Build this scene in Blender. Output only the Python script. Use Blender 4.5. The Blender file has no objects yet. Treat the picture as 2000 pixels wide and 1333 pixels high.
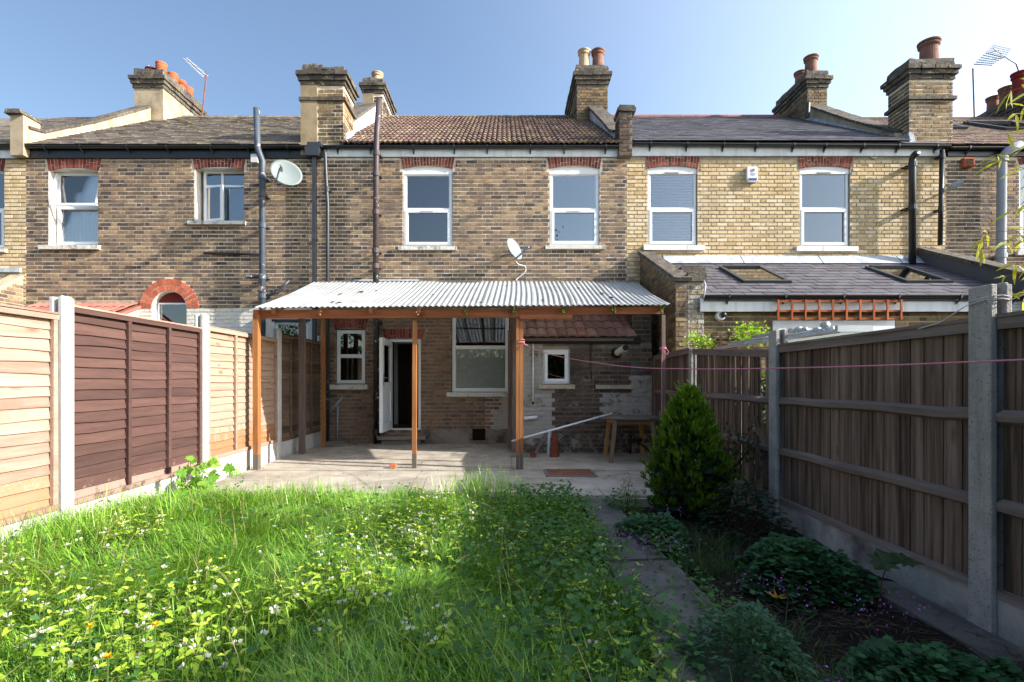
import bpy, math, random
import numpy as np
from mathutils import Vector, Matrix

random.seed(7)
rng = np.random.default_rng(7)
R = math.radians
scene = bpy.context.scene
COL = scene.collection

# ------------------------------------------------------------------ camera
EYE = 1.2
FPX, VX, VY = 1020.0, 985.0, 745.0          # lens and vanishing point measured on the 2000 px wide photograph
cd = bpy.data.cameras.new('camera')
cam = bpy.data.objects.new('camera', cd)
COL.objects.link(cam)
cam.location = (0, 0, EYE)
cam.rotation_euler = (R(90), 0, 0)
cd.sensor_width = 36.0
cd.lens = 36.0 * FPX / 2000.0
cd.shift_x = (1000 - VX) / 2000.0
cd.shift_y = (VY - 666.5) / 2000.0
cd.clip_start = 0.05
cd.clip_end = 800
scene.camera = cam

# ------------------------------------------------------------------ light
SUN = Vector((1.9, -0.45, 1.0)).normalized()
sun_elev = math.asin(SUN.z)
world = bpy.data.worlds.new('World')
scene.world = world
world.use_nodes = True
wn = world.node_tree.nodes
wl = world.node_tree.links
bg = wn['Background']
sky = wn.new('ShaderNodeTexSky')
sky.sky_type = 'NISHITA'
sky.sun_disc = False
sky.sun_elevation = sun_elev
sky.sun_rotation = math.atan2(SUN.x, SUN.y)
sky.altitude = 0
sky.air_density = 1.0
sky.dust_density = 1.0
sky.ozone_density = 1.3
geo = wn.new('ShaderNodeTexCoord')
dot = wn.new('ShaderNodeVectorMath')
dot.operation = 'DOT_PRODUCT'
wl.new(geo.outputs['Generated'], dot.inputs[0])
dot.inputs[1].default_value = SUN
# spring haze: the sky pales towards the sun's side and deepens away from it, all the way round
hz = wn.new('ShaderNodeMapRange')
hz.inputs[1].default_value, hz.inputs[2].default_value, hz.inputs[3].default_value, hz.inputs[4].default_value = -1, 1, .5, 1.2
wl.new(dot.outputs['Value'], hz.inputs[0])
mul = wn.new('ShaderNodeVectorMath')
mul.operation = 'SCALE'
wl.new(sky.outputs[0], mul.inputs[0])
wl.new(hz.outputs[0], mul.inputs['Scale'])
hw = wn.new('ShaderNodeMapRange')
hw.interpolation_type = 'SMOOTHSTEP'
hw.inputs[1].default_value, hw.inputs[2].default_value, hw.inputs[3].default_value, hw.inputs[4].default_value = -.1, 1.1, 0, 2.0
wl.new(dot.outputs['Value'], hw.inputs[0])
wh = wn.new('ShaderNodeVectorMath')
wh.operation = 'SCALE'
wh.inputs[0].default_value = (1, .97, .93)
wl.new(hw.outputs[0], wh.inputs['Scale'])
ad = wn.new('ShaderNodeVectorMath')
wl.new(mul.outputs[0], ad.inputs[0])
wl.new(wh.outputs[0], ad.inputs[1])
wl.new(ad.outputs[0], bg.inputs[0])
bg.inputs[1].default_value = 0.148
sd = bpy.data.lights.new('sun', 'SUN')
sd.energy = 5.0
sd.angle = R(0.5)
sd.color = (1.0, 0.95, 0.88)
so = bpy.data.objects.new('sun', sd)
COL.objects.link(so)
so.rotation_euler = (-SUN).to_track_quat('-Z', 'Y').to_euler()
so.location = SUN * 30
scene.view_settings.view_transform = 'Standard'
scene.view_settings.look = 'None'
scene.view_settings.exposure = 1.13
scene.view_settings.gamma = 1.0
scene.view_settings.use_curve_mapping = False
scene.cycles.max_bounces = 8
scene.cycles.transparent_max_bounces = 16


def PX(px, Y):
    return (px - VX) / FPX * Y


def PZ(py, Y):
    return EYE - (py - VY) / FPX * Y


# ------------------------------------------------------------------ mesh helpers
class MB:
    def __init__(s):
        s.v = []
        s.f = []
        s.t = []
        s.p = []

    def face(s, idx, tone=.5, paint=0.):
        s.f.append(idx)
        s.t.append(tone)
        s.p.append(paint)

    def hexa(s, c, tone=.5, paint=0., skip=()):
        """c: 8 corners, 0-3 lower ring (counter-clockwise from above), 4-7 upper ring"""
        b = len(s.v)
        s.v.extend(c)
        for k, q in enumerate(((3, 2, 1, 0), (4, 5, 6, 7), (0, 1, 5, 4), (1, 2, 6, 5), (2, 3, 7, 6), (3, 0, 4, 7))):
            if k in skip:
                continue
            s.face([b + i for i in q], tone, paint)

    def box(s, x0, x1, y0, y1, z0, z1, tone=.5, paint=0., skip=()):
        if x0 > x1: x0, x1 = x1, x0
        if y0 > y1: y0, y1 = y1, y0
        if z0 > z1: z0, z1 = z1, z0
        s.hexa([(x0, y0, z0), (x1, y0, z0), (x1, y1, z0), (x0, y1, z0),
                (x0, y0, z1), (x1, y0, z1), (x1, y1, z1), (x0, y1, z1)], tone, paint, skip)

    def rbox(s, x0, x1, y0, y1, z0, z1, j=.004, tone=.5, paint=0.):
        """box with slightly wandering corners"""
        a = []
        for z in (z0, z1):
            for x, y in ((x0, y0), (x1, y0), (x1, y1), (x0, y1)):
                a.append((x + random.uniform(-j, j), y + random.uniform(-j, j), z + random.uniform(-j, j)))
        s.hexa(a, tone, paint)

    def beam(s, p, q, w, h, up=(0, 0, 1), tone=.5, paint=0.):
        p, q, up = Vector(p), Vector(q), Vector(up)
        d = (q - p).normalized()
        r = d.cross(up).normalized()
        u = r.cross(d).normalized()
        c = []
        for e in (p, q):
            for a, b in ((-1, -1), (1, -1), (1, 1), (-1, 1)):
                c.append(tuple(e + r * (a * w / 2) + u * (b * h / 2)))
        s.hexa(c, tone, paint)

    def tube(s, pts, r, n=8, tone=.5, cap=True, paint=0.):
        pts = [Vector(p) for p in pts]
        rs = r if isinstance(r, (list, tuple)) else [r] * len(pts)
        b = len(s.v)
        prev = None
        for i, p in enumerate(pts):
            d = (pts[min(i + 1, len(pts) - 1)] - pts[max(i - 1, 0)]).normalized()
            if prev is None:
                a = d.orthogonal().normalized()
            else:
                a = (prev - d * prev.dot(d)).normalized()
            prev = a
            c = d.cross(a)
            for k in range(n):
                t = 2 * math.pi * k / n
                s.v.append(tuple(p + (a * math.cos(t) + c * math.sin(t)) * rs[i]))
        for i in range(len(pts) - 1):
            for k in range(n):
                k2 = (k + 1) % n
                s.face([b + i * n + k, b + i * n + k2, b + (i + 1) * n + k2, b + (i + 1) * n + k], tone, paint)
        if cap:
            s.face([b + k for k in range(n)][::-1], tone, paint)
            s.face([b + (len(pts) - 1) * n + k for k in range(n)], tone, paint)

    def lathe(s, prof, c, n=20, tone=.5, axis=None):
        """prof: (radius, height) list, around +Z at c or around the given axis"""
        c = Vector(c)
        ax = Vector(axis or (0, 0, 1)).normalized()
        a = ax.orthogonal().normalized()
        bb = ax.cross(a)
        b = len(s.v)
        for r, h in prof:
            for k in range(n):
                t = 2 * math.pi * k / n
                s.v.append(tuple(c + ax * h + (a * math.cos(t) + bb * math.sin(t)) * r))
        for i in range(len(prof) - 1):
            for k in range(n):
                k2 = (k + 1) % n
                s.face([b + i * n + k, b + i * n + k2, b + (i + 1) * n + k2, b + (i + 1) * n + k], tone)

    def prism(s, poly, x0, x1, tone=.5, paint=0.):
        """polygon in (y, z), extruded along x"""
        b = len(s.v)
        n = len(poly)
        for x in (x0, x1):
            for y, z in poly:
                s.v.append((x, y, z))
        s.face([b + i for i in range(n)][::-1], tone, paint)
        s.face([b + n + i for i in range(n)], tone, paint)
        for i in range(n):
            j = (i + 1) % n
            s.face([b + i, b + j, b + n + j, b + n + i], tone, paint)

    def prismy(s, poly, y0, y1, tone=.5, paint=0.):
        """polygon in (x, z), extruded along y (y0 in front)"""
        b = len(s.v)
        n = len(poly)
        for y in (y0, y1):
            for x, z in poly:
                s.v.append((x, y, z))
        s.face([b + i for i in range(n)], tone, paint)
        s.face([b + n + i for i in range(n)][::-1], tone, paint)
        for i in range(n):
            j = (i + 1) % n
            s.face([b + j, b + i, b + n + i, b + n + j], tone, paint)

    def quad(s, a, b_, c, d, tone=.5, paint=0.):
        b = len(s.v)
        s.v.extend([a, b_, c, d])
        s.face([b, b + 1, b + 2, b + 3], tone, paint)


WORLD_LOC = {}


def wloc(o):
    return WORLD_LOC.get(o.name, Vector((0, 0, 0)))


def link(o, parent=None):
    COL.objects.link(o)
    if parent is not None:
        o.parent = parent


def mesh_obj(name, verts, faces, material, parent=None, tones=None, paints=None, smooth=False, loc=None):
    me = bpy.data.meshes.new(name)
    base = wloc(parent) if parent is not None else Vector((0, 0, 0))
    org = Vector(loc) if loc is not None else base
    ox, oy, oz = org
    me.from_pydata([(x - ox, y - oy, z - oz) for x, y, z in verts], [], faces)
    if tones is not None:
        at = me.attributes.new('tone', 'FLOAT', 'FACE')
        at.data.foreach_set('value', np.asarray(tones, dtype=np.float32))
    if paints is not None and any(paints):
        at = me.attributes.new('paint', 'FLOAT', 'FACE')
        at.data.foreach_set('value', np.asarray(paints, dtype=np.float32))
    if smooth:
        me.polygons.foreach_set('use_smooth', [True] * len(me.polygons))
    me.materials.append(material)
    o = bpy.data.objects.new(name, me)
    link(o, parent)
    o.location = org - base
    WORLD_LOC[o.name] = org
    return o


def obj(name, mb, material, parent=None, label=None, cat=None, group=None, kind=None, smooth=False, loc=None):
    o = mesh_obj(name, mb.v, mb.f, material, parent, mb.t, mb.p, smooth, loc)
    return tag(o, label, cat, group, kind)


def tag(o, label=None, cat=None, group=None, kind=None):
    if label: o['label'] = label
    if cat: o['category'] = cat
    if group: o['group'] = group
    if kind: o['kind'] = kind
    return o


def thing(name, loc, label, cat, group=None):
    o = bpy.data.objects.new(name, None)
    o.empty_display_size = .2
    COL.objects.link(o)
    o.location = loc
    WORLD_LOC[o.name] = Vector(loc)
    return tag(o, label, cat, group)


def one(name, fn, material, parent=None, smooth=False, **k):
    mb = MB()
    fn(mb)
    return obj(name, mb, material, parent, smooth=smooth, **k)


def fast_obj(name, V, F, tones, material, parent=None, kind=None, label=None, cat=None, group=None, smooth=False, loc=None):
    """numpy arrays: V (n,3), F (m,k) all faces of k corners"""
    V = np.asarray(V, dtype=np.float32).reshape(-1, 3)
    base = wloc(parent) if parent is not None else Vector((0, 0, 0))
    org = Vector(loc) if loc is not None else base
    V = V - np.array(org, dtype=np.float32)
    F = np.asarray(F, dtype=np.int32)
    m, k = F.shape
    me = bpy.data.meshes.new(name)
    me.vertices.add(len(V))
    me.vertices.foreach_set('co', V.ravel())
    me.loops.add(m * k)
    me.loops.foreach_set('vertex_index', F.ravel())
    me.polygons.add(m)
    me.polygons.foreach_set('loop_start', np.arange(0, m * k, k, dtype=np.int32))
    me.polygons.foreach_set('loop_total', np.full(m, k, dtype=np.int32))
    me.update(calc_edges=True)
    at = me.attributes.new('tone', 'FLOAT', 'FACE')
    at.data.foreach_set('value', np.asarray(tones, dtype=np.float32))
    if smooth:
        me.polygons.foreach_set('use_smooth', np.ones(m, dtype=bool))
    me.materials.append(material)
    o = bpy.data.objects.new(name, me)
    link(o, parent)
    o.location = org - base
    WORLD_LOC[o.name] = org
    return tag(o, label, cat, group, kind)


# ------------------------------------------------------------------ materials
def hexc(h):
    h = h.lstrip('#')
    c = [int(h[i:i + 2], 16) / 255 for i in (0, 2, 4)]
    return tuple(x / 12.92 if x <= .04045 else ((x + .055) / 1.055) ** 2.4 for x in c)


def node(nt, typ, **k):
    n = nt.nodes.new(typ)
    for a, b in k.items():
        setattr(n, a, b)
    return n


def ramp(nt, cols, pos=None, interp='LINEAR'):
    r = nt.nodes.new('ShaderNodeValToRGB')
    cr = r.color_ramp
    cr.interpolation = interp
    n = len(cols)
    while len(cr.elements) < n:
        cr.elements.new(.5)
    for i, c in enumerate(cols):
        cr.elements[i].position = pos[i] if pos else i / max(1, n - 1)
        cr.elements[i].color = (*c, 1)
    return r


def math_n(nt, op, a, b=None, clamp=False):
    m = nt.nodes.new('ShaderNodeMath')
    m.operation = op
    m.use_clamp = clamp
    for i, x in enumerate((a, b)):
        if x is None: continue
        if hasattr(x, 'links'):
            nt.links.new(x, m.inputs[i])
        else:
            m.inputs[i].default_value = x
    return m.outputs[0]


def mixc(nt, fac, a, b, blend='MIX'):
    m = nt.nodes.new('ShaderNodeMix')
    m.data_type = 'RGBA'
    m.blend_type = blend
    for sock, x in ((m.inputs[0], fac), (m.inputs[6], a), (m.inputs[7], b)):
        if hasattr(x, 'links'):
            nt.links.new(x, sock)
        elif isinstance(x, tuple):
            sock.default_value = (*x[:3], 1)
        else:
            sock.default_value = x
    return m.outputs[2]


def noise(nt, vec, scale, detail=5, rough=.6, dist=0.):
    n = nt.nodes.new('ShaderNodeTexNoise')
    n.inputs['Scale'].default_value = scale
    n.inputs['Detail'].default_value = detail
    n.inputs['Roughness'].default_value = rough
    n.inputs['Distortion'].default_value = dist
    nt.links.new(vec, n.inputs['Vector'])
    return n.outputs[0]


def mapped(nt, vec, scale):
    m = nt.nodes.new('ShaderNodeMapping')
    m.inputs['Scale'].default_value = scale
    nt.links.new(vec, m.inputs['Vector'])
    return m.outputs[0]


def attr(nt, name):
    a = nt.nodes.new('ShaderNodeAttribute')
    a.attribute_name = name
    return a.outputs['Fac']


MATS = {}


def surf(name, cols, pos=None, scale=(1, 1, 1), ns=8., tone=.6, rough=.85, spec=.3, bump=.3, bs=60., bd=.01,
         metal=0., paint=None, paint_amt=1., blot=None, blot_scale=1.2, blot_lo=.5, blot_hi=.65, speck=None,
         streak=None, knots=None, detail=6):
    """general weathered surface. cols: ramp; tone: share of the per-piece tone in the ramp position;
    paint: colour laid over where the 'paint' attribute and a noise agree; blot: (colour, amount) large patches;
    speck: (colour, scale, threshold) small spots; streak: (colour, amount) vertical runs"""
    m = bpy.data.materials.new(name)
    m.use_nodes = True
    nt = m.node_tree
    b = nt.nodes['Principled BSDF']
    tc = nt.nodes.new('ShaderNodeTexCoord').outputs['Object']
    t = attr(nt, 'tone')
    off = nt.nodes.new('ShaderNodeVectorMath')
    off.operation = 'MULTIPLY_ADD'
    comb = nt.nodes.new('ShaderNodeCombineXYZ')
    for i, k in enumerate((37., 53., 29.)):
        nt.links.new(math_n(nt, 'MULTIPLY', t, k), comb.inputs[i])
    nt.links.new(comb.outputs[0], off.inputs[0])
    off.inputs[1].default_value = (1, 1, 1)
    nt.links.new(tc, off.inputs[2])
    v = mapped(nt, off.outputs[0], scale)
    f = noise(nt, v, ns, detail, .65)
    f = math_n(nt, 'SUBTRACT', math_n(nt, 'MULTIPLY', f, 2.2), .6, True)
    fac = math_n(nt, 'ADD', math_n(nt, 'MULTIPLY', f, 1 - tone), math_n(nt, 'MULTIPLY', t, tone))
    rp = ramp(nt, [hexc(c) if isinstance(c, str) else c for c in cols], pos)
    nt.links.new(fac, rp.inputs[0])
    col = rp.outputs[0]
    if knots:
        vo = nt.nodes.new('ShaderNodeTexVoronoi')
        vo.inputs['Scale'].default_value = knots[1]
        nt.links.new(mapped(nt, off.outputs[0], knots[3]), vo.inputs['Vector'])
        kf = math_n(nt, 'GREATER_THAN', knots[2], vo.outputs['Distance'])
        kf2 = math_n(nt, 'SUBTRACT', 1., math_n(nt, 'DIVIDE', vo.outputs['Distance'], knots[2] * 2.2), True)
        col = mixc(nt, math_n(nt, 'MULTIPLY', kf2, .85, True), col, hexc(knots[0]))
    if blot:
        bf = noise(nt, tc, blot_scale, 7, .62)
        mr = nt.nodes.new('ShaderNodeMapRange')
        mr.inputs[1].default_value = blot_lo
        mr.inputs[2].default_value = blot_hi
        mr.inputs[4].default_value = blot[1]
        nt.links.new(bf, mr.inputs[0])
        col = mixc(nt, mr.outputs[0], col, hexc(blot[0]))
    if streak:
        sf = noise(nt, mapped(nt, tc, (9, 9, .6)), 1., 5, .6)
        mr = nt.nodes.new('ShaderNodeMapRange')
        mr.inputs[1].default_value = .5
        mr.inputs[2].default_value = .72
        mr.inputs[4].default_value = streak[1]
        nt.links.new(sf, mr.inputs[0])
        col = mixc(nt, mr.outputs[0], col, hexc(streak[0]))
    if speck:
        sf = noise(nt, tc, speck[1], 3, .7)
        mr = nt.nodes.new('ShaderNodeMapRange')
        mr.inputs[1].default_value = speck[2]
        mr.inputs[2].default_value = speck[2] + .04
        nt.links.new(sf, mr.inputs[0])
        col = mixc(nt, mr.outputs[0], col, hexc(speck[0]))
    if paint:
        pf = attr(nt, 'paint')
        pn = noise(nt, tc, 7., 8, .7)
        pn2 = noise(nt, tc, 45., 4, .7)
        s = math_n(nt, 'ADD', math_n(nt, 'MULTIPLY', pn, 1.2), math_n(nt, 'MULTIPLY', pn2, .6))
        s = math_n(nt, 'ADD', s, math_n(nt, 'MULTIPLY', pf, 1.5))
        mr = nt.nodes.new('ShaderNodeMapRange')
        mr.inputs[1].default_value = 1.55
        mr.inputs[2].default_value = 1.75
        mr.inputs[4].default_value = paint_amt
        nt.links.new(s, mr.inputs[0])
        col = mixc(nt, mr.outputs[0], col, hexc(paint))
    nt.links.new(col, b.inputs['Base Color'])
    b.inputs['Roughness'].default_value = rough
    b.inputs['Specular IOR Level'].default_value = spec
    b.inputs['Metallic'].default_value = metal
    if bump:
        bn = noise(nt, v, bs, 5, .7)
        bu = nt.nodes.new('ShaderNodeBump')
        bu.inputs['Strength'].default_value = bump
        bu.inputs['Distance'].default_value = bd
        nt.links.new(bn, bu.inputs['Height'])
        nt.links.new(bu.outputs[0], b.inputs['Normal'])
    MATS[name] = m
    return m


def leaf_mat(name, cols, trans=.35, rough=.55, spec=.35, pos=None, tcol=None):
    m = bpy.data.materials.new(name)
    m.use_nodes = True
    nt = m.node_tree
    b = nt.nodes['Principled BSDF']
    out = nt.nodes['Material Output']
    t = attr(nt, 'tone')
    tc = nt.nodes.new('ShaderNodeTexCoord').outputs['Object']
    n = noise(nt, tc, 3., 3, .6)
    fac = math_n(nt, 'ADD', math_n(nt, 'MULTIPLY', t, .75), math_n(nt, 'MULTIPLY', n, .25))
    rp = ramp(nt, [hexc(c) for c in cols], pos)
    nt.links.new(fac, rp.inputs[0])
    nt.links.new(rp.outputs[0], b.inputs['Base Color'])
    b.inputs['Roughness'].default_value = rough
    b.inputs['Specular IOR Level'].default_value = spec
    tr = nt.nodes.new('ShaderNodeBsdfTranslucent')
    tcx = mixc(nt, .5, rp.outputs[0], hexc(tcol or '#8fb52a'))
    nt.links.new(tcx, tr.inputs['Color'])
    mx = nt.nodes.new('ShaderNodeMixShader')
    mx.inputs[0].default_value = trans
    nt.links.new(b.outputs[0], mx.inputs[1])
    nt.links.new(tr.outputs[0], mx.inputs[2])
    nt.links.new(mx.outputs[0], out.inputs['Surface'])
    return m


def glass_mat(name, base=.16, tint=(.62, .7, .72), rough=.0):
    m = bpy.data.materials.new(name)
    m.use_nodes = True
    nt = m.node_tree
    nt.nodes.remove(nt.nodes['Principled BSDF'])
    out = nt.nodes['Material Output']
    tr = nt.nodes.new('ShaderNodeBsdfTransparent')
    tr.inputs[0].default_value = (*tint, 1)
    gl = nt.nodes.new('ShaderNodeBsdfGlossy')
    gl.inputs['Roughness'].default_value = rough
    tc = nt.nodes.new('ShaderNodeTexCoord').outputs['Object']
    bu = nt.nodes.new('ShaderNodeBump')
    bu.inputs['Strength'].default_value = .04
    bu.inputs['Distance'].default_value = .02
    nt.links.new(noise(nt, tc, 1.6, 2, .5), bu.inputs['Height'])
    nt.links.new(bu.outputs[0], gl.inputs['Normal'])
    fr = nt.nodes.new('ShaderNodeFresnel')
    fr.inputs[0].default_value = 1.5
    f = math_n(nt, 'ADD', math_n(nt, 'MULTIPLY', fr.outputs[0], 1.4), base, True)
    mx = nt.nodes.new('ShaderNodeMixShader')
    nt.links.new(f, mx.inputs[0])
    nt.links.new(tr.outputs[0], mx.inputs[1])
    nt.links.new(gl.outputs[0], mx.inputs[2])
    nt.links.new(mx.outputs[0], out.inputs['Surface'])
    return m


def lighter(cols, k):
    return [tuple(min(.9, v * k) for v in hexc(c)) for c in cols]


M = {}
M['brick_brown'] = surf('brick_brown', lighter(['#302a2a', '#493d38', '#665445', '#836a52', '#99805f', '#8b6e60'], 1.22), [0, .25, .5, .72, .9, 1],
                        ns=14, tone=.72, bump=.9, bs=55, bd=.012, paint='#cfcac0', blot=('#4a423d', .38), blot_scale=.7, blot_lo=.46, blot_hi=.72, streak=('#433c38', .35))
M['brick_dark'] = surf('brick_dark', ['#272322', '#40362f', '#54463b', '#6b5645', '#775f54'], ns=14, tone=.6, bump=.9, bs=55, bd=.012,
                       paint='#aaa69f', paint_amt=.85, blot=('#201d1c', .6), blot_scale=1.1, blot_lo=.45, blot_hi=.7)
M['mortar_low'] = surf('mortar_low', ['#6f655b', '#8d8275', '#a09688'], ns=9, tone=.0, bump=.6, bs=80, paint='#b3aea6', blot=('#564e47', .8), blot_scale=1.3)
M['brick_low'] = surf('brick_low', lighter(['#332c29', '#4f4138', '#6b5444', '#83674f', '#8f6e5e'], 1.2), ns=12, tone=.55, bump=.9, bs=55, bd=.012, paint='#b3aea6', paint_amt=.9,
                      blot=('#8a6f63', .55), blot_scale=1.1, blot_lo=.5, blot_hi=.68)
M['brick_yellow'] = surf('brick_yellow', lighter(['#8f7a5e', '#aa9269', '#bea67e', '#cab695', '#d0c4ac'], 1.12), ns=12, tone=.72, bump=.8, bs=50, bd=.012,
                         blot=('#a89a80', .5), blot_scale=.9, blot_lo=.5, blot_hi=.7, paint='#d8d2c6')
M['brick_stock'] = surf('brick_stock', ['#332d29', '#574838', '#7a6446', '#937a55', '#978766'], ns=12, tone=.65, bump=1., bs=50, bd=.014,
                        blot=('#37322c', .7), blot_scale=1.4, blot_lo=.47, blot_hi=.66, paint='#b5b0a8')
M['brick_red'] = surf('brick_red', ['#4a2622', '#6e3128', '#85402f', '#935443'], ns=14, tone=.8, bump=.7, bs=60, paint='#ccc4ba')
M['brick_orange'] = surf('brick_orange', ['#a04e36', '#bb6446', '#c87a5a'], ns=14, tone=.7, bump=.6, bs=60)
M['mortar'] = surf('mortar', ['#b3a792', '#d6c9b2', '#e4d8c2'], ns=9, tone=.0, bump=.6, bs=80, paint='#cfcac0', blot=('#6d655b', .6), blot_scale=.9)
M['mortar_yellow'] = surf('mortar_yellow', ['#857a68', '#9c917c', '#b3a891'], ns=9, tone=.0, bump=.6, bs=80, blot=('#7b7266', .5), blot_scale=1.)
M['mortar_dark'] = surf('mortar_dark', ['#57514b', '#716960', '#8b8377'], ns=9, tone=.0, bump=.6, bs=80, paint='#a19d96', paint_amt=.85, blot=('#3a3633', .8), blot_scale=1.)
M['render'] = surf('render', ['#8f8068', '#a99980', '#bbad95'], ns=3, tone=.2, bump=.5, bs=30, blot=('#6c5f4e', .7), blot_scale=2.2, blot_lo=.5, blot_hi=.68)
M['render_ochre'] = surf('render_ochre', ['#776850', '#8f7e61', '#a19074'], ns=4, tone=.2, bump=.5, bs=30, blot=('#5c4f3d', .6), blot_scale=3., blot_lo=.52, blot_hi=.7)
M['cap_stone'] = surf('cap_stone', ['#36322d', '#58514a', '#7c7364'], ns=9, tone=.3, bump=.9, bs=28, bd=.02, blot=('#33302a', .8), blot_scale=3.5, speck=('#a39a63', 14, .62))
M['white_render'] = surf('white_render', ['#cfcac2', '#dedad2'], ns=4, tone=.1, bump=.3, bs=40, blot=('#a39c90', .5), blot_scale=3.)
M['white_paint'] = surf('white_paint', ['#d2d3d2', '#dedfde'], ns=3, tone=.2, bump=.08, bs=20, rough=.45, spec=.4)
M['upvc'] = surf('upvc', ['#d6d9dc', '#e0e3e5'], ns=3, tone=.2, bump=0, rough=.35, spec=.45)
M['fascia_white'] = surf('fascia_white', ['#cccfd0', '#dcdedd'], ns=3, tone=.2, bump=.06, bs=20, rough=.5, streak=('#9ea09c', .5))
M['sill'] = surf('sill', ['#bdb9b0', '#d5d2ca'], ns=8, tone=.2, bump=.7, bs=35, blot=('#6b665f', .7), blot_scale=9., blot_lo=.55, blot_hi=.62)
M['stone_sill'] = surf('stone_sill', ['#8d7e6b', '#a89a86', '#b9ad9a'], ns=10, tone=.3, bump=.6, bs=40)
M['black_plastic'] = surf('black_plastic', ['#17191c', '#23262a'], ns=4, tone=.2, bump=.05, rough=.35, spec=.5)
M['black_pipe'] = surf('black_pipe', ['#24272c', '#3a3f46'], ns=5, tone=.2, bump=.2, bs=30, rough=.45, spec=.5, speck=('#8f9094', 9, .66))
M['chipped_pipe'] = surf('chipped_pipe', ['#141416', '#212124'], ns=5, tone=.2, bump=.3, bs=30, rough=.4, spec=.5, speck=('#b9b4ac', 12, .6))
M['brown_pipe'] = surf('brown_pipe', ['#3b3234', '#574a49'], ns=5, tone=.2, bump=.3, bs=30, rough=.5, spec=.4, speck=('#9a9491', 7, .64))
M['peeling_pipe'] = surf('peeling_pipe', ['#343c47', '#4f5963'], ns=5, tone=.2, bump=.3, bs=30, rough=.5, spec=.4, speck=('#b8a69c', 6, .61))
M['grey_pipe'] = surf('grey_pipe', ['#8d8f92', '#a1a3a6'], ns=4, tone=.2, bump=.05, rough=.4)
M['lead'] = surf('lead', ['#7d828a', '#a3a8ae', '#c1c4c7'], ns=5, tone=.2, bump=.3, bs=14, rough=.55, streak=('#e0e0de', .5))
M['slate'] = surf('slate', ['#3c3b41', '#4c4a50', '#5b585d', '#69666a'], ns=7, tone=.4, bump=.4, bs=24, rough=.7, spec=.35)
M['slate_old'] = surf('slate_old', ['#4b433d', '#625850', '#796f65', '#91887d'], ns=9, tone=.3, bump=.7, bs=24, rough=.9, blot=('#847a45', .8), blot_scale=3.2, blot_lo=.57, blot_hi=.65, speck=('#b1aa9c', 16, .63))
M['slate_new'] = surf('slate_new', ['#454247', '#565257', '#68646a'], ns=7, tone=.6, bump=.35, bs=26, rough=.75, spec=.3, streak=('#6d6765', .4))
M['tile_brown'] = surf('tile_brown', ['#3d302a', '#564239', '#6b544a', '#876f62'], ns=7, tone=.4, bump=.6, bs=26, rough=.9, blot=('#8a7d4c', .75), blot_scale=2.1, blot_lo=.56, blot_hi=.66, speck=('#b7ab98', 16, .6))
M['tile_red'] = surf('tile_red', ['#7c4437', '#93564a', '#a26a5c', '#8e7468'], ns=7, tone=.6, bump=.5, bs=26, rough=.85, speck=('#4a3a34', 20, .66))
M['tile_pink'] = surf('tile_pink', ['#6b5048', '#84635a', '#94736a', '#8a4640'], [0, .4, .8, 1], ns=7, tone=.8, bump=.5, bs=26, rough=.85)
M['ridge_red'] = surf('ridge_red', ['#84493a', '#9f6350'], ns=7, tone=.6, bump=.4, bs=26)
M['pot_orange'] = surf('pot_orange', ['#b8532c', '#cb6a3d'], ns=6, tone=.4, bump=.2, bs=30)
M['pot_buff'] = surf('pot_buff', ['#a98f6d', '#c2a98a', '#b08874'], ns=5, tone=.3, bump=.3, bs=30, blot=('#6d5b4e', .6), blot_scale=5.)
M['pot_red'] = surf('pot_red', ['#694840', '#825d50', '#957163'], ns=5, tone=.3, bump=.3, bs=30, blot=('#4c3a33', .6), blot_scale=5.)
M['pot_deep'] = surf('pot_deep', ['#6b1f20', '#7e2a29'], ns=5, tone=.3, bump=.2, bs=30)
M['near_black'] = surf('near_black', ['#0c0b0b', '#161413'], ns=5, tone=.3, bump=0)  # plain near-black, also stands for the dark inside of vent openings
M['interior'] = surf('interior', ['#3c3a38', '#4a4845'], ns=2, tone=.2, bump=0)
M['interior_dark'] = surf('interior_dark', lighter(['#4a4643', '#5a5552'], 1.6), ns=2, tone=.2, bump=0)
M['interior_floor'] = surf('interior_floor', ['#6b3822', '#7c452c'], ns=4, tone=.2, bump=0, rough=.4)
M['interior_door'] = surf('interior_door', ['#2c1813', '#38211a'], ns=4, tone=.2, bump=0, rough=.5)
M['curtain'] = surf('curtain', ['#d3d6da', '#e6e8ea'], ns=3, tone=.2, bump=0, rough=.9)
M['blind'] = surf('blind', ['#d3d6da', '#e6e8ea'], ns=3, tone=.4, bump=0, rough=.6)
M['blind_dark'] = surf('blind_dark', ['#56504e', '#645e5c'], ns=3, tone=.4, bump=0, rough=.6)
M['glass'] = glass_mat('glass', .2)
M['glass_clear'] = glass_mat('glass_clear', .02, (.97, .98, .98))
M['glass_mid'] = glass_mat('glass_mid', .11, (.96, .97, .97))
M['glass_dark'] = glass_mat('glass_dark', .1, (.55, .6, .6))
M['glass_roof'] = glass_mat('glass_roof', .15, (.6, .6, .55), .05)
M['pine'] = surf('pine', ['#785e4c', '#917666', '#a68c7b', '#b29d8e'], scale=(6, .5, 6), ns=3, tone=.45, bump=.35, bs=14, rough=.8,
                 knots=('#6f4326', 2.2, .09, (1., 1.2, 3.)), paint='#9c7450', paint_amt=.7, blot=('#836655', .6), blot_scale=1.9)
M['pine_orange'] = surf('pine_orange', ['#806654', '#9a7f6c', '#ab9280'], scale=(6, .5, 6), ns=3, tone=.4, bump=.3, bs=14, rough=.75, paint='#93633a', paint_amt=.7,
                        knots=('#6f3a1a', 2.2, .09, (1., 1.2, 3.)))
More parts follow.
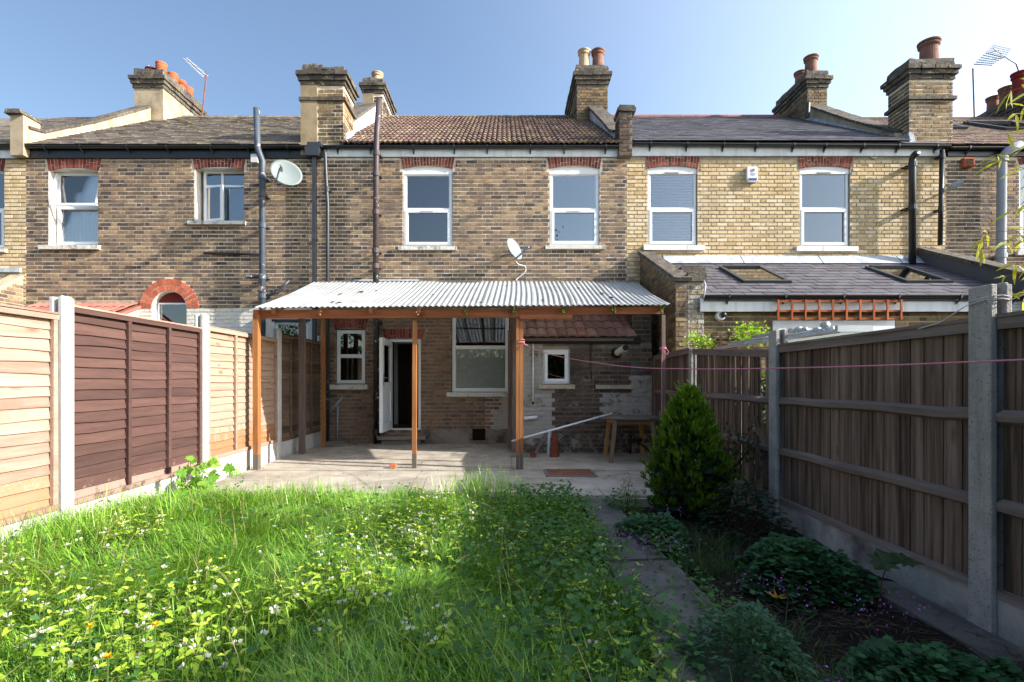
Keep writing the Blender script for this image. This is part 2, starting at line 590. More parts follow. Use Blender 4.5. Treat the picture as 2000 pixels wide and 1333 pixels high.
M['pine_brown'] = surf('pine_brown', ['#3a2824', '#4e3731', '#62473f'], scale=(6, .5, 6), ns=3, tone=.45, bump=.4, bs=14, rough=.8, paint='#a38a7c', paint_amt=.7)
M['pine_grey'] = surf('pine_grey', ['#3f322b', '#564539', '#6f5b4b', '#8b6c52'], scale=(6, .5, 6), ns=3, tone=.45, bump=.5, bs=14, rough=.9)
M['board_grey'] = surf('board_grey', ['#2a1f18', '#4f3f32', '#705d4f', '#887567', '#937f70'], scale=(9, 9, .4), ns=3.6, tone=.36, bump=.55, bs=12, rough=.9,
                       knots=('#2a211c', 2.4, .075, (1.5, 2.2, 1.)), streak=('#2e251e', .85))
M['rail_grey'] = surf('rail_grey', lighter(['#5b4f49', '#85776f', '#a3958d'], 0.8), scale=(7, .45, 7), ns=3.4, tone=.3, bump=.6, bs=12, rough=.9, knots=('#231c18', 2., .08, (1., 1., 1.)))
M['post_orange'] = surf('post_orange', ['#724626', '#935f33', '#ab7a48'], scale=(9, 9, .6), ns=3, tone=.2, bump=.3, bs=14, rough=.6, spec=.4, paint='#5f554b')
M['beam_brown'] = surf('beam_brown', ['#6b3a1e', '#8c5230', '#a46742'], scale=(.6, 9, 9), ns=3, tone=.2, bump=.3, bs=14, rough=.7, knots=('#3d1d0e', 2., .08, (1., 1., 1.)))
M['post_grey'] = surf('post_grey', ['#4f433d', '#6b5b52', '#877a70'], scale=(9, 9, .6), ns=3, tone=.3, bump=.4, bs=14, rough=.9)
M['rafter_wood'] = surf('rafter_wood', ['#63432b', '#8a6442', '#a07a54'], scale=(9, .6, 9), ns=3, tone=.5, bump=.3, bs=14)
M['trellis'] = surf('trellis', ['#8a4420', '#a55a30'], ns=6, tone=.4, bump=.2, bs=30)
M['concrete_post'] = surf('concrete_post', ['#a29f99', '#bab8b2', '#c9c7c2'], ns=7, tone=.2, bump=.5, bs=90, bd=.006, streak=('#8c897f', .35), speck=('#8a8781', 70, .63))
M['concrete_aggr'] = surf('concrete_aggr', ['#8b8882', '#a5a29c', '#b8b5ae'], ns=9, tone=.2, bump=.9, bs=90, bd=.01, speck=('#6b675f', 80, .6), streak=('#6b665c', .5))
M['gravel_board'] = surf('gravel_board', ['#b3b0a9', '#c6c3bd'], ns=5, tone=.2, bump=.6, bs=60, bd=.008, blot=('#8b867b', .5), blot_scale=3.)
M['gravel_board_old'] = surf('gravel_board_old', ['#86827a', '#a39f97', '#b9b6ae'], ns=5, tone=.2, bump=.8, bs=60, bd=.01, blot=('#4b4338', .8), blot_scale=2.5, blot_lo=.5, blot_hi=.68)
M['concrete'] = surf('concrete', lighter(['#8c8376', '#a49b8c', '#b7ae9f'], 1.08), ns=3.5, tone=.0, bump=.7, bs=70, bd=.006, blot=('#746a62', .6), blot_scale=1.3, blot_lo=.48, blot_hi=.66, speck=('#4d4743', 40, .66))
M['concrete_path'] = surf('concrete_path', lighter(['#4c4945', '#615e59', '#74716b'], 1.0), ns=4.5, tone=.1, bump=.9, bs=90, bd=.006, blot=('#4b4743', .6), blot_scale=2.3, speck=('#9b978f', 45, .66))
M['soil'] = surf('soil', ['#15110e', '#231c17', '#332a22'], ns=12, tone=.1, bump=1., bs=40, bd=.03, rough=1.)
M['earth'] = surf('earth', ['#1b1a10', '#2a2a18', '#33351d'], ns=12, tone=.1, bump=1., bs=40, bd=.03, rough=1.)
M['corrugated'] = surf('corrugated', ['#b3b4b2', '#c8c9c6', '#d6d6d2'], scale=(3, .5, 1), ns=4, tone=.35, bump=.08, bs=30, rough=.5, spec=.4, blot=('#9c9d98', .6), blot_scale=2.0, streak=('#b3b3ac', .3))
_m = M['corrugated']
_nt = _m.node_tree
_tr = _nt.nodes.new('ShaderNodeBsdfTranslucent')
_tr.inputs['Color'].default_value = (.8, .84, .86, 1)
_mx = _nt.nodes.new('ShaderNodeMixShader')
_mx.inputs[0].default_value = .5
_nt.links.new(_nt.nodes['Principled BSDF'].outputs[0], _mx.inputs[1])
_nt.links.new(_tr.outputs[0], _mx.inputs[2])
_nt.links.new(_mx.outputs[0], _nt.nodes['Material Output'].inputs['Surface'])
M['corrugated_grey'] = surf('corrugated_grey', ['#8d9196', '#a9adb1'], scale=(3, .5, 1), ns=4, tone=.35, bump=.08, bs=30, rough=.45, spec=.5, metal=.3)
M['dish'] = surf('dish', ['#727c7b', '#808a88'], ns=3, tone=.2, bump=0, rough=.5, speck=('#7b8583', 30, .7))
M['metal'] = surf('metal', ['#6d7075', '#8a8d91'], ns=5, tone=.3, bump=.1, rough=.4, metal=.7)
M['rust'] = surf('rust', ['#5d3a2c', '#7a4c38', '#8d6550'], ns=9, tone=.2, bump=.5, bs=40)
M['galv'] = surf('galv', ['#9da5aa', '#b7bdc1'], ns=4, tone=.3, bump=.1, rough=.45, metal=.3)
M['rope'] = surf('rope', ['#b9677b', '#d48c9c'], scale=(1, 1, 1), ns=60, tone=.2, bump=.4, bs=200)
M['wire'] = surf('wire', ['#b9b7b2', '#c9c7c3'], ns=9, tone=.2, bump=0)
M['terracotta'] = surf('terracotta', ['#6b3828', '#824634'], ns=6, tone=.4, bump=.2, bs=30)
M['table_wood'] = surf('table_wood', ['#4c4642', '#6a625c', '#837a72'], scale=(.7, 6, 6), ns=4, tone=.3, bump=.4, bs=20)
M['table_leg'] = surf('table_leg', ['#6a5c4c', '#8a7352', '#a9824f'], scale=(6, 6, .7), ns=3, tone=.9, bump=.3, bs=20)
M['moss'] = surf('moss', ['#2f3a10', '#5a6318'], ns=20, tone=.4, bump=1., bs=60)
M['blue'] = surf('blue', ['#1d3b8c', '#24469c'], ns=3, tone=.1, bump=0, rough=.4)
M['ink'] = surf('ink', ['#3b4a6b', '#4a5a7a'], ns=3, tone=.1, bump=0)
M['stone_slab'] = surf('stone_slab', ['#6b655d', '#857e74'], ns=6, tone=.3, bump=.5, bs=40)
# ------------------------------------------------------------------ building helpers
YW = 10.1                                     # face of the terrace


def tone_brown():
    r = random.random()
    if r < .1: return random.uniform(.05, .3)
    if r < .75: return random.uniform(.34, .72)
    return random.uniform(.7, 1.)


def tone_even():
    return random.random()


def cut(iv, holes):
    for a, b in holes:
        out = []
        for p, q in iv:
            if b <= p or a >= q:
                out.append((p, q))
                continue
            if a > p: out.append((p, a))
            if b < q: out.append((b, q))
        iv = out
    return iv


def brickwork(parent, O, U, N, v0, v1, inter, material, budget=0, tonef=tone_brown, paintf=None, pitch=.0755,
              stretcher=.2155, header=.103, joint=.0175, proud=.008, jit=.0025, phase=0, near=None, name='brick', visible=None):
    """Flemish bond on a plane. O origin, U along, N outward (world vectors); inter(v0, v1) gives the solid stretches of a course."""
    O, U, N = Vector(O), Vector(U), Vector(N)
    bricks = []
    n = int((v1 - v0) / pitch)
    for i in range(n):
        a = v0 + i * pitch
        b = a + pitch - joint
        iv = inter(a, b)
        if not iv: continue
        lo = min(p for p, q in iv)
        unit = stretcher + header
        u = -((i * .5 + phase) % 1) * unit - 40 * unit
        start = math.floor((lo - u) / unit)
        u += start * unit
        hi = max(q for p, q in iv)
        k = 0
        while u < hi:
            L = stretcher if k % 2 == 0 else header
            s, e = u + random.uniform(-.004, .004), u + L - .0115 + random.uniform(-.004, .004)
            for p, q in iv:
                ss, ee = max(s, p), min(e, q)
                if ee - ss > .03:
                    bricks.append((ss, ee, a, b))
            u += L
            k += 1
    cam_p = Vector((0, 0, EYE))

    def size(bk):
        c = O + U * (bk[0] + bk[1]) / 2 + Vector((0, 0, (bk[2] + bk[3]) / 2))
        if near is not None:
            return (bk[1] - bk[0]) / max(.5, (c - near).length + 2)
        return (bk[1] - bk[0]) / (c - cam_p).length
    if visible:
        pool = [b for b in bricks if visible(b)]
        rest0 = [b for b in bricks if not visible(b)]
    else:
        pool, rest0 = bricks, []
    pool.sort(key=size, reverse=True)
    single, rest = pool[:budget], pool[budget:] + rest0

    def add(mb, bk):
        s, e, a, b = bk
        t = tonef()
        pr = proud + random.uniform(-jit, jit)
        c = []
        for d, ins in ((-.012, 0.), (pr, .0025)):
            for uu, vv in ((s + ins - .001, a + ins), (e - ins + .001, a + ins), (e - ins + .001, b - ins), (s + ins - .001, b - ins)):
                j = jit * .6
                c.append(tuple(O + U * (uu + random.uniform(-j, j)) + Vector((0, 0, vv + random.uniform(-j, j))) + N * d))
        base = len(mb.v)
        mb.v.extend(c)
        pt = paintf((s + e) / 2, (a + b) / 2) if paintf else 0.
        for q in ((4, 5, 6, 7), (0, 1, 5, 4), (1, 2, 6, 5), (2, 3, 7, 6), (3, 0, 4, 7)):
            mb.face([base + x for x in q], t, pt)
    for bk in single:
        mb = MB()
        add(mb, bk)
        obj(name, mb, material, parent)
    if rest:
        mb = MB()
        for bk in rest: add(mb, bk)
        obj('brickwork', mb, material, parent, kind='stuff')
    return len(bricks)


def wall_mesh(mb, x0, x1, z0, z1, Y, holes, depth=.3, paintf=None, cell=.6):
    """front skin with rectangular holes, plus reveals"""
    xs = sorted({x0, x1} | {h[0] for h in holes} | {h[1] for h in holes})
    zs = sorted({z0, z1} | {h[2] for h in holes} | {h[3] for h in holes})
    xs = [x for x in xs if x0 <= x <= x1]
    zs = [z for z in zs if z0 <= z <= z1]

    def sub(a):
        o = []
        for p, q in zip(a, a[1:]):
            n = max(1, int((q - p) / cell))
            o += [p + (q - p) * i / n for i in range(n)]
        return o + [a[-1]]
    xs, zs = sub(xs), sub(zs)
    for xa, xb in zip(xs, xs[1:]):
        for za, zb in zip(zs, zs[1:]):
            cx, cz = (xa + xb) / 2, (za + zb) / 2
            if any(h[0] < cx < h[1] and h[2] < cz < h[3] for h in holes): continue
            pt = paintf(cx, cz) if paintf else 0.
            mb.quad((xa, Y, za), (xb, Y, za), (xb, Y, zb), (xa, Y, zb), .5, pt)
            mb.quad((xa, Y + depth, za), (xa, Y + depth, zb), (xb, Y + depth, zb), (xb, Y + depth, za), .5, pt)
    for a, b, c, d in [h[:4] for h in holes]:
        y2 = Y + depth
        mb.quad((a, Y, c), (a, Y, d), (a, y2, d), (a, y2, c))
        mb.quad((b, Y, c), (b, y2, c), (b, y2, d), (b, Y, d))
        mb.quad((a, Y, d), (b, Y, d), (b, y2, d), (a, y2, d))
        mb.quad((a, Y, c), (a, y2, c), (b, y2, c), (b, Y, c))
    # sides and top close the shell
    y2 = Y + depth
    mb.quad((x0, Y, z0), (x0, Y, z1), (x0, y2, z1), (x0, y2, z0))
    mb.quad((x1, Y, z0), (x1, y2, z0), (x1, y2, z1), (x1, Y, z1))
    mb.quad((x0, Y, z1), (x1, Y, z1), (x1, y2, z1), (x0, y2, z1))


def arc_z(x, xc, hw, zs, rise):
    if rise <= 0: return zs
    Rr = (hw * hw + rise * rise) / (2 * rise)
    d = x - xc
    return zs + math.sqrt(max(0, Rr * Rr - d * d)) - (Rr - rise)


def flat_arch(parent, xa, xb, zs, rise, zt, n, mat, Y=YW, fan=.05, name='arch_brick'):
    xc, hw = (xa + xb) / 2, (xb - xa) / 2
    one('arch_mortar', lambda m: m.prismy([(xc + (i / 8 * 2 - 1) * hw, arc_z(xc + (i / 8 * 2 - 1) * hw, xc, hw, zs, rise) + .002) for i in range(9)] +
                                          [(xb + fan, zt), (xa - fan, zt)], Y - .003, Y + .1), M['mortar'] if zt > 4 else M['mortar_low'], parent)
    g = .017 if zt > 4 else .012
    for i in range(n):
        a0, a1 = -1 + 2 * i / n, -1 + 2 * (i + 1) / n
        bx0, bx1 = xc + a0 * hw + g / 2, xc + a1 * hw - g / 2
        tx0, tx1 = xc + a0 * (hw + fan) + g / 2, xc + a1 * (hw + fan) - g / 2
        bz0, bz1 = arc_z(bx0, xc, hw, zs, rise), arc_z(bx1, xc, hw, zs, rise)
        spl = random.choice([None, .45, .62, None, .3])
        segs = [(0, 1)] if spl is None else [(0, spl), (spl, 1)]
        yy = Y - .012 - random.uniform(0, .004)
        for s0, s1 in segs:
            def L(p, q, t): return p + (q - p) * t
            gg = .014 if s1 < 1 else 0
            mb = MB()
            mb.prismy([(L(bx0, tx0, s0), L(bz0, zt, s0)), (L(bx1, tx1, s0), L(bz1, zt, s0)),
                       (L(bx1, tx1, s1), L(bz1, zt, s1) - gg), (L(bx0, tx0, s1), L(bz0, zt, s1) - gg)], yy, Y + .02, random.random())
            obj(name, mb, mat, parent)


def round_arch(parent, xc, zc, r0, r1, n, mat, Y=YW, a0=0, a1=math.pi):
    for rings in ((r0, (r0 + r1) / 2 - .008), ((r0 + r1) / 2 + .008, r1)):
        for i in range(n):
            t0 = a0 + (a1 - a0) * (i + .1) / n
            t1 = a0 + (a1 - a0) * (i + .9) / n
            mb = MB()
            ra, rb = rings
            mb.prismy([(xc + ra * math.cos(t0), zc + ra * math.sin(t0)), (xc + rb * math.cos(t0), zc + rb * math.sin(t0)),
                       (xc + rb * math.cos(t1), zc + rb * math.sin(t1)), (xc + ra * math.cos(t1), zc + ra * math.sin(t1))],
                      Y - .014 - random.uniform(0, .003), Y + .02, random.random())
            obj('arch_brick', mb, mat, parent)


def ring(mb, x0, x1, z0, z1, w, y0, y1, tone=.5):
    ws = w if isinstance(w, (tuple, list)) else (w,) * 4      # left, right, bottom, top
    mb.box(x0, x0 + ws[0], y0, y1, z0, z1, tone)
    mb.box(x1 - ws[1], x1, y0, y1, z0, z1, tone)
    mb.box(x0 + ws[0], x1 - ws[1], y0, y1, z0, z0 + ws[2], tone)
    mb.box(x0 + ws[0], x1 - ws[1], y0, y1, z1 - ws[3], z1, tone)


def sill(parent, x0, x1, z0, z1, Y=YW, out=.07, mat='sill', name='window_sill'):
    def f(m):
        n = 7
        for i in range(n):
            a, b = x0 + (x1 - x0) * i / n, x0 + (x1 - x0) * (i + 1) / n
            d = random.uniform(-.004, .004)
            m.hexa([(a, Y - out + d, z0), (b, Y - out + d, z0), (b, Y + .12, z0), (a, Y + .12, z0),
                    (a, Y - out + d, z1 - .012), (b, Y - out + d, z1 - .012), (b, Y + .12, z1 + .01), (a, Y + .12, z1 + .01)],
                   .5, 0, (() if 0 < i < n - 1 else ()))
    return one(name, f, M[mat], parent)


def window(parent, x0, x1, z0, z1, Y, split=None, glass='glass', sash_proud=.02, fw=.05, vent=True, mull=None,
           hung=True, lower_frame=True, label=None):
    """uPVC window: outer frame, one or two sashes, panes"""
    mb = MB()
    y0, y1 = Y, Y + .07
    ring(mb, x0, x1, z0, z1, fw, y0, y1)
    if split is not None:
        mb.box(x0 + fw, x1 - fw, y0 + .003, y1, split - .022, split + .022)
    w = obj('window', mb, M['upvc'], parent, label=label)
    cells = []
    if split is None:
        cells.append((x0 + fw, x1 - fw, z0 + fw, z1 - fw, True))
    else:
        cells.append((x0 + fw, x1 - fw, split + .022, z1 - fw, False))
        cells.append((x0 + fw, x1 - fw, z0 + fw, split - .022, lower_frame))
    for a, b, c, d, fr in cells:
        if fr:
            one('sash', lambda m: ring(m, a - .012, b + .012, c - .012, d + .012, .05, y0 - sash_proud, y0 + .03), M['upvc'], w)
            s = .038
        else:
            one('bead', lambda m: ring(m, a, b, c, d, .014, y0 + .012, y0 + .04), M['upvc'], w)
            s = .014
        one('pane', lambda m: m.box(a + s, b - s, y0 + .018, y0 + .022, c + s, d - s, .5), M[glass], w)
    if vent:
        one('trickle_vent', lambda m: m.box((x0 + x1) / 2 - .13, (x0 + x1) / 2 + .13, y0 - .03, y0 + .0, z1 - .04, z1 - .018) if vent == 'top' else
            m.box((x0 + x1) / 2 - .12, (x0 + x1) / 2 + .12, y0 - sash_proud - .012, y0 - sash_proud, split - .035, split - .02), M['white_paint'] if vent != 'top' else M['grey_pipe'], w)
    return w


def head_piece(parent, xa, xb, zb, zs, rise, Y, mat='white_paint'):
    xc, hw = (xa + xb) / 2, (xb - xa) / 2
    pts = [(xa, zb), (xb, zb)] + [(xb - (xb - xa) * i / 10, arc_z(xb - (xb - xa) * i / 10, xc, hw, zs, rise) + .03) for i in range(11)]
    return one('window_head', lambda m: m.prismy(pts, Y, Y + .08), M[mat], parent)


def pane_tiles(parent, name, x0, x1, pe, pr, exposure, width, material, thick=.012, budget=300, stagger=.5, wave=0, roll=.1,
               jx=.004, lift=.004, boundary=None, stuff_name='slates', near_first=True, tonef=tone_even, gap=.004):
    """tiles or slates from eave pe=(y,z) to ridge pr=(y,z)"""
    ye, ze = pe
    yr, zr = pr
    L = math.hypot(yr - ye, zr - ze)
    sy, sz = (yr - ye) / L, (zr - ze) / L
    ny, nz = -sz, sy
    rows = max(1, round(L / exposure))
    ex = L / rows
    cells = []
    for i in range(rows):
        s0, s1 = i * ex, (i + 1) * ex
        xa, xb = (x0, x1) if boundary is None else boundary(ye + sy * s0, ze + sz * s0)
        off = (i % 2) * stagger * width
        u = xa - off
        while u < xb - .01:
            a, b = max(u, xa), min(u + width, xb)
            if b - a > .02: cells.append((a, b, s0, s1))
            u += width
    cam_p = Vector((0, 0, EYE))
    cells.sort(key=lambda c: (Vector(((c[0] + c[1]) / 2, ye + sy * c[2], ze + sz * c[2])) - cam_p).length)

    def P(x, s, h): return (x, ye + sy * s + ny * h, ze + sz * s + nz * h)

    def add(mb, c):
        a, b, s0, s1 = c
        a += gap / 2 + random.uniform(0, jx)
        b -= gap / 2 + random.uniform(0, jx)
        t = tonef()
        d = random.uniform(-lift, lift)
        lo = thick * 2 + .002 + d
        hi = thick + .001
        s0j = s0 - .02 + random.uniform(-.004, .004)
        s1j = s1 + .01
        base = len(mb.v)
        if not wave:
            sk = random.uniform(-lift, lift)
            c8 = [P(a, s0j, lo - thick - .004), P(b, s0j, lo - thick - .004), P(b, s1j, hi - thick), P(a, s1j, hi - thick),
                  P(a, s0j, lo + sk), P(b, s0j, lo), P(b, s1j, hi), P(a, s1j, hi)]
            mb.hexa(c8, t, 0, (0, 4))
        else:
            nseg = max(3, int((b - a) / roll * 5))
            for s, hh in ((s0j, lo - thick - .012), (s0j, lo), (s1j, hi)):
                for k in range(nseg + 1):
                    x = a + (b - a) * k / nseg
                    w = wave * (abs(math.sin(math.pi * (x - x0) / roll)) ** .8 if wave > 0 else 0)
                    mb.v.append(P(x, s, hh + w))
            m = nseg + 1
            for k in range(nseg):
                mb.face([base + k, base + k + 1, base + m + k + 1, base + m + k], t)
                mb.face([base + m + k, base + m + k + 1, base + 2 * m + k + 1, base + 2 * m + k], t)
    for c in cells[:budget]:
        mb = MB()
        add(mb, c)
        obj(name, mb, material, parent)
    if cells[budget:]:
        mb = MB()
        for c in cells[budget:]: add(mb, c)
        obj(stuff_name, mb, material, parent, kind='stuff')


def gutter(parent, x0, x1, Y, z, slope=0., r=.055, nbr=6, mat='black_plastic'):
    """half-round gutter with brackets, hung in front of plane Y"""
    def f(m):
        n = 8
        yc = Y - r - .006
        b = len(m.v)
        for x, zz in ((x0, z), (x1, z + slope)):
            for rr in (r, r - .006):
                for k in range(n + 1):
                    t = math.pi + math.pi * k / n
                    m.v.append((x, yc + rr * math.cos(t), zz + rr * math.sin(t)))
        m_ = n + 1
        for k in range(n):
            m.face([b + k, b + 2 * m_ + k, b + 2 * m_ + k + 1, b + k + 1])
            m.face([b + m_ + k, b + m_ + k + 1, b + 3 * m_ + k + 1, b + 3 * m_ + k])
        m.face([b, b + m_, b + 3 * m_, b + 2 * m_])
        m.face([b + n, b + 2 * m_ + n, b + 3 * m_ + n, b + m_ + n])
    g = one('gutter', f, M[mat], parent)
    for i in range(nbr):
        x = x0 + (x1 - x0) * (i + .5) / nbr + random.uniform(-.08, .08)
        zz = z + slope * (x - x0) / (x1 - x0)
        one('bracket', lambda m: (m.box(x - .012, x + .012, Y - .012, Y - .002, zz - .13, zz + .01), m.box(x - .014, x + .014, Y - 2 * r - .012, Y - 2 * r - .004, zz - .035, zz + .012), m.beam((x, Y - .008, zz - .1), (x, Y - 2 * r, zz - .045), .018, .018)), M[mat], g)
    return g


def pipe(parent, pts, r, mat, collars=(), name='drainpipe', n=12):
    mb = MB()
    mb.tube(pts, r, n)
    for i in range(len(mb.f)): pass
    p = obj(name, mb, M[mat], parent, smooth=True)
    for c in collars:
        x, y, z = c[:3]
        one('pipe_collar', lambda m: (m.tube([(x, y, z - .045), (x, y, z + .045)], r * 1.22, n), m.box(x - r * 1.25, x + r * 1.25, y + r, YW + .0, z - .015, z + .015)), M[mat], p)
    return p


def pot(parent, x, y, z0, h, r, mat, kind='roll', n=20):
    if kind == 'roll':
        prof = [(r * 1.05, 0), (r * .98, h * .02), (r * .9, h * .7), (r * .9, h * .76), (r * 1.08, h * .82), (r * 1.1, h * .86), (r * 1.0, h * .9),
                (r * 1.16, h * .95), (r * 1.16, h), (r * .88, h), (r * .8, h * .5)]
        mb = MB()
        mb.lathe(prof, (x, y, z0), n)
        return obj('chimney_pot', mb, M[mat], parent, smooth=False)
    mb = MB()
    mb.lathe([(r * .9, 0), (r * .98, h * .2), (r * .98, h * .8), (r * 1.05, h * .88), (r * 1.05, h), (r * .6, h * 1.02), (.01, h * 1.02)], (x, y, z0), n)
    p = obj('chimney_pot', mb, M[mat], parent)
    sl = MB()
    for k in range(n):
        t = 2 * math.pi * k / n
        for j in range(3):
            zz = z0 + h * (.28 + .18 * j)
            c, s = math.cos(t), math.sin(t)
            px, py = x + c * r * .985, y + s * r * .985
            sl.beam((px - s * r * .09, py + c * r * .09, zz), (px + s * r * .09, py - c * r * .09, zz), .012, h * .09)
    obj('louvre', sl, M['pot_red'], p, kind='stuff')
    return p


def rough_block(mb, x0, x1, y0, y1, z0, z1, j=.015, n=5, tone=.5, round_top=.03):
    """lumpy weathered block"""
    b = len(mb.v)
    m = 4 * n
    ringpts = []
    for k in range(n): ringpts.append((x0 + (x1 - x0) * k / n, y0))
    for k in range(n): ringpts.append((x1, y0 + (y1 - y0) * k / n))
    for k in range(n): ringpts.append((x1 - (x1 - x0) * k / n, y1))
    for k in range(n): ringpts.append((x0, y1 - (y1 - y0) * k / n))
    cx, cy = (x0 + x1) / 2, (y0 + y1) / 2
    for z, sh in ((z0, 0), ((z0 + z1) / 2, 0), (z1 - round_top * .3, round_top * .5), (z1, round_top * 1.6)):
        for x, y in ringpts:
            dx, dy = cx - x, cy - y
            L = math.hypot(dx, dy)
            mb.v.append((x + dx / L * sh + random.uniform(-j, j), y + dy / L * sh + random.uniform(-j, j), z + random.uniform(-j, j) * (0 if z == z0 else 1)))
    for i in range(3):
        for k in range(m):
            k2 = (k + 1) % m
            mb.face([b + i * m + k, b + i * m + k2, b + (i + 1) * m + k2, b + (i + 1) * m + k], tone)
    mb.face([b + 3 * m + k for k in range(m)], tone)


def chimney(parent, x0, x1, y0, y1, z0, zt, brick, mortar='mortar', cap_h=.42, band=None, strip=None, rendered=False, faces='FLR',
            course_mat='cap_stone', top=None):
    """brick stack with oversailing courses; zt is the top of the flaunching"""
    zc = zt - cap_h
    c = one('chimney', lambda m: m.box(x0, x1, y0, y1, z0, zc + .02), M['render'] if rendered else M[mortar], parent)
    if not rendered:
        W, D = x1 - x0, y1 - y0

        def full(L): return lambda a, b: [(0.012, L - .012)]
        sw = strip[1] - x0 if strip else 0

        if 'F' in faces:
            brickwork(c, (x0, y0, 0), (1, 0, 0), (0, -1, 0), z0 + .01, zc, (lambda a, b: [(sw + .012, W - .004)]), M[brick], jit=.005, phase=random.random())
        if 'R' in faces:
            brickwork(c, (x1, y0, 0), (0, 1, 0), (1, 0, 0), z0 + .01, zc, full(D), M[brick], jit=.005, phase=random.random())
        if 'L' in faces:
            brickwork(c, (x0, y1, 0), (0, -1, 0), (-1, 0, 0), z0 + .01, zc, full(D), M[brick], jit=.005, phase=random.random())
    if strip:
        one('render_strip', lambda m: m.box(x0 - .02, strip[1], y0 - .03, y1 - .1, z0, zc - .005), M['render_ochre'], c)
    if band:
        one('string_course', lambda m: m.box(x0 - .05, x1 + .05, y0 - .05, y1 + .05, band, band + .065), M[course_mat], c)
    # oversailing courses, each brick-high and stepping out
    k = 3
    h = cap_h * .6 / k
    for i in range(k):
        o = (.03, .065, .10)[i] if i < 3 else .1
        mb = MB()
        za = zc + i * h
        nb = max(2, int((x1 - x0 + 2 * o) / .22))
        nd = max(2, int((y1 - y0 + 2 * o) / .22))
        xs = [x0 - o + (x1 - x0 + 2 * o) * q / nb for q in range(nb + 1)]
        ys = [y0 - o + (y1 - y0 + 2 * o) * q / nd for q in range(nd + 1)]
        for q in range(nb):
            mb.rbox(xs[q] + .004, xs[q + 1] - .004, ys[0], ys[0] + .15, za + .004, za + h - .004, .007, random.random())
        for q in range(nd):
            mb.rbox(xs[0] + .001, xs[0] + .15, ys[q] + .004 + (.15 if q == 0 else 0) * 0 + .002, ys[q + 1] - .004, za + .005, za + h - .005, .006, random.random())
            mb.rbox(xs[-1] - .15, xs[-1] - .001, ys[q] + .006, ys[q + 1] - .004, za + .005, za + h - .005, .006, random.random())
        mb.box(xs[0] + .03, xs[-1] - .03, ys[0] + .03, ys[-1] - .03, za, za + h)
        obj('oversailing_course', mb, M[course_mat], c)
    zz = zc + k * h

    def fl(m):
        if top:
            for a, b, hh in top:
                rough_block(m, x0 + (x1 - x0) * a - .01, x0 + (x1 - x0) * b + .01, y0 - .02, y1 + .02, zz, zt + hh)
        else:
            rough_block(m, x0 - .02, x1 + .02, y0 - .02, y1 + .02, zz, zt)
    one('flaunching', fl, M[course_mat], c)
    return c


def parapet(parent, x0, x1, prof, mat, cap='cap_stone', cap_t=.05, over=.03):
    """prof: list of (y, z_low, z_top) from eave to ridge"""
    mb = MB()
    lo = [(y, a) for y, a, b in prof]
    hi = [(y, b) for y, a, b in prof][::-1]
    mb.prism(lo + hi, x0, x1)
    p = obj('parapet', mb, M[mat], parent)
    for (ya, _, za), (yb, _, zb) in zip(prof, prof[1:]):
        if abs(yb - ya) < .02: continue
        n = max(1, int(math.hypot(yb - ya, zb - za) / .6))
        for i in range(n):
            a, b = i / n, (i + 1) / n
            pa = ((x0 + x1) / 2, ya + (yb - ya) * a + .005, za + (zb - za) * a + cap_t / 2 + random.uniform(0, .006))
            pb = ((x0 + x1) / 2, ya + (yb - ya) * b - .005, za + (zb - za) * b + cap_t / 2 + random.uniform(0, .006))
            one('coping', lambda m: m.beam(pa, pb, x1 - x0 + 2 * over, cap_t, (0, 0, 1), random.random()), M[cap], p)
    return p


def in_rects(x, z, rects):
    return any(a < x < b and c < z < d for a, b, c, d in rects)


YE, ZE, YR, ZR = 9.975, 5.72, 14.3, 8.42            # eave and ridge of the terrace roofs


def roof_base(parent, x0, x1, mat, ze=ZE, name='roof'):
    def f(m):
        s = (ZR - ze) / (YR - YE)
        m.prism([(YE, ze - .02), (YR, ZR - .02), (18.8, ze - .02), (18.8, ze - .14), (YE + .5, ze - .12), (YE + .06, ze - .032), (YE + .01, ze - .03)], x0, x1)
    return one(name, f, M[mat], parent)


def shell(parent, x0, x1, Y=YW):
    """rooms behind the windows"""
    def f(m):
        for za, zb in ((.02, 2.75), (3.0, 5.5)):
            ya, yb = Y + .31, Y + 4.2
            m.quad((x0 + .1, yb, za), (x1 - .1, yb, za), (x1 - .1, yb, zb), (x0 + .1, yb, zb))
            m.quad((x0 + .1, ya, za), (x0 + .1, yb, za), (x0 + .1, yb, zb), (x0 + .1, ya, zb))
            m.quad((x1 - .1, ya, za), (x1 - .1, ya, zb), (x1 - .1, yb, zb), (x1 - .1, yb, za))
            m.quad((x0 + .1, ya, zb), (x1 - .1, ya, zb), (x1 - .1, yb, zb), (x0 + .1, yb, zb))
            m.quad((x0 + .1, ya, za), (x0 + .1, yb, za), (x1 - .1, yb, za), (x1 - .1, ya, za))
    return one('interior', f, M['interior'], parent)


def curtain(parent, x0, x1, z0, z1, Y, mat='curtain', folds=14, amp=.018):
    def f(m):
        n = folds * 6
        b = len(m.v)
        for z in (z0, z1):
            for k in range(n + 1):
                x = x0 + (x1 - x0) * k / n
                m.v.append((x, Y + amp * math.sin(k / 6 * 2 * math.pi + .7 * math.sin(k * .11)) * (1 if z == z0 else .8), z))
        for k in range(n):
            m.face([b + k, b + k + 1, b + n + 2 + k, b + n + 1 + k])
    return one('curtain', f, M[mat], parent, smooth=True)


def venetian(parent, x0, x1, z0, z1, Y, mat='blind', pitch=.055):
    b = one('blind', lambda m: m.box(x0, x1, Y - .02, Y + .02, z1 - .04, z1), M[mat], parent)
    mb = MB()
    z = z0
    while z < z1 - .05:
        mb.beam((x0, Y, z), (x1, Y, z), .058, .003, (0, -.15, .99), random.random())
        z += pitch
    obj('slats', mb, M[mat], parent, kind='stuff')
    return b
